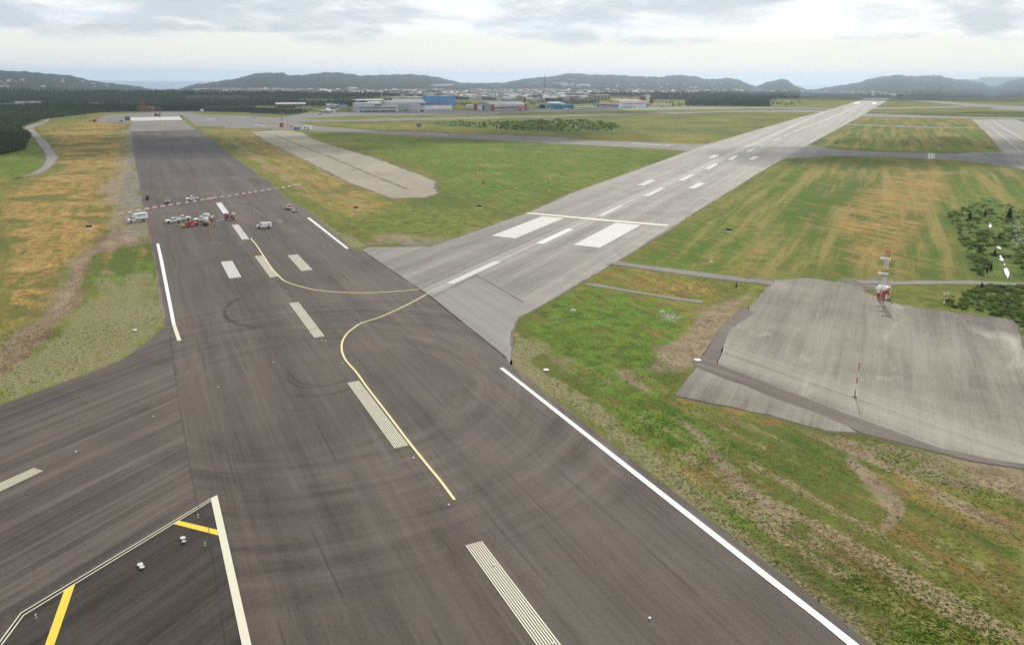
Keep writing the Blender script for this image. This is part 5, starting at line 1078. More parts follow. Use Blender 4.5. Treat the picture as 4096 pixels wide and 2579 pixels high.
def mast(label, base, h, w, n, m, name='lattice_mast', taper=.5, bands=None, r=.12, terr=False):
    p = (terrain_hit(*base) if terr else G(*base)); t = thing(name, label, 'mast', p)
    C_ = [(-1,-1),(1,-1),(1,1),(-1,1)]; seg = n
    for k in range(seg):
        mb = MB(); f0, f1 = 1-(1-taper)*k/seg, 1-(1-taper)*(k+1)/seg; z0, z1 = h*k/seg, h*(k+1)/seg
        for i in range(4):
            a, b = C_[i], C_[(i+1) % 4]
            P = lambda c, f, z: (c[0]*w/2*f, c[1]*w/2*f, z)
            mb.tube(P(a,f0,z0), P(a,f1,z1), r, n=5); mb.tube(P(a,f0,z0), P(b,f1,z1), r*.6, n=4); mb.tube(P(a,f1,z1), P(b,f1,z1), r*.6, n=4)
        mb.build('lattice_section', M_[(bands or [m])[k % len(bands or [m])]], t)
    return t
def far_masts():
    mast('tallest lattice mast, standing over the middle of the town', Z3([(357,352)])[0], 76, 3, 8, 'dark_grey', taper=.6, r=.35, terr=True)
    for x, y, ht, lab in ((1046,194,42,'tallest hair thin mast on the left ridge'), (1091,200,18,'short thin mast on the left ridge between two others'), (1190,200,22,'thin mast on the left ridge, right of the others'), (915,203,12,'lowest mast on the left ridge')):
        q = Z2([(x,y)])[0]; p = terrain_hit(q[0], q[1]+4)
        if p is None: continue
        t = thing('mast', lab, 'mast', p); mb = MB(); hh = ht*p.length/F; mb.tube((0,0,-3),(0,0,hh),1.1,.6,6); mb.build('pole', M_['steel'], t)
        mb = MB(); mb.box((0,0,1),(6,6,5)); mb.build('base_hut', M_['wall_light'], t)
    p = terrain_hit(3733, 309)
    if p is not None:
        t = thing('radar_station', 'small radar tower on the top of the right hand ridge', 'radar', p); mb = MB(); mb.tube((0,0,-5),(0,0,26),7,5,10); mb.build('tower', M_['wall_dark'], t); mb = MB(); mb.lathe((0,0,30),[(2,-5),(8,-2),(9,1),(6,5),(1,7)],12); mb.build('radome', M_['wall_dark'], t)
    mast('red lattice mast beside the closed taxiway crossing', Z2([(258,578)])[0], 13, 1.2, 6, 'lattice_red', taper=.7, r=.07)
    mast('thin grey lattice pole right of the red and white cabin', Z2([(302,612)])[0], 9, .5, 5, 'steel', taper=.8, r=.05)
far_masts()

# ------------------------------------------------------------------ vehicles
def wheels(t, pos, r, w, dual=False):
    first = None
    for x, y in pos:
        if first is None:
            mb = MB(); mb.wheel(0, 0, r, w); first = mb.build('wheel', M_['rubber'], t, True); first.location = (x, y, 0); bx = first
            mb = MB(); mb.lathe((0, -w*.53, r), [(r*.15,0),(r*.58,.02),(r*.60,w*1.06-.02),(r*.15,w*1.06)], 12, 'Y'); mb.build('rim', M_['rim'], first)
        else:
            o = copy_tree(first, t); o.location = (x, y, 0)
def quad_part(t, name, m, pts, thick=.03, bevel=0):
    a, b, c = [Vector(p) for p in pts[:3]]; n = (b-a).cross(c-a).normalized()*thick; k = len(pts)
    mb = MB(); mb.add([Vector(p)+n for p in pts]+[Vector(p)-n*.3 for p in pts], [tuple(range(k)), tuple(reversed(range(k, 2*k)))]+[(i, (i+1) % k, (i+1) % k+k, i+k) for i in range(k)])
    return mb.build(name, M_[m], t)
def lights(t, xf, xr, w, zf, zr, s=.34):
    for i in (-1, 1):
        mb = MB(); mb.box((xf, i*(w/2-.22), zf), (.08,.36,.22)); mb.build('headlight', M_['lamp_glass'], t)
        mb = MB(); mb.box((xr, i*(w/2-.10), zr), (.08,.16,s)); mb.build('taillight', M_['tail_red'], t)
def make_pickup(body='white_metal', load=None, name='pickup_truck'):
    t = thing(name, None, 'pickup truck', (0,0,0)); w = 2.02; y = w/2
    mb = MB(); mb.prof([(-1.0,.42),(-1.0,1.18),(1.05,1.18),(2.75,1.12),(2.95,.98),(2.98,.55),(2.85,.40),(2.42,.40),(2.30,.72),(1.90,.88),(1.50,.72),(1.38,.40)][::-1], -y, y); mb.build('body', M_[body], t, bevel=.05)
    mb = MB(); mb.prof([(-1.05,1.15),(1.12,1.15),(.38,1.80),(-.10,1.90),(-.80,1.86)], -y, y, lambda z: .05+.22*max(0,(z-1.15)/.75)); mb.build('cab', M_[body], t, bevel=.04)
    quad_part(t, 'windscreen', 'glass', [(1.02,-.82,1.24),(1.02,.82,1.24),(.44,.70,1.76),(.44,-.70,1.76)], .04)
    quad_part(t, 'rear_window', 'glass', [(-1.04,.75,1.25),(-1.04,-.75,1.25),(-.86,-.68,1.74),(-.86,.68,1.74)], .04)
    for s in (-1, 1):
        for x0, x1, x2, x3 in ((.04,.88,.34,.04), (-.88,-.04,-.04,-.76)):
            P = [(x0, s*(y-.06), 1.23), (x1, s*(y-.06), 1.23), (x2, s*(y-.20), 1.72), (x3, s*(y-.20), 1.72)]
            quad_part(t, 'side_window', 'glass', P if s < 0 else P[::-1], .035)
        mb = MB(); mb.box((.86, s*(y+.12), 1.30), (.10,.20,.20)); mb.build('mirror', M_['black'], t)
    mb = MB(); mb.prof([(-2.95,.55),(-2.95,1.18),(-1.02,1.18),(-1.02,.42),(-1.35,.42),(-1.50,.72),(-1.88,.88),(-2.28,.72),(-2.42,.50)], -y, -y+.10); mb.prof([(-2.95,.55),(-2.95,1.18),(-1.02,1.18),(-1.02,.42),(-1.35,.42),(-1.50,.72),(-1.88,.88),(-2.28,.72),(-2.42,.50)], y-.10, y)
    mb.box((-2.90,0,.87),(.10,w-.22,.62)); mb.box((-1.07,0,.85),(.08,w-.22,.64)); bed = mb.build('truck_bed', M_[body], t)
    mb = MB(); mb.box((-1.98,0,.68),(1.72,w-.22,.12)); mb.build('bed_floor', M_['dark_grey'], bed)
    mb = MB(); mb.box((2.99,0,.58),(.14,w-.1,.22)); mb.build('bumper', M_['steel'], t); mb = MB(); mb.box((-3.02,0,.55),(.14,w-.1,.18)); mb.build('bumper', M_['steel'], t)
    mb = MB(); mb.box((3.0,0,.88),(.05,1.1,.28)); mb.build('grille', M_['black'], t)
    lights(t, 2.99, -2.97, w, .90, .98); wheels(t, [(1.90,-.86),(1.90,.86),(-1.88,-.86),(-1.88,.86)], .40, .27)
    return t
def at_px(t, mid, a, b, label, group=None):
    p = G(*mid); return place(t, (p.x, p.y, LV[0]+.004), heading(a, b), label, group)
def z5(*p): return Z5([p])[0]
def vehicles():
    pk = make_pickup()
    gw = 'white pickups parked on the runway'
    at_px(pk, z5(783,514), z5(838,508), z5(727,518), 'white crew cab pickup facing left, just behind the red pickup', gw)
    c = copy_tree(pk); at_px(c, z5(893,488), z5(835,490), z5(948,482), 'white pickup facing right, with dark bed behind the left facing one', gw)
    c = copy_tree(pk); at_px(c, z5(1083,499), z5(1150,492), z5(1040,504), 'white pickup facing left, half hidden by the striping truck', gw)
    c = copy_tree(pk); at_px(c, z5(983,275), z5(1040,270), z5(935,281), 'white pickup facing left just behind the striped barriers', gw)
    c = make_pickup('silver'); at_px(c, z5(728,300), z5(730,268), z5(726,306), 'silver grey pickup seen head on behind the striped barriers')
    c = make_pickup('red_body'); at_px(c, z5(982,552), z5(950,556), z5(1030,543), 'red pickup with white lettering on the door, facing right')
    for s in (-1, 1):
        mb = MB()
        for k, x in enumerate((-.55,-.3,-.05,.28,.48)): mb.box((x, s*1.03, .86), (.16,.03,.26)); 
        mb.build('door_lettering', M_['white_metal'], c)
    c = copy_tree(pk); at_px(c, z5(2022,367), z5(2085,400), z5(2005,355), 'white pickup towing a small flatbed at the right edge of the runway', gw)
    for k in range(5): pass
    mb = MB(); mb.box((-2.0,.3,1.15),(1.2,1.0,.35)); mb.box((-2.1,-.45,1.2),(.7,.4,.5)); mb.build('tool_load', M_['dark_red'], c)
    # flatbed trailer with pumps
    def trailer(label, p, a, b, w=2.0, L=3.4, load=()):
        t = thing('trailer', label, 'trailer', (0,0,0)); mb = MB(); mb.box((0,0,.62),(L,w,.12)); mb.build('deck', M_['dull_white'], t)
        mb = MB(); mb.tube((L/2,.5,.55),(L/2+1.2,0,.5),.05); mb.tube((L/2,-.5,.55),(L/2+1.2,0,.5),.05); mb.build('drawbar', M_['black'], t)
        wheels(t, [(-.3,-w/2+.05),(-.3,w/2-.05)], .33, .22)
        for nm, m, c_, d_ in load: mb = MB(); mb.box(c_, d_, 0, .85); mb.tube((c_[0],c_[1],c_[2]+d_[2]/2),(c_[0]+.2,c_[1],c_[2]+d_[2]/2+.35),.06); mb.build(nm, M_[m], t, bevel=.04)
        return at_px(t, p, a, b, label)
    trailer('small flatbed trailer with a pump unit hitched behind the towing pickup', z5(2090,398), z5(2130,408), z5(2040,372), 2.1, 3.0, (('pump', 'tan_metal', (.1,.2,1.05),(.9,.7,.7)), ('engine', 'black', (-.8,-.3,.95),(.6,.7,.5))))
    trailer('little yellow and black compressor trailer behind the red pickup', z5(895,565), z5(872,570), z5(945,558), 1.4, 1.8, (('compressor', 'yellow_metal', (0,0,1.0),(1.2,.9,.6)), ('engine_cover', 'black', (.4,.2,1.4),(.7,.6,.3))))
    # cube van
    t = thing('box_truck', 'white box truck with a blue and green logo on its tall cargo box', 'box truck', (0,0,0))
    mb = MB(); mb.prof([(1.15,.45),(1.15,2.12),(1.55,2.18),(2.05,2.10),(2.75,1.40),(3.75,1.18),(3.95,.90),(3.95,.45),(3.45,.42),(3.3,.78),(2.9,.9),(2.5,.78),(2.35,.42)], -1.0, 1.0, lambda z: .02+.12*max(0, z-1.3)); mb.build('cab', M_['white_metal'], t, bevel=.05)
    quad_part(t, 'windscreen', 'glass', [(2.70,-.84,1.46),(2.70,.84,1.46),(2.12,.74,2.06),(2.12,-.74,2.06)], .04)
    for s in (-1, 1):
        P = [(1.5,s*.98,1.38),(2.55,s*.98,1.38),(2.05,s*.90,1.98),(1.5,s*.90,1.98)]; quad_part(t, 'side_window', 'glass', P if s < 0 else P[::-1], .035)
        mb = MB(); mb.box((2.5,s*1.18,1.5),(.1,.22,.34)); mb.build('mirror', M_['black'], t)
    mb = MB(); mb.box((-1.45,0,2.05),(5.2,2.35,2.3)); box_ = mb.build('cargo_box', M_['white_metal'], t, bevel=.04)
    mb = MB(); mb.box((-1.45,0,3.22),(5.24,2.38,.06)); mb.build('roof', M_['white_metal'], box_)
    for s in (-1, 1):
        y = s*1.19
        mb = MB(); mb.box((-1.35,y,2.62),(2.6,.03,.52)); mb.build('logo_panel', M_['logo_blue'], box_)
        for x in (-2.9,.2): mb = MB(); mb.prof([(x-.28,2.38),(x+.18,2.38),(x+.28,2.86),(x-.18,2.86)], y-.02, y+.02); mb.build('logo_end', M_['logo_green'], box_)
        mb = MB()
        for k in range(11): mb.box((-2.42+k*.215, y+s*.018, 2.62+(.03 if k in (0,4) else 0)), (.12,.02,.24 if k in (0,4,7) else .18))
        mb.build('logo_lettering', M_['white_metal'], box_)
        mb = MB(); mb.box((-1.45,y,1.02),(5.0,.03,.06)); mb.box((.2,y,1.5),(.7,.03,.07)); mb.build('trim_stripe', M_['steel'], box_)
    mb = MB(); mb.box((-1.2,0,.62),(5.6,.9,.2)); mb.build('chassis', M_['black'], t); mb = MB(); mb.box((-4.15,0,.7),(.25,2.1,.2)); mb.build('bumper', M_['steel'], t)
    mb = MB(); mb.box((3.96,0,.95),(.05,1.0,.26)); mb.build('grille', M_['black'], t); lights(t, 3.96, -4.06, 2.0, .98, .95)
    wheels(t, [(2.9,-.86),(2.9,.86),(-2.35,-.88),(-2.35,.88)], .40, .36)
    at_px(t, z5(402,504), z5(455,497), z5(327,512), t['label'])
    # van
    t = thing('van', 'white panel van with roof beacon alone on the runway', 'van', (0,0,0))
    mb = MB(); mb.prof([(-2.75,.42),(-2.80,1.1),(-2.70,1.95),(-2.3,2.08),(.9,2.08),(1.35,1.98),(2.05,1.30),(2.72,1.12),(2.85,.85),(2.82,.42),(2.32,.42),(2.2,.74),(1.8,.86),(1.4,.74),(1.28,.42),(-1.28,.42),(-1.4,.74),(-1.8,.86),(-2.2,.74),(-2.32,.42)], -1.0, 1.0, lambda z: .02+.14*max(0, z-1.2)); mb.build('body', M_['white_metal'], t, bevel=.05)
    quad_part(t, 'windscreen', 'glass', [(2.02,-.84,1.34),(2.02,.84,1.34),(1.42,.72,1.92),(1.42,-.72,1.92)], .04)
    for s in (-1, 1):
        P = [(.75,s*.97,1.32),(1.85,s*.97,1.32),(1.30,s*.88,1.86),(.75,s*.88,1.86)]; quad_part(t, 'side_window', 'glass', P if s < 0 else P[::-1], .035)
        P = [(-2.55,s*.97,1.34),(-1.95,s*.97,1.34),(-1.95,s*.89,1.82),(-2.55,s*.89,1.82)]; quad_part(t, 'rear_quarter_window', 'glass', P if s < 0 else P[::-1], .03)
        mb = MB(); mb.box((1.75,s*1.12,1.4),(.1,.2,.28)); mb.build('mirror', M_['black'], t)
        mb = MB(); mb.box((-.9,s*.97,1.05),(1.6,.03,.03)); mb.build('door_rail', M_['steel'], t)
    mb = MB(); mb.lathe((-1.2,0,2.1),[(.12,0),(.12,.1),(.05,.16)],8); mb.build('beacon', M_['orange'], t); mb = MB(); mb.lathe((-2.3,.3,2.08),[(.12,0),(.12,.1),(.05,.16)],8); mb.build('beacon', M_['orange'], t)
    mb = MB(); mb.box((2.84,0,.6),(.12,1.8,.2)); mb.build('bumper', M_['steel'], t); mb = MB(); mb.box((-2.82,0,.55),(.12,1.8,.18)); mb.build('bumper', M_['steel'], t)
    lights(t, 2.80, -2.78, 2.0, .95, 1.2); wheels(t, [(1.8,-.84),(1.8,.84),(-1.8,-.84),(-1.8,.84)], .38, .26)
    at_px(t, z5(1757,572), z5(1803,574), z5(1708,576), t['label'])
    # paint striping truck: cab, tank, platform with gear
    t = thing('striping_truck', 'dirty white line striping truck with round tank and gear loaded rear, among the pickups', 'work truck', (0,0,0))
    mb = MB(); mb.prof([(1.3,.5),(1.3,2.1),(1.6,2.3),(2.6,2.3),(3.2,1.55),(3.35,1.4),(3.35,.5)], -1.1, 1.1, lambda z: .12*max(0, z-1.4)); mb.build('cab', M_['dull_white'], t, bevel=.05)
    quad_part(t, 'windscreen', 'glass', [(3.18,-.85,1.58),(3.18,.85,1.58),(2.66,.8,2.22),(2.66,-.8,2.22)], .04)
    mb = MB(); mb.box((-1.2,0,.85),(4.9,2.2,.16)); mb.build('deck', M_['dark_grey'], t)
    mb = MB(); mb.lathe((.35,0,.95),[(.75,0),(.78,.1),(.78,1.2),(.55,1.45),(.2,1.5)],16); mb.build('tank', M_['dull_white'], t, True)
    mb = MB(); mb.box((-1.1,.35,1.3),(1.2,.9,.8),0,.8); mb.box((-1.1,-.6,1.15),(1.0,.5,.5)); mb.build('engine', M_['tan_metal'], t)
    mb = MB(); [mb.tube((-3.4,s*1.0,.9),(-3.4,s*1.0,1.9),.04) for s in (-1,1)]; [mb.tube((-2.0,s*1.0,.9),(-2.0,s*1.0,1.9),.04) for s in (-1,1)]; [mb.tube((-3.4,s*1.0,1.9),(-2.0,s*1.0,1.9),.04) for s in (-1,1)]; mb.tube((-3.4,-1,1.9),(-3.4,1,1.9),.04); mb.build('guard_rail', M_['lattice_white'], t)
    mb = MB(); mb.box((-2.8,.3,1.25),(.7,.9,.6),.2,.8); mb.lathe((-2.4,-.5,.95),[(.3,0),(.3,.7)],10); mb.build('paint_drum', M_['dull_white'], t)
    mb = MB(); mb.path([(-3.6,.9,.8),(-3.9,1.2,.5),(-3.2,1.5,.3),(-2.4,1.3,.4)], .06); mb.build('hose', M_['black'], t)
    wheels(t, [(2.4,-.95),(2.4,.95),(-1.9,-.95),(-1.9,.95)], .46, .32)
    at_px(t, z5(1165,483), z5(1215,487), z5(1125,470), t['label'])
    c = copy_tree(t); c.name = 'striping_truck'; at_px(c, z5(1140,530), z5(1175,572), z5(1108,490), 'second striping truck, nearer, its cab pointing away and tan machinery on the rear deck')
    mb = MB(); mb.box((-2.2,0,1.7),(1.4,1.2,.7),.3,.7); mb.lathe((-3.2,.6,.95),[(.35,0),(.35,1.0),(.1,1.2)],10); mb.build('machinery', M_['tan_metal'], c); mb = MB(); mb.box((-3.9,-.3,1.2),(.5,.8,.5)); mb.build('lamp_board', M_['orange'], c)
    # red machine with tank
    t = thing('striping_machine', 'dark red self propelled paint machine with a white drum on top', 'work machine', (0,0,0))
    mb = MB(); mb.box((0,0,.7),(4.2,1.6,.18)); [mb.tube((x,s*.8,.7),(x,s*.8,1.9),.05) for x in (-2,-.4,1.0) for s in (-1,1)]; [mb.tube((-2,s*.8,1.9),(1.0,s*.8,1.9),.05) for s in (-1,1)]; mb.build('frame', M_['dark_red'], t)
    mb = MB(); mb.box((-.9,0,1.2),(1.3,1.2,.8),0,.8); mb.box((.5,.1,1.1),(.7,.9,.6)); mb.build('engine', M_['dark_red'], t, bevel=.05)
    mb = MB(); mb.lathe((-1.6,.2,1.8),[(.3,-.5),(.42,-.4),(.42,.4),(.3,.5)],12,'Y'); mb.build('drum_guard', M_['dark_red'], t)
    mb = MB(); mb.lathe((1.5,0,2.15),[(.35,-.75),(.5,-.65),(.5,.65),(.35,.75)],16,'X'); mb.build('drum', M_['dull_white'], t, True)
    mb = MB(); [mb.tube((1.5+k,s*.5,.75),(1.5+k,s*.4,1.7),.05) for k in (-.5,.5) for s in (-1,1)]; mb.build('drum_stand', M_['dark_red'], t)
    mb = MB(); mb.box((2.4,-.3,.6),(.7,.5,.12)); mb.build('step', M_['dull_white'], t); mb = MB(); mb.box((-.1,-.2,1.75),(.5,.5,.1)); mb.box((-.35,-.2,2.0),(.1,.5,.5)); mb.build('seat', M_['black'], t)
    wheels(t, [(1.5,-.75),(1.5,.75),(-1.5,-.75),(-1.5,.75)], .38, .26); at_px(t, z5(1392,483), z5(1345,483), z5(1445,480), t['label'])
    # small roller
    t = thing('road_roller', 'dark red road roller at the left runway edge, seen head on', 'roller', (0,0,0))
    mb = MB(); mb.lathe((1.2,-.8,.6),[(.55,0),(.6,.05),(.6,1.55),(.55,1.6)],18,'Y'); mb.build('drum', M_['black'], t); mb = MB(); mb.lathe((-1.1,-.8,.6),[(.55,0),(.6,.05),(.6,1.55),(.55,1.6)],18,'Y'); mb.build('drum', M_['black'], t)
    mb = MB(); mb.box((-.9,0,1.3),(1.7,1.4,.8),0,.9); mb.box((.9,0,1.15),(1.2,1.5,.25)); mb.build('body', M_['dark_red'], t, bevel=.05)
    mb = MB(); [mb.tube((x,s*.65,1.2),(x,s*.65,2.5),.05) for x in (-.5,.7) for s in (-1,1)]; mb.build('cab_post', M_['dark_red'], t); mb = MB(); mb.box((.1,0,2.55),(1.7,1.6,.12)); mb.build('canopy', M_['dark_red'], t)
    mb = MB(); mb.box((.1,0,1.9),(.1,1.1,.5)); mb.build('windscreen', M_['lamp_glass'], t); at_px(t, z5(512,262), z5(512,240), z5(514,275), t['label'])
    # at the far end of the runway
    t = thing('excavator', 'yellow armed excavator with bucket on the dry grass left of the runway end', 'excavator', (0,0,0))
    for s in (-1, 1): mb = MB(); mb.prof([(-2.1,.45),(-1.7,0),(1.7,0),(2.1,.45),(1.7,.9),(-1.7,.9)], s*1.35-.3, s*1.35+.3); mb.build('track', M_['black'], t)
    mb = MB(); mb.box((-.6,0,1.6),(3.0,2.6,1.1),0,.92); mb.build('body', M_['dark_grey'], t, bevel=.08); mb = MB(); mb.box((.6,.7,2.3),(1.3,1.1,1.7),0,.85); mb.build('cab', M_['black'], t)
    mb = MB(); mb.prof([(1.0,1.5),(1.5,1.3),(4.2,3.9),(6.3,4.2),(6.2,4.7),(3.9,4.5)], -.3, .3); mb.build('boom', M_['yellow_metal'], t)
    mb = MB(); mb.prof([(6.0,4.8),(6.5,4.6),(7.5,1.6),(7.1,1.5)], -.22, .22); mb.build('arm', M_['yellow_metal'], t); mb = MB(); mb.prof([(7.0,1.7),(7.6,1.7),(7.8,.4),(6.9,.1),(6.4,.8)], -.6, .6); mb.build('bucket', M_['dark_grey'], t)
    p = G(*Z1([(758,576)])[0]); place(t, p, heading(Z1([(770,577)])[0], Z1([(715,575)])[0]), t['label'])
    t = make_pickup('dull_white', name='truck'); t['category'] = 'truck'; at_px(t, Z1([(883,568)])[0], Z1([(884,556)])[0], Z1([(880,574)])[0], 'white truck facing the camera on the grey apron beyond the dry grass')
    t = make_pickup('black'); at_px(t, Z1([(1460,538)])[0], Z1([(1440,537)])[0], Z1([(1480,539)])[0], 'black pickup on the apron just right of the pale pad')
    t = make_pickup('black', name='parked_car'); t['category'] = 'car'; at_px(t, Z1([(976,580)])[0], Z1([(966,580)])[0], Z1([(990,581)])[0], 'dark car on the edge of the grass left of the pale pad')
    t = thing('container', 'dark grey ribbed container at the left end of the pale pad', 'container', (0,0,0)); mb = MB(); mb.box((0,0,2.4),(5,4.5,4.8)); mb.build('box', M_['dark_grey'], t)
    for k in range(6): mb = MB(); mb.box((-2.1+.85*k,-2.33,2.4),(.3,.16,4.5)); mb.build('rib', M_['steel'], t)
    place(t, G(*Z1([(1026,565)])[0]), 0, t['label'])
    t = thing('scrap_machine', 'dark green machine with a raised chute behind the pale pad', 'machine', (0,0,0)); mb = MB(); mb.box((0,0,1.6),(9,3.5,2.2),0,.8); mb.build('body', M_['dark_grey'], t); mb = MB(); mb.prof([(0,2),(1,2),(6,5.5),(5.4,6)], -.6, .6); mb.build('chute', M_['dark_grey'], t); mb = MB(); mb.box((-2.5,0,3.4),(2.5,2.5,2.2),0,.8); mb.build('cab', M_['black'], t)
    wheels(t, [(-3,-1.7),(-3,1.7),(3,-1.7),(3,1.7)], .8, .5); place(t, G(*Z1([(1265,533)])[0]), 0, t['label'])
    t = thing('storage_dome', 'small white rounded shelter beyond the closed taxiway', 'shelter', (0,0,0)); mb = MB(); mb.prof([(3*math.cos(a_*math.pi/10), 4.2*math.sin(a_*math.pi/10)) for a_ in range(11)], 0, 5); mb.build('shell', M_['white_metal'], t); mb = MB(); mb.prof([(1.3*math.cos(a_*math.pi/8), 2.2*math.sin(a_*math.pi/8)) for a_ in range(9)], -.1, .02); mb.build('doorway', M_['opening'], t); place(t, G(*Z1([(1619,497)])[0]), .3, t['label'])
    def cabin(label, q, L, D_, h, m1, m2, rz=0, extra=None):
        t = thing('portable_cabin', label, 'cabin', G(*q), rz); mb = MB(); mb.box((0,0,h/2+.25),(L,D_,h)); mb.build('wall', M_[m1], t, bevel=.05); mb = MB(); mb.box((0,0,h+.32),(L+.2,D_+.2,.14)); mb.build('roof', M_[m2], t)
        mb = MB(); mb.box((L*.2,-D_/2-.04,h*.45+.25),(L*.16,.06,h*.8)); mb.build('door', M_['wall_grey'], t); mb = MB(); mb.box((-L*.22,-D_/2-.04,h*.6+.25),(L*.2,.06,h*.3)); mb.build('window', M_['window_dark'], t); return t
    cabin('white cabin with a small dark window beside the closed taxiway', Z2([(460,642)])[0], 9, 4.5, 3.8, 'white_metal', 'white_metal', -.08)
    cabin('blue cabin with white roof and end left of the white cabin', Z2([(378,640)])[0], 6, 4, 3.0, 'blue_box', 'white_metal', -.08)
    cabin('blue grey box standing alone before the scrub patch', Z2([(1358,616)])[0], 5.5, 4, 3.4, 'wall_dark', 'wall_blue_dark', 0)
    cabin('red and white cabin on the closed taxiway crossing', Z2([(256,620)])[0], 3.6, 3.2, 5.0, 'wall_red', 'white_metal', 0)
    cabin('low red box right of the red and white cabin', Z2([(333,622)])[0], 2.2, 2, 1.5, 'wall_red', 'wall_red', 0)
vehicles()

# ------------------------------------------------------------------ barriers, cones, lights, discs
def small_things():
    m = bpy.data.materials.new('barrier_stripes'); m.use_nodes = True; t = NT(m.node_tree); b = t.n('ShaderNodeBsdfPrincipled'); o = t.n('ShaderNodeOutputMaterial'); t.l(b.outputs[0], o.inputs[0])
    x, y, z = t.sep(t.n('ShaderNodeTexCoord').outputs['Object']); f = t.math('FRACT', t.math('ADD', t.math('DIVIDE', t.math('ADD', x, t.math('MULTIPLY', z, .55)), .72), 10.2))
    s_ = t.math('GREATER_THAN', f, .5); lim = t.math('LESS_THAN', t.math('ABSOLUTE', x), .95)
    t.l(t.mix(t.math('MULTIPLY', s_, lim), (.80,.79,.76), (.60,.07,.04)), b.inputs['Base Color']); b.inputs['Roughness'].default_value = .5
    C0 = [(222,420),(320,403),(410,386),(503,369),(585,353),(672,341),(756,326),(842,312),(932,298),(1015,286),(1098,272),(1158,262),(1186,258),(1230,250),(1307,240),(1384,230),(1461,218),(1536,206),(1602,194),(1664,184),(1740,174),(1808,161),(1893,149),(1960,138),(2024,127),(2080,115),(2108,111),(2140,106)]
    t = thing('barrier', 'red and white striped water filled barrier in the row across the runway', 'barrier', (0,0,0), 0, 'striped barriers across the runway')
    mb = MB(); prof = [(-.34,0),(-.34,.18),(-.17,.38),(-.13,.85),(.13,.85),(.17,.38),(.34,.18),(.34,0)]
    vs = [(-1.05 if i == 0 else 1.05, y, z) for i in range(2) for y, z in prof]; n = 8; mb.add(vs, [tuple(reversed(range(n))), tuple(range(n, 2*n))]+[(i, (i+1) % n, (i+1) % n+n, i+n) for i in range(n)]); mb.build('shell', m, t, bevel=.05)
    mb = MB(); mb.box((1.12,0,.4),(.10,.12,.6)); mb.build('coupling', M_['black'], t)
    for k, q in enumerate(C0):
        c = t if k == 0 else copy_tree(t); p = G(*z5(q[0], q[1]+9)); place(c, (p.x, p.y, LV[0]), heading(z5(*C0[max(0,k-1)]), z5(*C0[min(len(C0)-1,k+1)]))+random.uniform(-.05,.05))
    c0 = thing('traffic_cone', 'small orange cone on the dark runway near the work crew', 'cone', (0,0,0), 0, 'orange cones on the dark runway')
    mb = MB(); mb.box((0,0,.03),(.42,.42,.06)); mb.build('base', M_['orange'], c0); mb = MB(); mb.lathe((0,0,.06),[(.17,0),(.05,.62),(.03,.68)],12); k_ = mb.build('cone', M_['orange'], c0, True); mb = MB(); mb.lathe((0,0,.36),[(.122,0),(.098,.14)],12); mb.build('reflective_band', M_['white_metal'], k_)
    for k, q in enumerate([(738,608),(751,648),(548,665),(536,628),(869,240),(1211,237),(1329,220),(1330,362),(1525,618)]):
        c = c0 if k == 0 else copy_tree(c0); p = G(*z5(*q)); place(c, (p.x, p.y, LV[0]), random.random())
        if k > 6: c['label'] = 'small orange cone standing on a painted centre dash'; c['group'] = 'orange cones on the painted dashes'
        elif k > 3: c['label'] = 'small orange cone behind the striped barrier row'; c['group'] = 'orange cones behind the barriers'
    for q in (ZA([(1763,575)])[0], ZA([(604,266)])[0]):
        c = copy_tree(c0); p = G(*q); place(c, (p.x, p.y, LV[0]), 0, 'lone orange marker far up the dark runway' if q[0] > 500 else 'lone orange marker on the dry grass near the runway end'); c['group'] = ''; del c['group']; c.scale = (1.6,1.6,1.6)
    def disc(name, label, cat, q, r, m_, group=None):
        t = thing(name, label, cat, (0,0,0), 0, group); mb = MB(); mb.lathe((0,0,0),[(r,0),(r*.92,.05),(.01,.06)],20); mb.build('cover', M_[m_], t); mb = MB(); mb.lathe((0,0,.058),[(r*.3,0),(r*.28,.012)],14); mb.build('centre', M_['stone'], t)
        p = G(*q); place(t, (p.x, p.y, LV[0]), 0); return t
    for q, r, lab, m_ in ((ZC([(1722,525)])[0],.36,'pale round cover, upper left one of the pair below the short yellow stripe','stone'), (ZC([(1732,558)])[0],.33,'dull round cover, lower right one of the pair below the short yellow stripe','steel'), (ZC([(1320,775)])[0],.36,'white round cover, upper left one of the pair in the middle of the dark triangle','dull_white'), (ZC([(1338,800)])[0],.32,'pale round cover, lower right one of the pair in the middle of the dark triangle','stone'),
                          (ZG([(1745,575)])[0],.78,'white round plate at the corner of the tracks below the big pad','white_metal'), (ZG([(320,668)])[0],.6,'white disc in the grass right of the runway edge','white_metal'), (ZB([(1270,659)])[0],.5,'white disc in the straw coloured grass left of the runway','white_metal')):
        disc('ground_cover', lab, 'cover', q, r, m_)
    g = None
    inl = ZE([(205,633),(296,752),(620,1212),(655,1222),(162,1420),(812,1430),(310,660),(440,707),(615,738),(830,757),(1070,759),(1305,748),(1540,724),(1622,762),(990,1044),(873,1126),(803,1220),(798,1323),(862,1426),(1735,687),(1758,702),(2335,440)])+ZF([(1483,806),(1813,1248),(995,160),(1214,452)])+ZB([(2055,1198),(1445,1476)])+[(305,1812),(2598,2478),(1975,2265),(2218,2577)]
    inl += ZJ([(475,849),(398,883),(318,919),(235,957),(806,700),(866,674),(923,649),(978,625),(545,815),(615,783),(683,754),(748,727),(1220,517),(1305,480)])
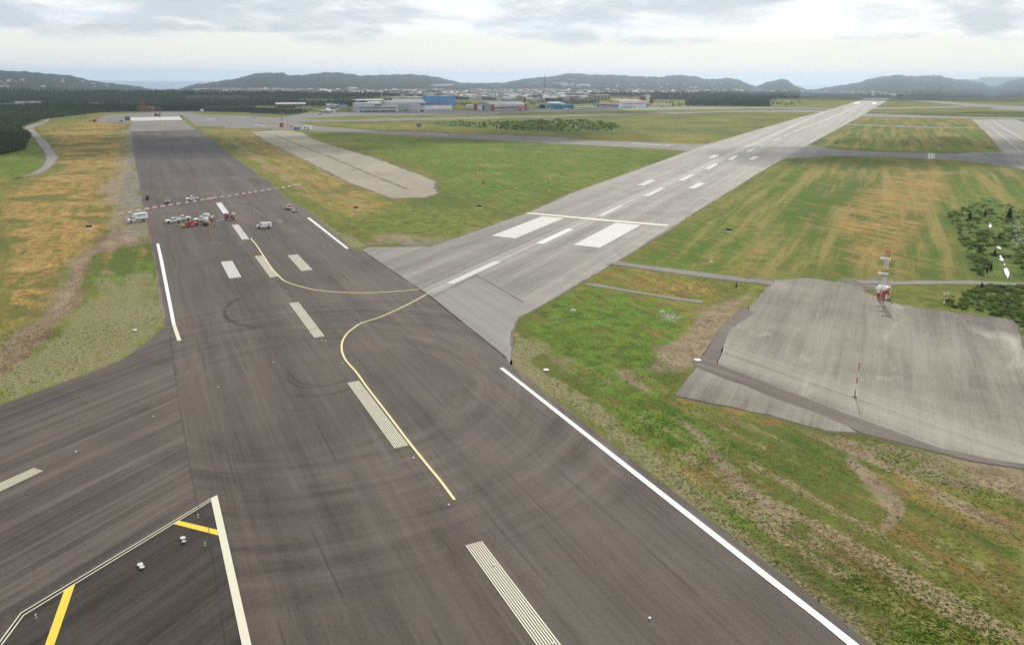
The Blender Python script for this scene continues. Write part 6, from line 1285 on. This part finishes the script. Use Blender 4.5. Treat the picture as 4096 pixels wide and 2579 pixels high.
    for k, q in enumerate(inl):
        if g is None:
            g = thing('inset_light', 'small white inset light flush with the paving', 'light', (0,0,0), 0, 'inset lights along the runway and taxi lines'); mb = MB(); mb.lathe((0,0,0),[(.17,0),(.15,.02),(.10,.03)],14); mb.build('housing', M_['dull_white'], g); mb = MB(); mb.box((0,0,.04),(.12,.06,.02)); mb.build('lens', M_['lamp_glass'], g); c = g
        else: c = copy_tree(g)
        p = G(*q); place(c, (p.x, p.y, LV[0]), ANG_D)
    # raised edge lights and approach lights
    e = thing('edge_light', 'short amber stemmed edge light in the dark triangle', 'light', (0,0,0)); mb = MB(); mb.tube((0,0,0),(0,0,.32),.035,.03); mb.build('stem', M_['yellow_metal'], e); mb = MB(); mb.lathe((0,0,.30),[(.06,0),(.09,.05),(.08,.16),(.03,.22)],10); mb.build('lamp', M_['lamp_glass'], e, True); mb = MB(); mb.lathe((0,0,0),[(.14,0),(.12,.04)],10); mb.build('base_plate', M_['steel'], e)
    for k, (q, lab) in enumerate(((ZC([(1867,332)])[0],'short edge light just above the short yellow stripe'), (ZC([(1932,596)])[0],'short edge light beside the cream stripe, below the yellow stripe'), (ZC([(345,1280)])[0],'short edge light at the left of the dark triangle'))):
        c = e if k == 0 else copy_tree(e); p = G(*q); place(c, (p.x, p.y, LV[0]), 0, lab)
    a = thing('approach_light', 'low post lamp in the grass row left of the grey runway', 'light', (0,0,0), 0, 'row of four approach lights in the grass'); mb = MB(); mb.tube((0,0,0),(0,0,1.0),.07,.06); mb.build('post', M_['black'], a); mb = MB(); mb.lathe((0,0,.95),[(.1,0),(.34,.05),(.36,.28),(.2,.34)],12); mb.build('lamp', M_['white_metal'], a)
    for k, q in enumerate(ZJ([(204,400),(331,407),(461,418),(595,429)])): c = a if k == 0 else copy_tree(a); place(c, G(*q), 0)
    for q, lab in ((ZJ([(203,400)])[0],None),): pass
    for k, (q, lab) in enumerate(((Z1([(1820,711)])[0],'white marker on the grass right of the dark runway, leftmost of three'), (Z1([(1905,711)])[0],'white marker on the grass right of the dark runway, middle of three'), (Z1([(1988,709)])[0],'white marker on the grass right of the dark runway, rightmost of three'))):
        c = copy_tree(a); place(c, G(*q), 0, lab); del c['group']
    # distance signs: a black board on legs
    s0 = None
    for q, lab in ((ZA([(838,1212)])[0],'black signboard on the dry grass left of the dark runway'), (ZJ([(34,548)])[0],'black signboard in the green field left of the threshold bar'), (ZJ([(2033,738)])[0],'black signboard in the grass right of the grey runway'), ((1424,839),'black signboard in the dry grass corner between the runways'), (ZR([(753,293)])[0],'small dark signboard at the far taxiway corner on the right'), (Z4([(898,760)])[0],'small dark signboard on the far grass beside the taxiway')):
        if s0 is None:
            s0 = thing('signboard', lab, 'sign', (0,0,0)); mb = MB(); mb.box((0,0,.95),(2.2,.22,.75)); mb.build('board', M_['black'], s0, bevel=.03)
            for x in (-.8,0,.8): mb = MB(); mb.tube((x,0,0),(x,0,.6),.05); mb.build('leg', M_['steel'], s0)
            mb = MB(); mb.box((0,.2,.06),(2.4,.9,.12)); mb.build('base', M_['stone'], s0); c = s0
        else: c = copy_tree(s0)
        place(c, G(*q), math.atan2(-G(*q).x, G(*q).y)*.6, lab)
    # windsock lying low
    t = thing('windsock', 'orange and white windsock flying low over the green middle field', 'windsock', G(*ZJ([(62,296)])[0])); mb = MB(); mb.tube((0,0,0),(0,0,3.0),.07,.05); mb.build('pole', M_['white_metal'], t); sk = None
    for k in range(5):
        mb = MB(); mb.tube((-.2-k*.72,0,2.9-k*.16),(-.2-(k+1)*.72,0,2.9-(k+1)*.16),.50-.05*k,.50-.05*(k+1),12,False); mb.build('sock_band', M_['orange' if k % 2 == 0 else 'white_metal'], t)
    # white boards in the grass and the light at the old runway end
    t = thing('marker_light', 'white lamp on a low white base on the old grey runway end', 'light', G(*Z1([(1304,632)])[0])); mb = MB(); mb.box((.8,0,.25),(4,1.2,.5)); mb.build('base', M_['white_metal'], t); mb = MB(); mb.tube((0,0,.4),(0,0,3.6),.12); mb.build('post', M_['steel'], t); mb = MB(); mb.lathe((0,0,3.5),[(.3,0),(.9,.2),(.9,1.0),(.3,1.3)],12); mb.build('lamp', M_['lamp_glass'], t)
    for q, lab in ((ZJ([(785,1366)])[0],'white block in the grass below the narrow path'), (ZJ([(1500,1378)])[0],'white block above the patch of stones'), (ZJ([(1895,978)])[0],'white block in the grass above the access road'), (Z4([(770,872)])[0],'yellow board in the grass by the far taxiway')):
        t = thing('marker_block', lab, 'marker', G(*q), .3); mb = MB(); mb.box((0,0,.2),(1.1,.5,.4),0,.8); mb.build('block', M_['yellow_metal' if 'yellow' in lab else 'stone'], t, bevel=.04); mb = MB(); mb.box((0,0,.03),(1.5,.9,.06)); mb.build('footing', M_['stone'], t)
small_things()

# ------------------------------------------------------------------ people
def person(label, p, rz, pose, vest, legs='dark_grey', helmet='white_metal'):
    J = {'pelvis':(0,0,.95),'chest':(.02,0,1.32),'neck':(.03,0,1.50),'head':(.05,0,1.64),'crown':(.05,0,1.76),
         'hipL':(0,.10,.90),'kneeL':(.05,.12,.50),'ankL':(0,.12,.08),'toeL':(.18,.13,.04),'hipR':(0,-.10,.90),'kneeR':(.05,-.12,.50),'ankR':(0,-.12,.08),'toeR':(.18,-.13,.04),
         'shL':(.02,.19,1.42),'elL':(.02,.27,1.14),'haL':(.16,.25,.92),'shR':(.02,-.19,1.42),'elR':(.02,-.27,1.14),'haR':(.16,-.25,.92)}
    J.update(pose); names = list(J); rad = dict(pelvis=.15,chest=.16,neck=.065,head=.105,crown=.07,hipL=.10,kneeL=.07,ankL=.05,toeL=.04,hipR=.10,kneeR=.07,ankR=.05,toeR=.04,shL=.08,elL=.05,haL=.045,shR=.08,elR=.05,haR=.045)
    E_ = [('pelvis','chest'),('chest','neck'),('neck','head'),('head','crown'),('pelvis','hipL'),('hipL','kneeL'),('kneeL','ankL'),('ankL','toeL'),('pelvis','hipR'),('hipR','kneeR'),('kneeR','ankR'),('ankR','toeR'),('chest','shL'),('shL','elL'),('elL','haL'),('chest','shR'),('shR','elR'),('elR','haR')]
    t = thing('person', label, 'person', p, rz)
    me = bpy.data.meshes.new('body'); me.from_pydata([J[n] for n in names], [(names.index(a), names.index(b)) for a, b in E_], [])
    o = bpy.data.objects.new('body', me); COL.objects.link(o); o.parent = t
    sk = o.modifiers.new('skin', 'SKIN'); sk.use_smooth_shade = True; o.modifiers.new('sub', 'SUBSURF').levels = 1
    for i, n in enumerate(names): me.skin_vertices[0].data[i].radius = (rad[n], rad[n]*(.85 if n in ('chest','pelvis') else 1)); me.skin_vertices[0].data[i].use_root = (n == 'pelvis')
    me.materials.append(M_[legs])
    def clad(nm, chain, m, k):
        q = MB()
        for a, b in zip(chain, chain[1:]): q.tube(J[a], J[b], rad[a]*k, rad[b]*k, 10)
        return q.build(nm, M_[m], t, True)
    clad('vest', ['pelvis','chest','neck'], vest, 1.22)
    clad('sleeve', ['shL','elL'], vest, 1.15); clad('sleeve', ['shR','elR'], vest, 1.15)
    h = Vector(J['crown']); d = (h-Vector(J['head'])).normalized(); mb = MB(); mb.tube(h-d*.06, h+d*.05, .14, .09, 12); mb.build('helmet', M_[helmet], t, True)
    mb = MB(); mb.tube(Vector(J['neck'])+d*.02, h-d*.07, .085, .10, 10); mb.build('face', M_['skin'], t, True)
    return t
bend = {'chest':(.34,0,1.12),'neck':(.50,0,1.12),'head':(.62,0,1.10),'crown':(.72,0,1.06),'shL':(.40,.19,1.14),'elL':(.50,.24,.86),'haL':(.62,.16,.66),'shR':(.40,-.19,1.14),'elR':(.50,-.24,.86),'haR':(.62,-.16,.66),'kneeL':(.12,.12,.52),'kneeR':(-.10,-.12,.52),'ankR':(-.2,-.12,.08),'toeR':(-.02,-.13,.04)}
walk = {'kneeL':(.18,.12,.52),'ankL':(.22,.12,.08),'toeL':(.40,.13,.05),'kneeR':(-.02,-.12,.50),'ankR':(-.25,-.12,.10),'toeR':(-.08,-.13,.04),'haL':(-.12,.26,.95),'haR':(.26,-.24,.98)}
def crew():
    for q, lab, rz, pose, v, l, h in (((1035,441),'person in an orange vest standing alone between the pickups and the barriers',1.2,{},'hi_vis','dark_grey','skin'), ((828,572),'person in a green vest and white helmet walking left of the red pickup',3.4,walk,'hi_green','black','white_metal'),
                                   ((1216,498),'person in an orange vest beside the rear of the farther striping truck',3.0,{},'tan_metal','tan_metal','white_metal'), ((1176,566),'person in an orange vest standing at the rear of the nearer striping truck',.5,walk,'hi_vis','hi_vis','white_metal'), ((1226,566),'person in an orange vest bending forward right of the nearer striping truck',-.4,bend,'hi_vis','black','tan_metal')):
        p = G(*z5(*q)); person(lab, (p.x, p.y, LV[0]), rz, pose, v, l, h)
crew()

# ------------------------------------------------------------------ glide path mast, its hut, poles
def aerials():
    b = G(*ZU([(535,1120)])[0]); c1 = G(*ZU([(452,1040)])[0]); c2 = G(*ZU([(642,1066)])[0]); ang = math.atan2((c2-c1).y, (c2-c1).x)
    t = thing('equipment_hut', 'red and white chequered equipment hut behind the antenna mast', 'hut', c1, ang); L = (c2-c1).length; D_ = 2.9; h = 2.9
    mb = MB(); mb.box((L/2,D_/2,h/2+.15),(L,D_,h)); mb.build('wall', M_['lattice_red'], t); mb = MB(); mb.box((L/2,D_/2,h+.2),(L+.2,D_+.2,.12)); mb.build('roof', M_['steel'], t)
    for x0, x1, z0, z1 in ((0,.5,.42,.82),(.5,1,.0,.42),(.5,1,.84,1)): mb = MB(); mb.box((L*(x0+x1)/2,-.02,.15+h*(z0+z1)/2),(L*(x1-x0)-.02,.05,h*(z1-z0)-.02)); mb.build('white_panel', M_['white_metal'], t)
    mb = MB(); mb.box((-.02,D_*.5,.15+h*.73),(.05,D_*.98,h*.5)); mb.build('white_panel', M_['white_metal'], t)
    mb = MB(); mb.box((L/2,D_/2,.08),(L+.5,D_+.5,.14)); mb.build('base_slab', M_['stone'], t); mb = MB(); mb.box((L*.66,-.06,1.15),(.8,.06,2.0)); mb.build('door', M_['lattice_red'], t)
    mb = MB(); [mb.tube((x,y,h),(x,y,h+1.1),.03) for x in (0,L) for y in (0,D_)]; [mb.tube((0,y,h+1.1),(L,y,h+1.1),.03) for y in (0,D_)]; [mb.tube((x,0,h+1.1),(x,D_,h+1.1),.03) for x in (0,L)]; mb.build('guard_rail', M_['lattice_red'], t)
    t = thing('antenna_mast', 'tall red and white lattice mast with three white antenna arrays on the big pad edge', 'mast', b, ang); hh = 14.2; n = 14; w = .95; C_ = [(-1,-1),(1,-1),(1,1),(-1,1)]
    for k in range(n):
        z0, z1 = hh*k/n, hh*(k+1)/n; mb = MB(); f0, f1 = 1-.12*k/n, 1-.12*(k+1)/n
        for i in range(4):
            a, c = C_[i], C_[(i+1) % 4]; P = lambda q, f, z: (q[0]*w/2*f, q[1]*w/2*f, z)
            mb.tube(P(a,f0,z0), P(a,f1,z1), .055, n=6); mb.tube(P(a,f0,z0), P(c,f1,z1), .03, n=4); mb.tube(P(c,f0,z0), P(a,f1,z1), .03, n=4); mb.tube(P(a,f1,z1), P(c,f1,z1), .035, n=4)
        red = k in (0,1,2,3,7,8,12,13); mb.build('lattice_section', M_['lattice_red' if red else 'lattice_white'], t)
    for z in (3.9,8.1,12.2):
        mb = MB(); mb.box((-.35,-.95,z),(2.6,.55,.58)); a_ = mb.build('antenna_array', M_['white_metal'], t, bevel=.04); mb = MB(); [mb.box((x,-.55,z),(.06,.35,.4)) for x in (-.9,0,.5)]; mb.build('bracket', M_['steel'], a_)
        mb = MB(); [mb.box((x,-1.24,z),(.10,.06,.34)) for x in (-1.2,-.6,0,.6)]; mb.build('dipole', M_['dull_white'], a_)
    mb = MB(); mb.tube((.4,0,hh),(.4,0,hh+.9),.04); mb.build('top_pole', M_['lattice_red'], t); mb = MB(); mb.box((.5,0,hh+.95),(.9,.3,.22)); mb.build('obstruction_light', M_['orange'], t)
    mb = MB(); [mb.tube((s*.2-.1,-.62,.2),(s*.2-.1,-.62,hh-.5),.025,n=5) for s in (-1,1)]; [mb.tube((-.3,-.62,.4+.4*k),(.1,-.62,.4+.4*k),.018,n=4) for k in range(33)]; mb.build('ladder', M_['lattice_white'], t)
    p = G(*ZU([(672,1062)])[0]); t = thing('lamp_post', 'slim white post with several lamp cups right of the chequered hut', 'post', p); mb = MB(); mb.tube((0,0,0),(0,0,4.6),.05,.04); mb.build('pole', M_['lattice_white'], t)
    for z in (1.9,3.0,3.9,4.7): mb = MB(); mb.lathe((.15,0,z),[(.05,0),(.17,.06),(.17,.2),(.05,.25)],10); mb.build('lamp', M_['white_metal'], t)
    p = G(*ZU([(1640,1160)])[0]); t = thing('instrument_post', 'short red post with white crossbar and cups in the grass right of the hut', 'post', p); mb = MB(); mb.tube((0,0,0),(0,0,2.9),.16,.13); mb.build('pole', M_['lattice_red'], t)
    mb = MB(); mb.box((0,0,2.75),(1.5,.12,.14)); mb.build('crossbar', M_['white_metal'], t); mb = MB(); mb.box((-.25,0,.6),(.3,.3,.7)); mb.build('cabinet', M_['white_metal'], t)
    for x, z in ((-.7,2.95),(-.2,2.95),(.25,3.25),(.7,3.05),(-.15,1.5),(.3,1.6)): mb = MB(); mb.lathe((x,0,z),[(.05,0),(.16,.06),(.14,.2),(.05,.25)],10); mb.build('cup', M_['white_metal'], t)
    p = G(*ZH([(815,915)])[0]); t = thing('marker_pole', 'tall slim pole with red and white bands in the middle of the big pad', 'pole', p); H_ = 6.9
    for k, (m_, f0, f1) in enumerate((('lattice_red',0,.22),('lattice_white',.22,.42),('lattice_red',.42,.60),('lattice_white',.60,.78),('lattice_red',.78,1.0))):
        mb = MB(); mb.tube((0,0,H_*f0),(0,0,H_*f1),.13-.02*k*.6,.13-.02*(k+1)*.6,10); mb.build('pole_section', M_[m_], t)
    mb = MB(); mb.box((0,0,H_),(.42,.25,.22)); mb.build('top_lamp', M_['red_orange'], t); mb = MB(); mb.box((0,0,.12),(.9,.7,.24),0,.7); mb.build('footing', M_['dark_grey'], t)
    for z in (.45,1.0): mb = MB(); mb.lathe((.12,0,z),[(.08,0),(.18,.05),(.16,.22)],10); mb.build('junction_box', M_['white_metal'], t)
    # red lattice frames beyond the runway end
    def lattice(label, A, B, h, n, m_, name='scaffold'):
        a, c = G(*A), G(*B); d = c-a; L = d.length; t = thing(name, label, 'scaffold', a, math.atan2(d.y, d.x)); mb = MB()
        for i in range(n+1): mb.tube((L*i/n,0,0),(L*i/n,0,h),.11,n=4); mb.tube((L*i/n,5,0),(L*i/n,5,h),.11,n=4); mb.tube((L*i/n,0,h),(L*i/n,5,h),.12,n=4)
        mb.build('upright', M_[m_], t); mb = MB()
        for z in np.arange(h*.25, h+.1, h*.25): mb.tube((0,0,z),(L,0,z),.13,n=4); mb.tube((0,5,z),(L,5,z),.13,n=4)
        mb.build('rail', M_[m_], t); mb = MB()
        for i in range(n): mb.tube((L*i/n,0,0),(L*(i+1)/n,0,h),.09,n=4)
        mb.build('brace', M_[m_], t)
    lattice('long low red lattice frame beyond the runway end', Z1([(1190,492)])[0], Z1([(1303,491)])[0], 5.8, 18, 'faded_red')
    lattice('tall red lattice frame at the left, beyond the runway end', Z1([(1100,493)])[0], Z1([(1190,492)])[0], 10, 14, 'faded_red')
    lattice('narrow top tier of red lattice standing highest beyond the runway end', Z1([(1128,491)])[0], Z1([(1170,491)])[0], 17, 6, 'faded_red')
    t = thing('grey_shed', 'grey pink shed inside the red lattice frames', 'shed', G(*Z1([(1118,490)])[0])); mb = MB(); mb.box((11,6,3.5),(22,8,7)); mb.build('wall', M_['wall_tan'], t); mb = MB(); mb.box((11,6,7.15),(22.6,8.6,.3)); mb.build('roof', M_['roof_rust'], t)
aerials()

# ------------------------------------------------------------------ aircraft
def lofted(mb, secs, n=14):
    """fuselage from (x, radius, z) stations"""
    vs = []; 
    for x, r_, z in secs:
        for i in range(n): a = 2*math.pi*i/n; vs.append((x, r_*math.cos(a), z+r_*math.sin(a)))
    m = len(secs); mb.add(vs, [(k*n+i, k*n+(i+1) % n, (k+1)*n+(i+1) % n, (k+1)*n+i) for k in range(m-1) for i in range(n)]+[tuple(range(n)), tuple(range((m-1)*n, m*n))]); return mb
def wing(t, name, m, root, tip, c0, c1, th=.12, sweep=0, mirror=True):
    for s in ((-1, 1) if mirror else (1,)):
        r0, r1 = root, tip; vs = []
        for (x, y, z), c in ((r0, c0), (r1, c1)): vs += [(x+c*.35, s*y, z), (x, s*y, z+c*th*.5), (x-c*.65, s*y, z), (x, s*y, z-c*th*.3)]
        mb = MB(); mb.add(vs, [(0,1,5,4),(1,2,6,5),(2,3,7,6),(3,0,4,7),(3,2,1,0),(4,5,6,7)]); mb.build(name, M_[m], t)
def airliner(name, label, p, rz, L, body, fin, rear=False, scale=1):
    t = thing(name, label, 'aircraft', p, rz); r_ = L*.052; z = L*.085
    mb = MB(); lofted(mb, [(L*.5,.05*r_,z-.3*r_),(L*.485,.45*r_,z-.2*r_),(L*.46,.75*r_,z-.08*r_),(L*.40,r_,z),(-L*.22,r_,z),(-L*.38,.62*r_,z+.3*r_),(-L*.5,.12*r_,z+.6*r_)]); f = mb.build('fuselage', M_[body], t, True)
    mb = MB(); [mb.box((L*(.36-.028*k), s*r_*1.0, z+r_*.15), (L*.012,.08,r_*.16)) for k in range(20) for s in (-1,1)]; mb.build('window_row', M_['window_dark'], f); mb = MB(); mb.box((L*.465,0,z+r_*.42),(L*.02,r_*1.0,r_*.25)); mb.build('windscreen', M_['window_dark'], f)
    wing(t, 'wing', 'white_metal', (L*.04,r_*.8,z-r_*.5), (-L*.16,L*.47,z+L*.03), L*.19, L*.045, .17); wing(t, 'tailplane', 'dull_white', (-L*.42,r_*.3,z+(r_*.5 if not rear else L*.145)), (-L*.50,L*.17,z+(r_*.8 if not rear else L*.15)), L*.09, L*.035)
    mb = MB(); mb.prof([(-L*.34,z+r_*.6),(-L*.46,z+L*.17),(-L*.51,z+L*.17),(-L*.48,z+r_*.6)][::-1], -.18*L/50, .18*L/50); mb.build('tail_fin', M_[fin], t)
    for s in (-1, 1):
        mb = MB(); 
        if rear: mb.lathe((-L*.33, s*r_*1.7, z+r_*.5), [(r_*.3,-L*.05),(r_*.42,0),(r_*.38,L*.07)], 12, 'X')
        else: mb.lathe((L*.06, s*L*.16, z-r_*1.15), [(r_*.30,-L*.03),(r_*.58,0),(r_*.60,L*.06),(r_*.5,L*.07)], 14, 'X')
        mb.build('engine', M_['steel' if not rear else body], t, True)
        mb = MB(); mb.tube((-L*.04, s*L*.07, 0.1),(-L*.04, s*L*.07, z-r_*.4), L*.006); mb.lathe((-L*.04, s*L*.07-L*.008, L*.012), [(L*.012,0),(L*.012,L*.016)], 12, 'Y'); mb.build('landing_gear', M_['dark_grey'], t)
    mb = MB(); mb.tube((L*.38,0,.1),(L*.38,0,z-r_*.6), L*.005); mb.lathe((L*.38,-L*.006,L*.009), [(L*.009,0),(L*.009,L*.012)], 10, 'Y'); mb.build('nose_gear', M_['dark_grey'], t)
    return t
def prop_plane(name, label, p, rz, span_, L, body, wing_m, fin, dark_nose=False):
    t = thing(name, label, 'aircraft', p, rz); r_ = L*.07; z = L*.115
    mb = MB(); lofted(mb, [(L*.48,r_*.3,z-.3*r_),(L*.40,r_*.85,z-.1*r_),(L*.30,r_,z),(-L*.12,r_,z),(-L*.36,r_*.5,z+r_*.4),(-L*.5,r_*.15,z+r_*.7)]); mb.build('fuselage', M_[body], t, True)
    wing(t, 'wing', wing_m, (L*.10,0,z+r_*1.05), (L*.08,span_/2,z+r_*1.15), L*.15, L*.10, .20); wing(t, 'tailplane', wing_m, (-L*.44,0,z+L*.12), (-L*.45,span_*.2,z+L*.12), L*.09, L*.06)
    mb = MB(); mb.prof([(-L*.36,z+r_*.4),(-L*.42,z+L*.22),(-L*.50,z+L*.22),(-L*.5,z+r_*.5)][::-1], -.2, .2); mb.build('tail_fin', M_[fin], t)
    for s in (-1, 1):
        mb = MB(); mb.lathe((L*.14, s*span_*.17, z+r_*.85), [(r_*.2,-L*.08),(r_*.42,0),(r_*.42,L*.05),(r_*.15,L*.08)], 12, 'X'); e = mb.build('engine', M_[body], t, True)
        mb = MB(); [mb.box((L*.225, s*span_*.17+math.cos(a)*r_*.7*.5, z+r_*.85+math.sin(a)*r_*.7*.5+0*k), (.06, abs(math.cos(a))*r_*1.4+.12, abs(math.sin(a))*r_*1.4+.12)) for k, a in enumerate((0, math.pi/2))]; mb.build('propeller', M_['dark_grey'], e)
        mb = MB(); mb.tube((L*.02, s*r_*1.1, .1),(L*.02, s*r_*.8, z-r_*.6), .15); mb.lathe((L*.02, s*r_*1.1-.15, .5), [(.5,0),(.5,.3)], 12, 'Y'); mb.build('landing_gear', M_['dark_grey'], t)
    mb = MB(); mb.box((L*.40,0,z+r_*.45),(L*.05,r_*1.2,r_*.4),0,.8); mb.build('windscreen', M_['window_dark'], t)
    return t
def aircraft():
    p = G(*ZP([(335,212)])[0]); a = heading(ZP([(300,196)])[0], ZP([(372,226)])[0])
    t = airliner('airliner', 'large white twin engine airliner parked nose towards the runway', p, a, 50, 'white_metal', 'dark_grey')
    q = G(*ZP([(405,224)])[0]); s = thing('boarding_stairs', 'white boarding stairs at the nose of the airliner', 'stairs', q, a+1.3); mb = MB(); mb.prof([(-3,0),(3,0),(3,3.8),(1.6,3.8),(-3,.6)], -1, 1); mb.build('stair_body', M_['dull_white'], s); mb = MB(); [mb.tube((-3,y,1.6),(3,y,4.9),.08) for y in (-1,1)]; mb.build('handrail', M_['steel'], s); wheels(s, [(-2,-1),(-2,1),(2,-1),(2,1)], .4, .25)
    prop_plane('water_bomber', 'red and white high winged twin propeller plane before the red pillared hangar', G(*ZQ([(545,190)])[0]), heading(ZQ([(540,185)])[0], ZQ([(575,196)])[0]), 34, 25, 'red_body', 'red_body', 'red_body')
    prop_plane('transport_plane', 'grey high winged propeller transport plane seen head on at the right of the apron', G(*ZQ([(2250,148)])[0]), heading(G_up(ZQ([(2250,140)])[0]), ZQ([(2250,150)])[0]), 40, 30, 'wall_dark', 'dull_white', 'dull_white')
    airliner('business_jet', 'white business jet with blue tail in front of the teal office', G(*ZQ([(1110,180)])[0]), heading(ZQ([(1070,176)])[0], ZQ([(1150,182)])[0]), 19, 'white_metal', 'wall_blue', True)
    airliner('business_jet', 'smaller white jet right of the blue tailed one', G(*ZQ([(1245,178)])[0]), heading(ZQ([(1270,178)])[0], ZQ([(1220,177)])[0]), 14, 'white_metal', 'white_metal', True)
    prop_plane('propeller_plane', 'white propeller plane with red tail before the cream hangar', G(*ZQ([(895,180)])[0]), heading(ZQ([(915,184)])[0], ZQ([(870,176)])[0]), 14, 13, 'white_metal', 'dull_white', 'red_body')
    prop_plane('propeller_plane', 'small white and red plane at the right end of the cargo hall', G(*ZP([(1838,208)])[0]), heading(ZP([(1850,200)])[0], ZP([(1830,212)])[0]), 14, 11, 'red_body', 'dull_white', 'white_metal')
    xs = [(1220,158),(1268,156),(1325,160),(1365,157),(1405,158),(1445,157)]
    for k, q in enumerate(xs): prop_plane('propeller_plane', 'small white plane in the parked row between the teal office and the big white hangar', G(*ZQ([q])[0]), random.uniform(-2,-1), 13, 11, 'white_metal', 'white_metal', 'white_metal'); bpy.context.scene.objects[-1]
    for o in COL.objects:
        if o.get('label', '').startswith('small white plane in the parked row'): o['group'] = 'small planes parked in a row'
    # tanker lorries on the apron
    t = thing('bus_pair', None, 'bus', (0,0,0)); bpy.data.objects.remove(t)
    for q, lab, m_, L in ((ZP([(1325,214)])[0],'sandy coloured long bus on the apron before the large hangar, left one','wall_tan',12), (ZP([(1372,216)])[0],'sandy coloured bus on the apron, right one of the pair','wall_cream',13)):
        t = thing('bus', lab, 'bus', G(*q), 0); mb = MB(); mb.box((0,0,1.9),(L,2.6,2.8)); mb.build('body', M_[m_], t, bevel=.2); mb = MB(); mb.box((0,-1.32,2.3),(L*.9,.06,.9)); mb.box((0,1.32,2.3),(L*.9,.06,.9)); mb.build('window_band', M_['window_dark'], t); wheels(t, [(-L*.33,-1.1),(-L*.33,1.1),(L*.33,-1.1),(L*.33,1.1)], .5, .3)
    ck = make_pickup('white_metal', name='parked_car'); ck['category'] = 'car'; first = True; cols = ['white_metal','silver','black','red_body','wall_blue_dark']
    ck2 = make_pickup('dark_grey', name='parked_car'); ck2['category'] = 'car'
    spots = [ZQ([(97,186)])[0], ZQ([(140,188)])[0], ZQ([(170,188)])[0], ZQ([(755,158)])[0], ZQ([(1735,158)])[0], ZQ([(1880,156)])[0], ZQ([(2065,152)])[0], ZQ([(2130,138)])[0], ZP([(165,232)])[0], ZP([(245,240)])[0], ZP([(565,250)])[0], ZP([(1240,192)])[0], ZP([(1275,190)])[0], ZP([(1210,190)])[0], ZP([(645,200)])[0], ZQ([(640,160)])[0], ZQ([(675,160)])[0], ZP([(575,195)])[0], ZP([(590,196)])[0]]
    for k, q in enumerate(spots):
        o = (ck if k == 0 else ck2 if k == 1 else copy_tree(ck if k % 3 else ck2)); dk = k == 1 or (k > 1 and k % 3 == 0)
        place(o, G(*q), random.choice([0,math.pi,.3])+random.uniform(-.2,.2), ('dark' if dk else 'white')+' utility vehicle parked on the far apron by the hangars', ('dark' if dk else 'white')+' vehicles parked by the hangars')
def G_up(p): return p
aircraft()

# ------------------------------------------------------------------ the air
def haze():
    mb = MB(); x, y0, y1, z0, z1 = 30500, -3000, 31000, -175, 190
    mb.box((0,(y0+y1)/2,(z0+z1)/2), (2*x, y1-y0, z1-z0))
    m = bpy.data.materials.new('haze_air'); m.use_nodes = True; t = NT(m.node_tree)
    v = t.n('ShaderNodeVolumePrincipled'); v.inputs['Color'].default_value = (.67,.82,1.0,1)
    v.inputs['Density'].default_value = 5.2e-5; v.inputs['Anisotropy'].default_value = .45
    o = t.n('ShaderNodeOutputMaterial'); t.l(v.outputs[0], o.inputs['Volume'])
    tag(mb.build('haze', m), kind='stuff')
haze()

def clouds():
    m = bpy.data.materials.new('thin_cloud'); m.use_nodes = True; t = NT(m.node_tree)
    d = t.n('ShaderNodeBsdfDiffuse'); d.inputs[0].default_value = (.95,.95,.95,1); tr = t.n('ShaderNodeBsdfTransparent'); ms = t.n('ShaderNodeMixShader'); o = t.n('ShaderNodeOutputMaterial')
    pos = t.n('ShaderNodeNewGeometry').outputs['Position']
    t.l(t.ss(t.noise(pos, .006, 5, .6), .35, .65, .12, .58), ms.inputs[0]); t.l(tr.outputs[0], ms.inputs[1]); t.l(d.outputs[0], ms.inputs[2]); t.l(ms.outputs[0], o.inputs[0])
    for (cx, cy, w, dpt) in ((-330,700,330,120), (-60,830,260,90), (330,640,200,70), (560,780,260,60), (900,1500,400,110), (-300,1500,700,160), (1500,2600,900,250), (-1300,2600,900,300)):
        zc = 1150; k = zc/SUN.z; ox, oy = cx+SUN.x*k, cy+SUN.y*k; bm = bmesh.new()
        for j in range(7):
            mtx = Matrix.Translation((random.uniform(-.6,.6)*w, random.uniform(-.5,.5)*dpt, random.uniform(-15,25))) @ Matrix.Diagonal((w*random.uniform(.3,.55), dpt*random.uniform(.4,.8), random.uniform(30,60), 1))
            g = bmesh.ops.create_icosphere(bm, subdivisions=3, radius=1, matrix=mtx)
            for v in g['verts']:
                n_ = wob(np.array(v.co.x), np.array(v.co.y), 60, j)*.5; v.co.x += float(n_)*25; v.co.z += float(n_)*12
        me = bpy.data.meshes.new('cloud'); bm.to_mesh(me); bm.free(); me.polygons.foreach_set('use_smooth', [True]*len(me.polygons)); me.materials.append(m)
        o_ = bpy.data.objects.new('cloud', me); COL.objects.link(o_); o_.location = (ox, oy, zc); tag(o_, kind='structure')
clouds()
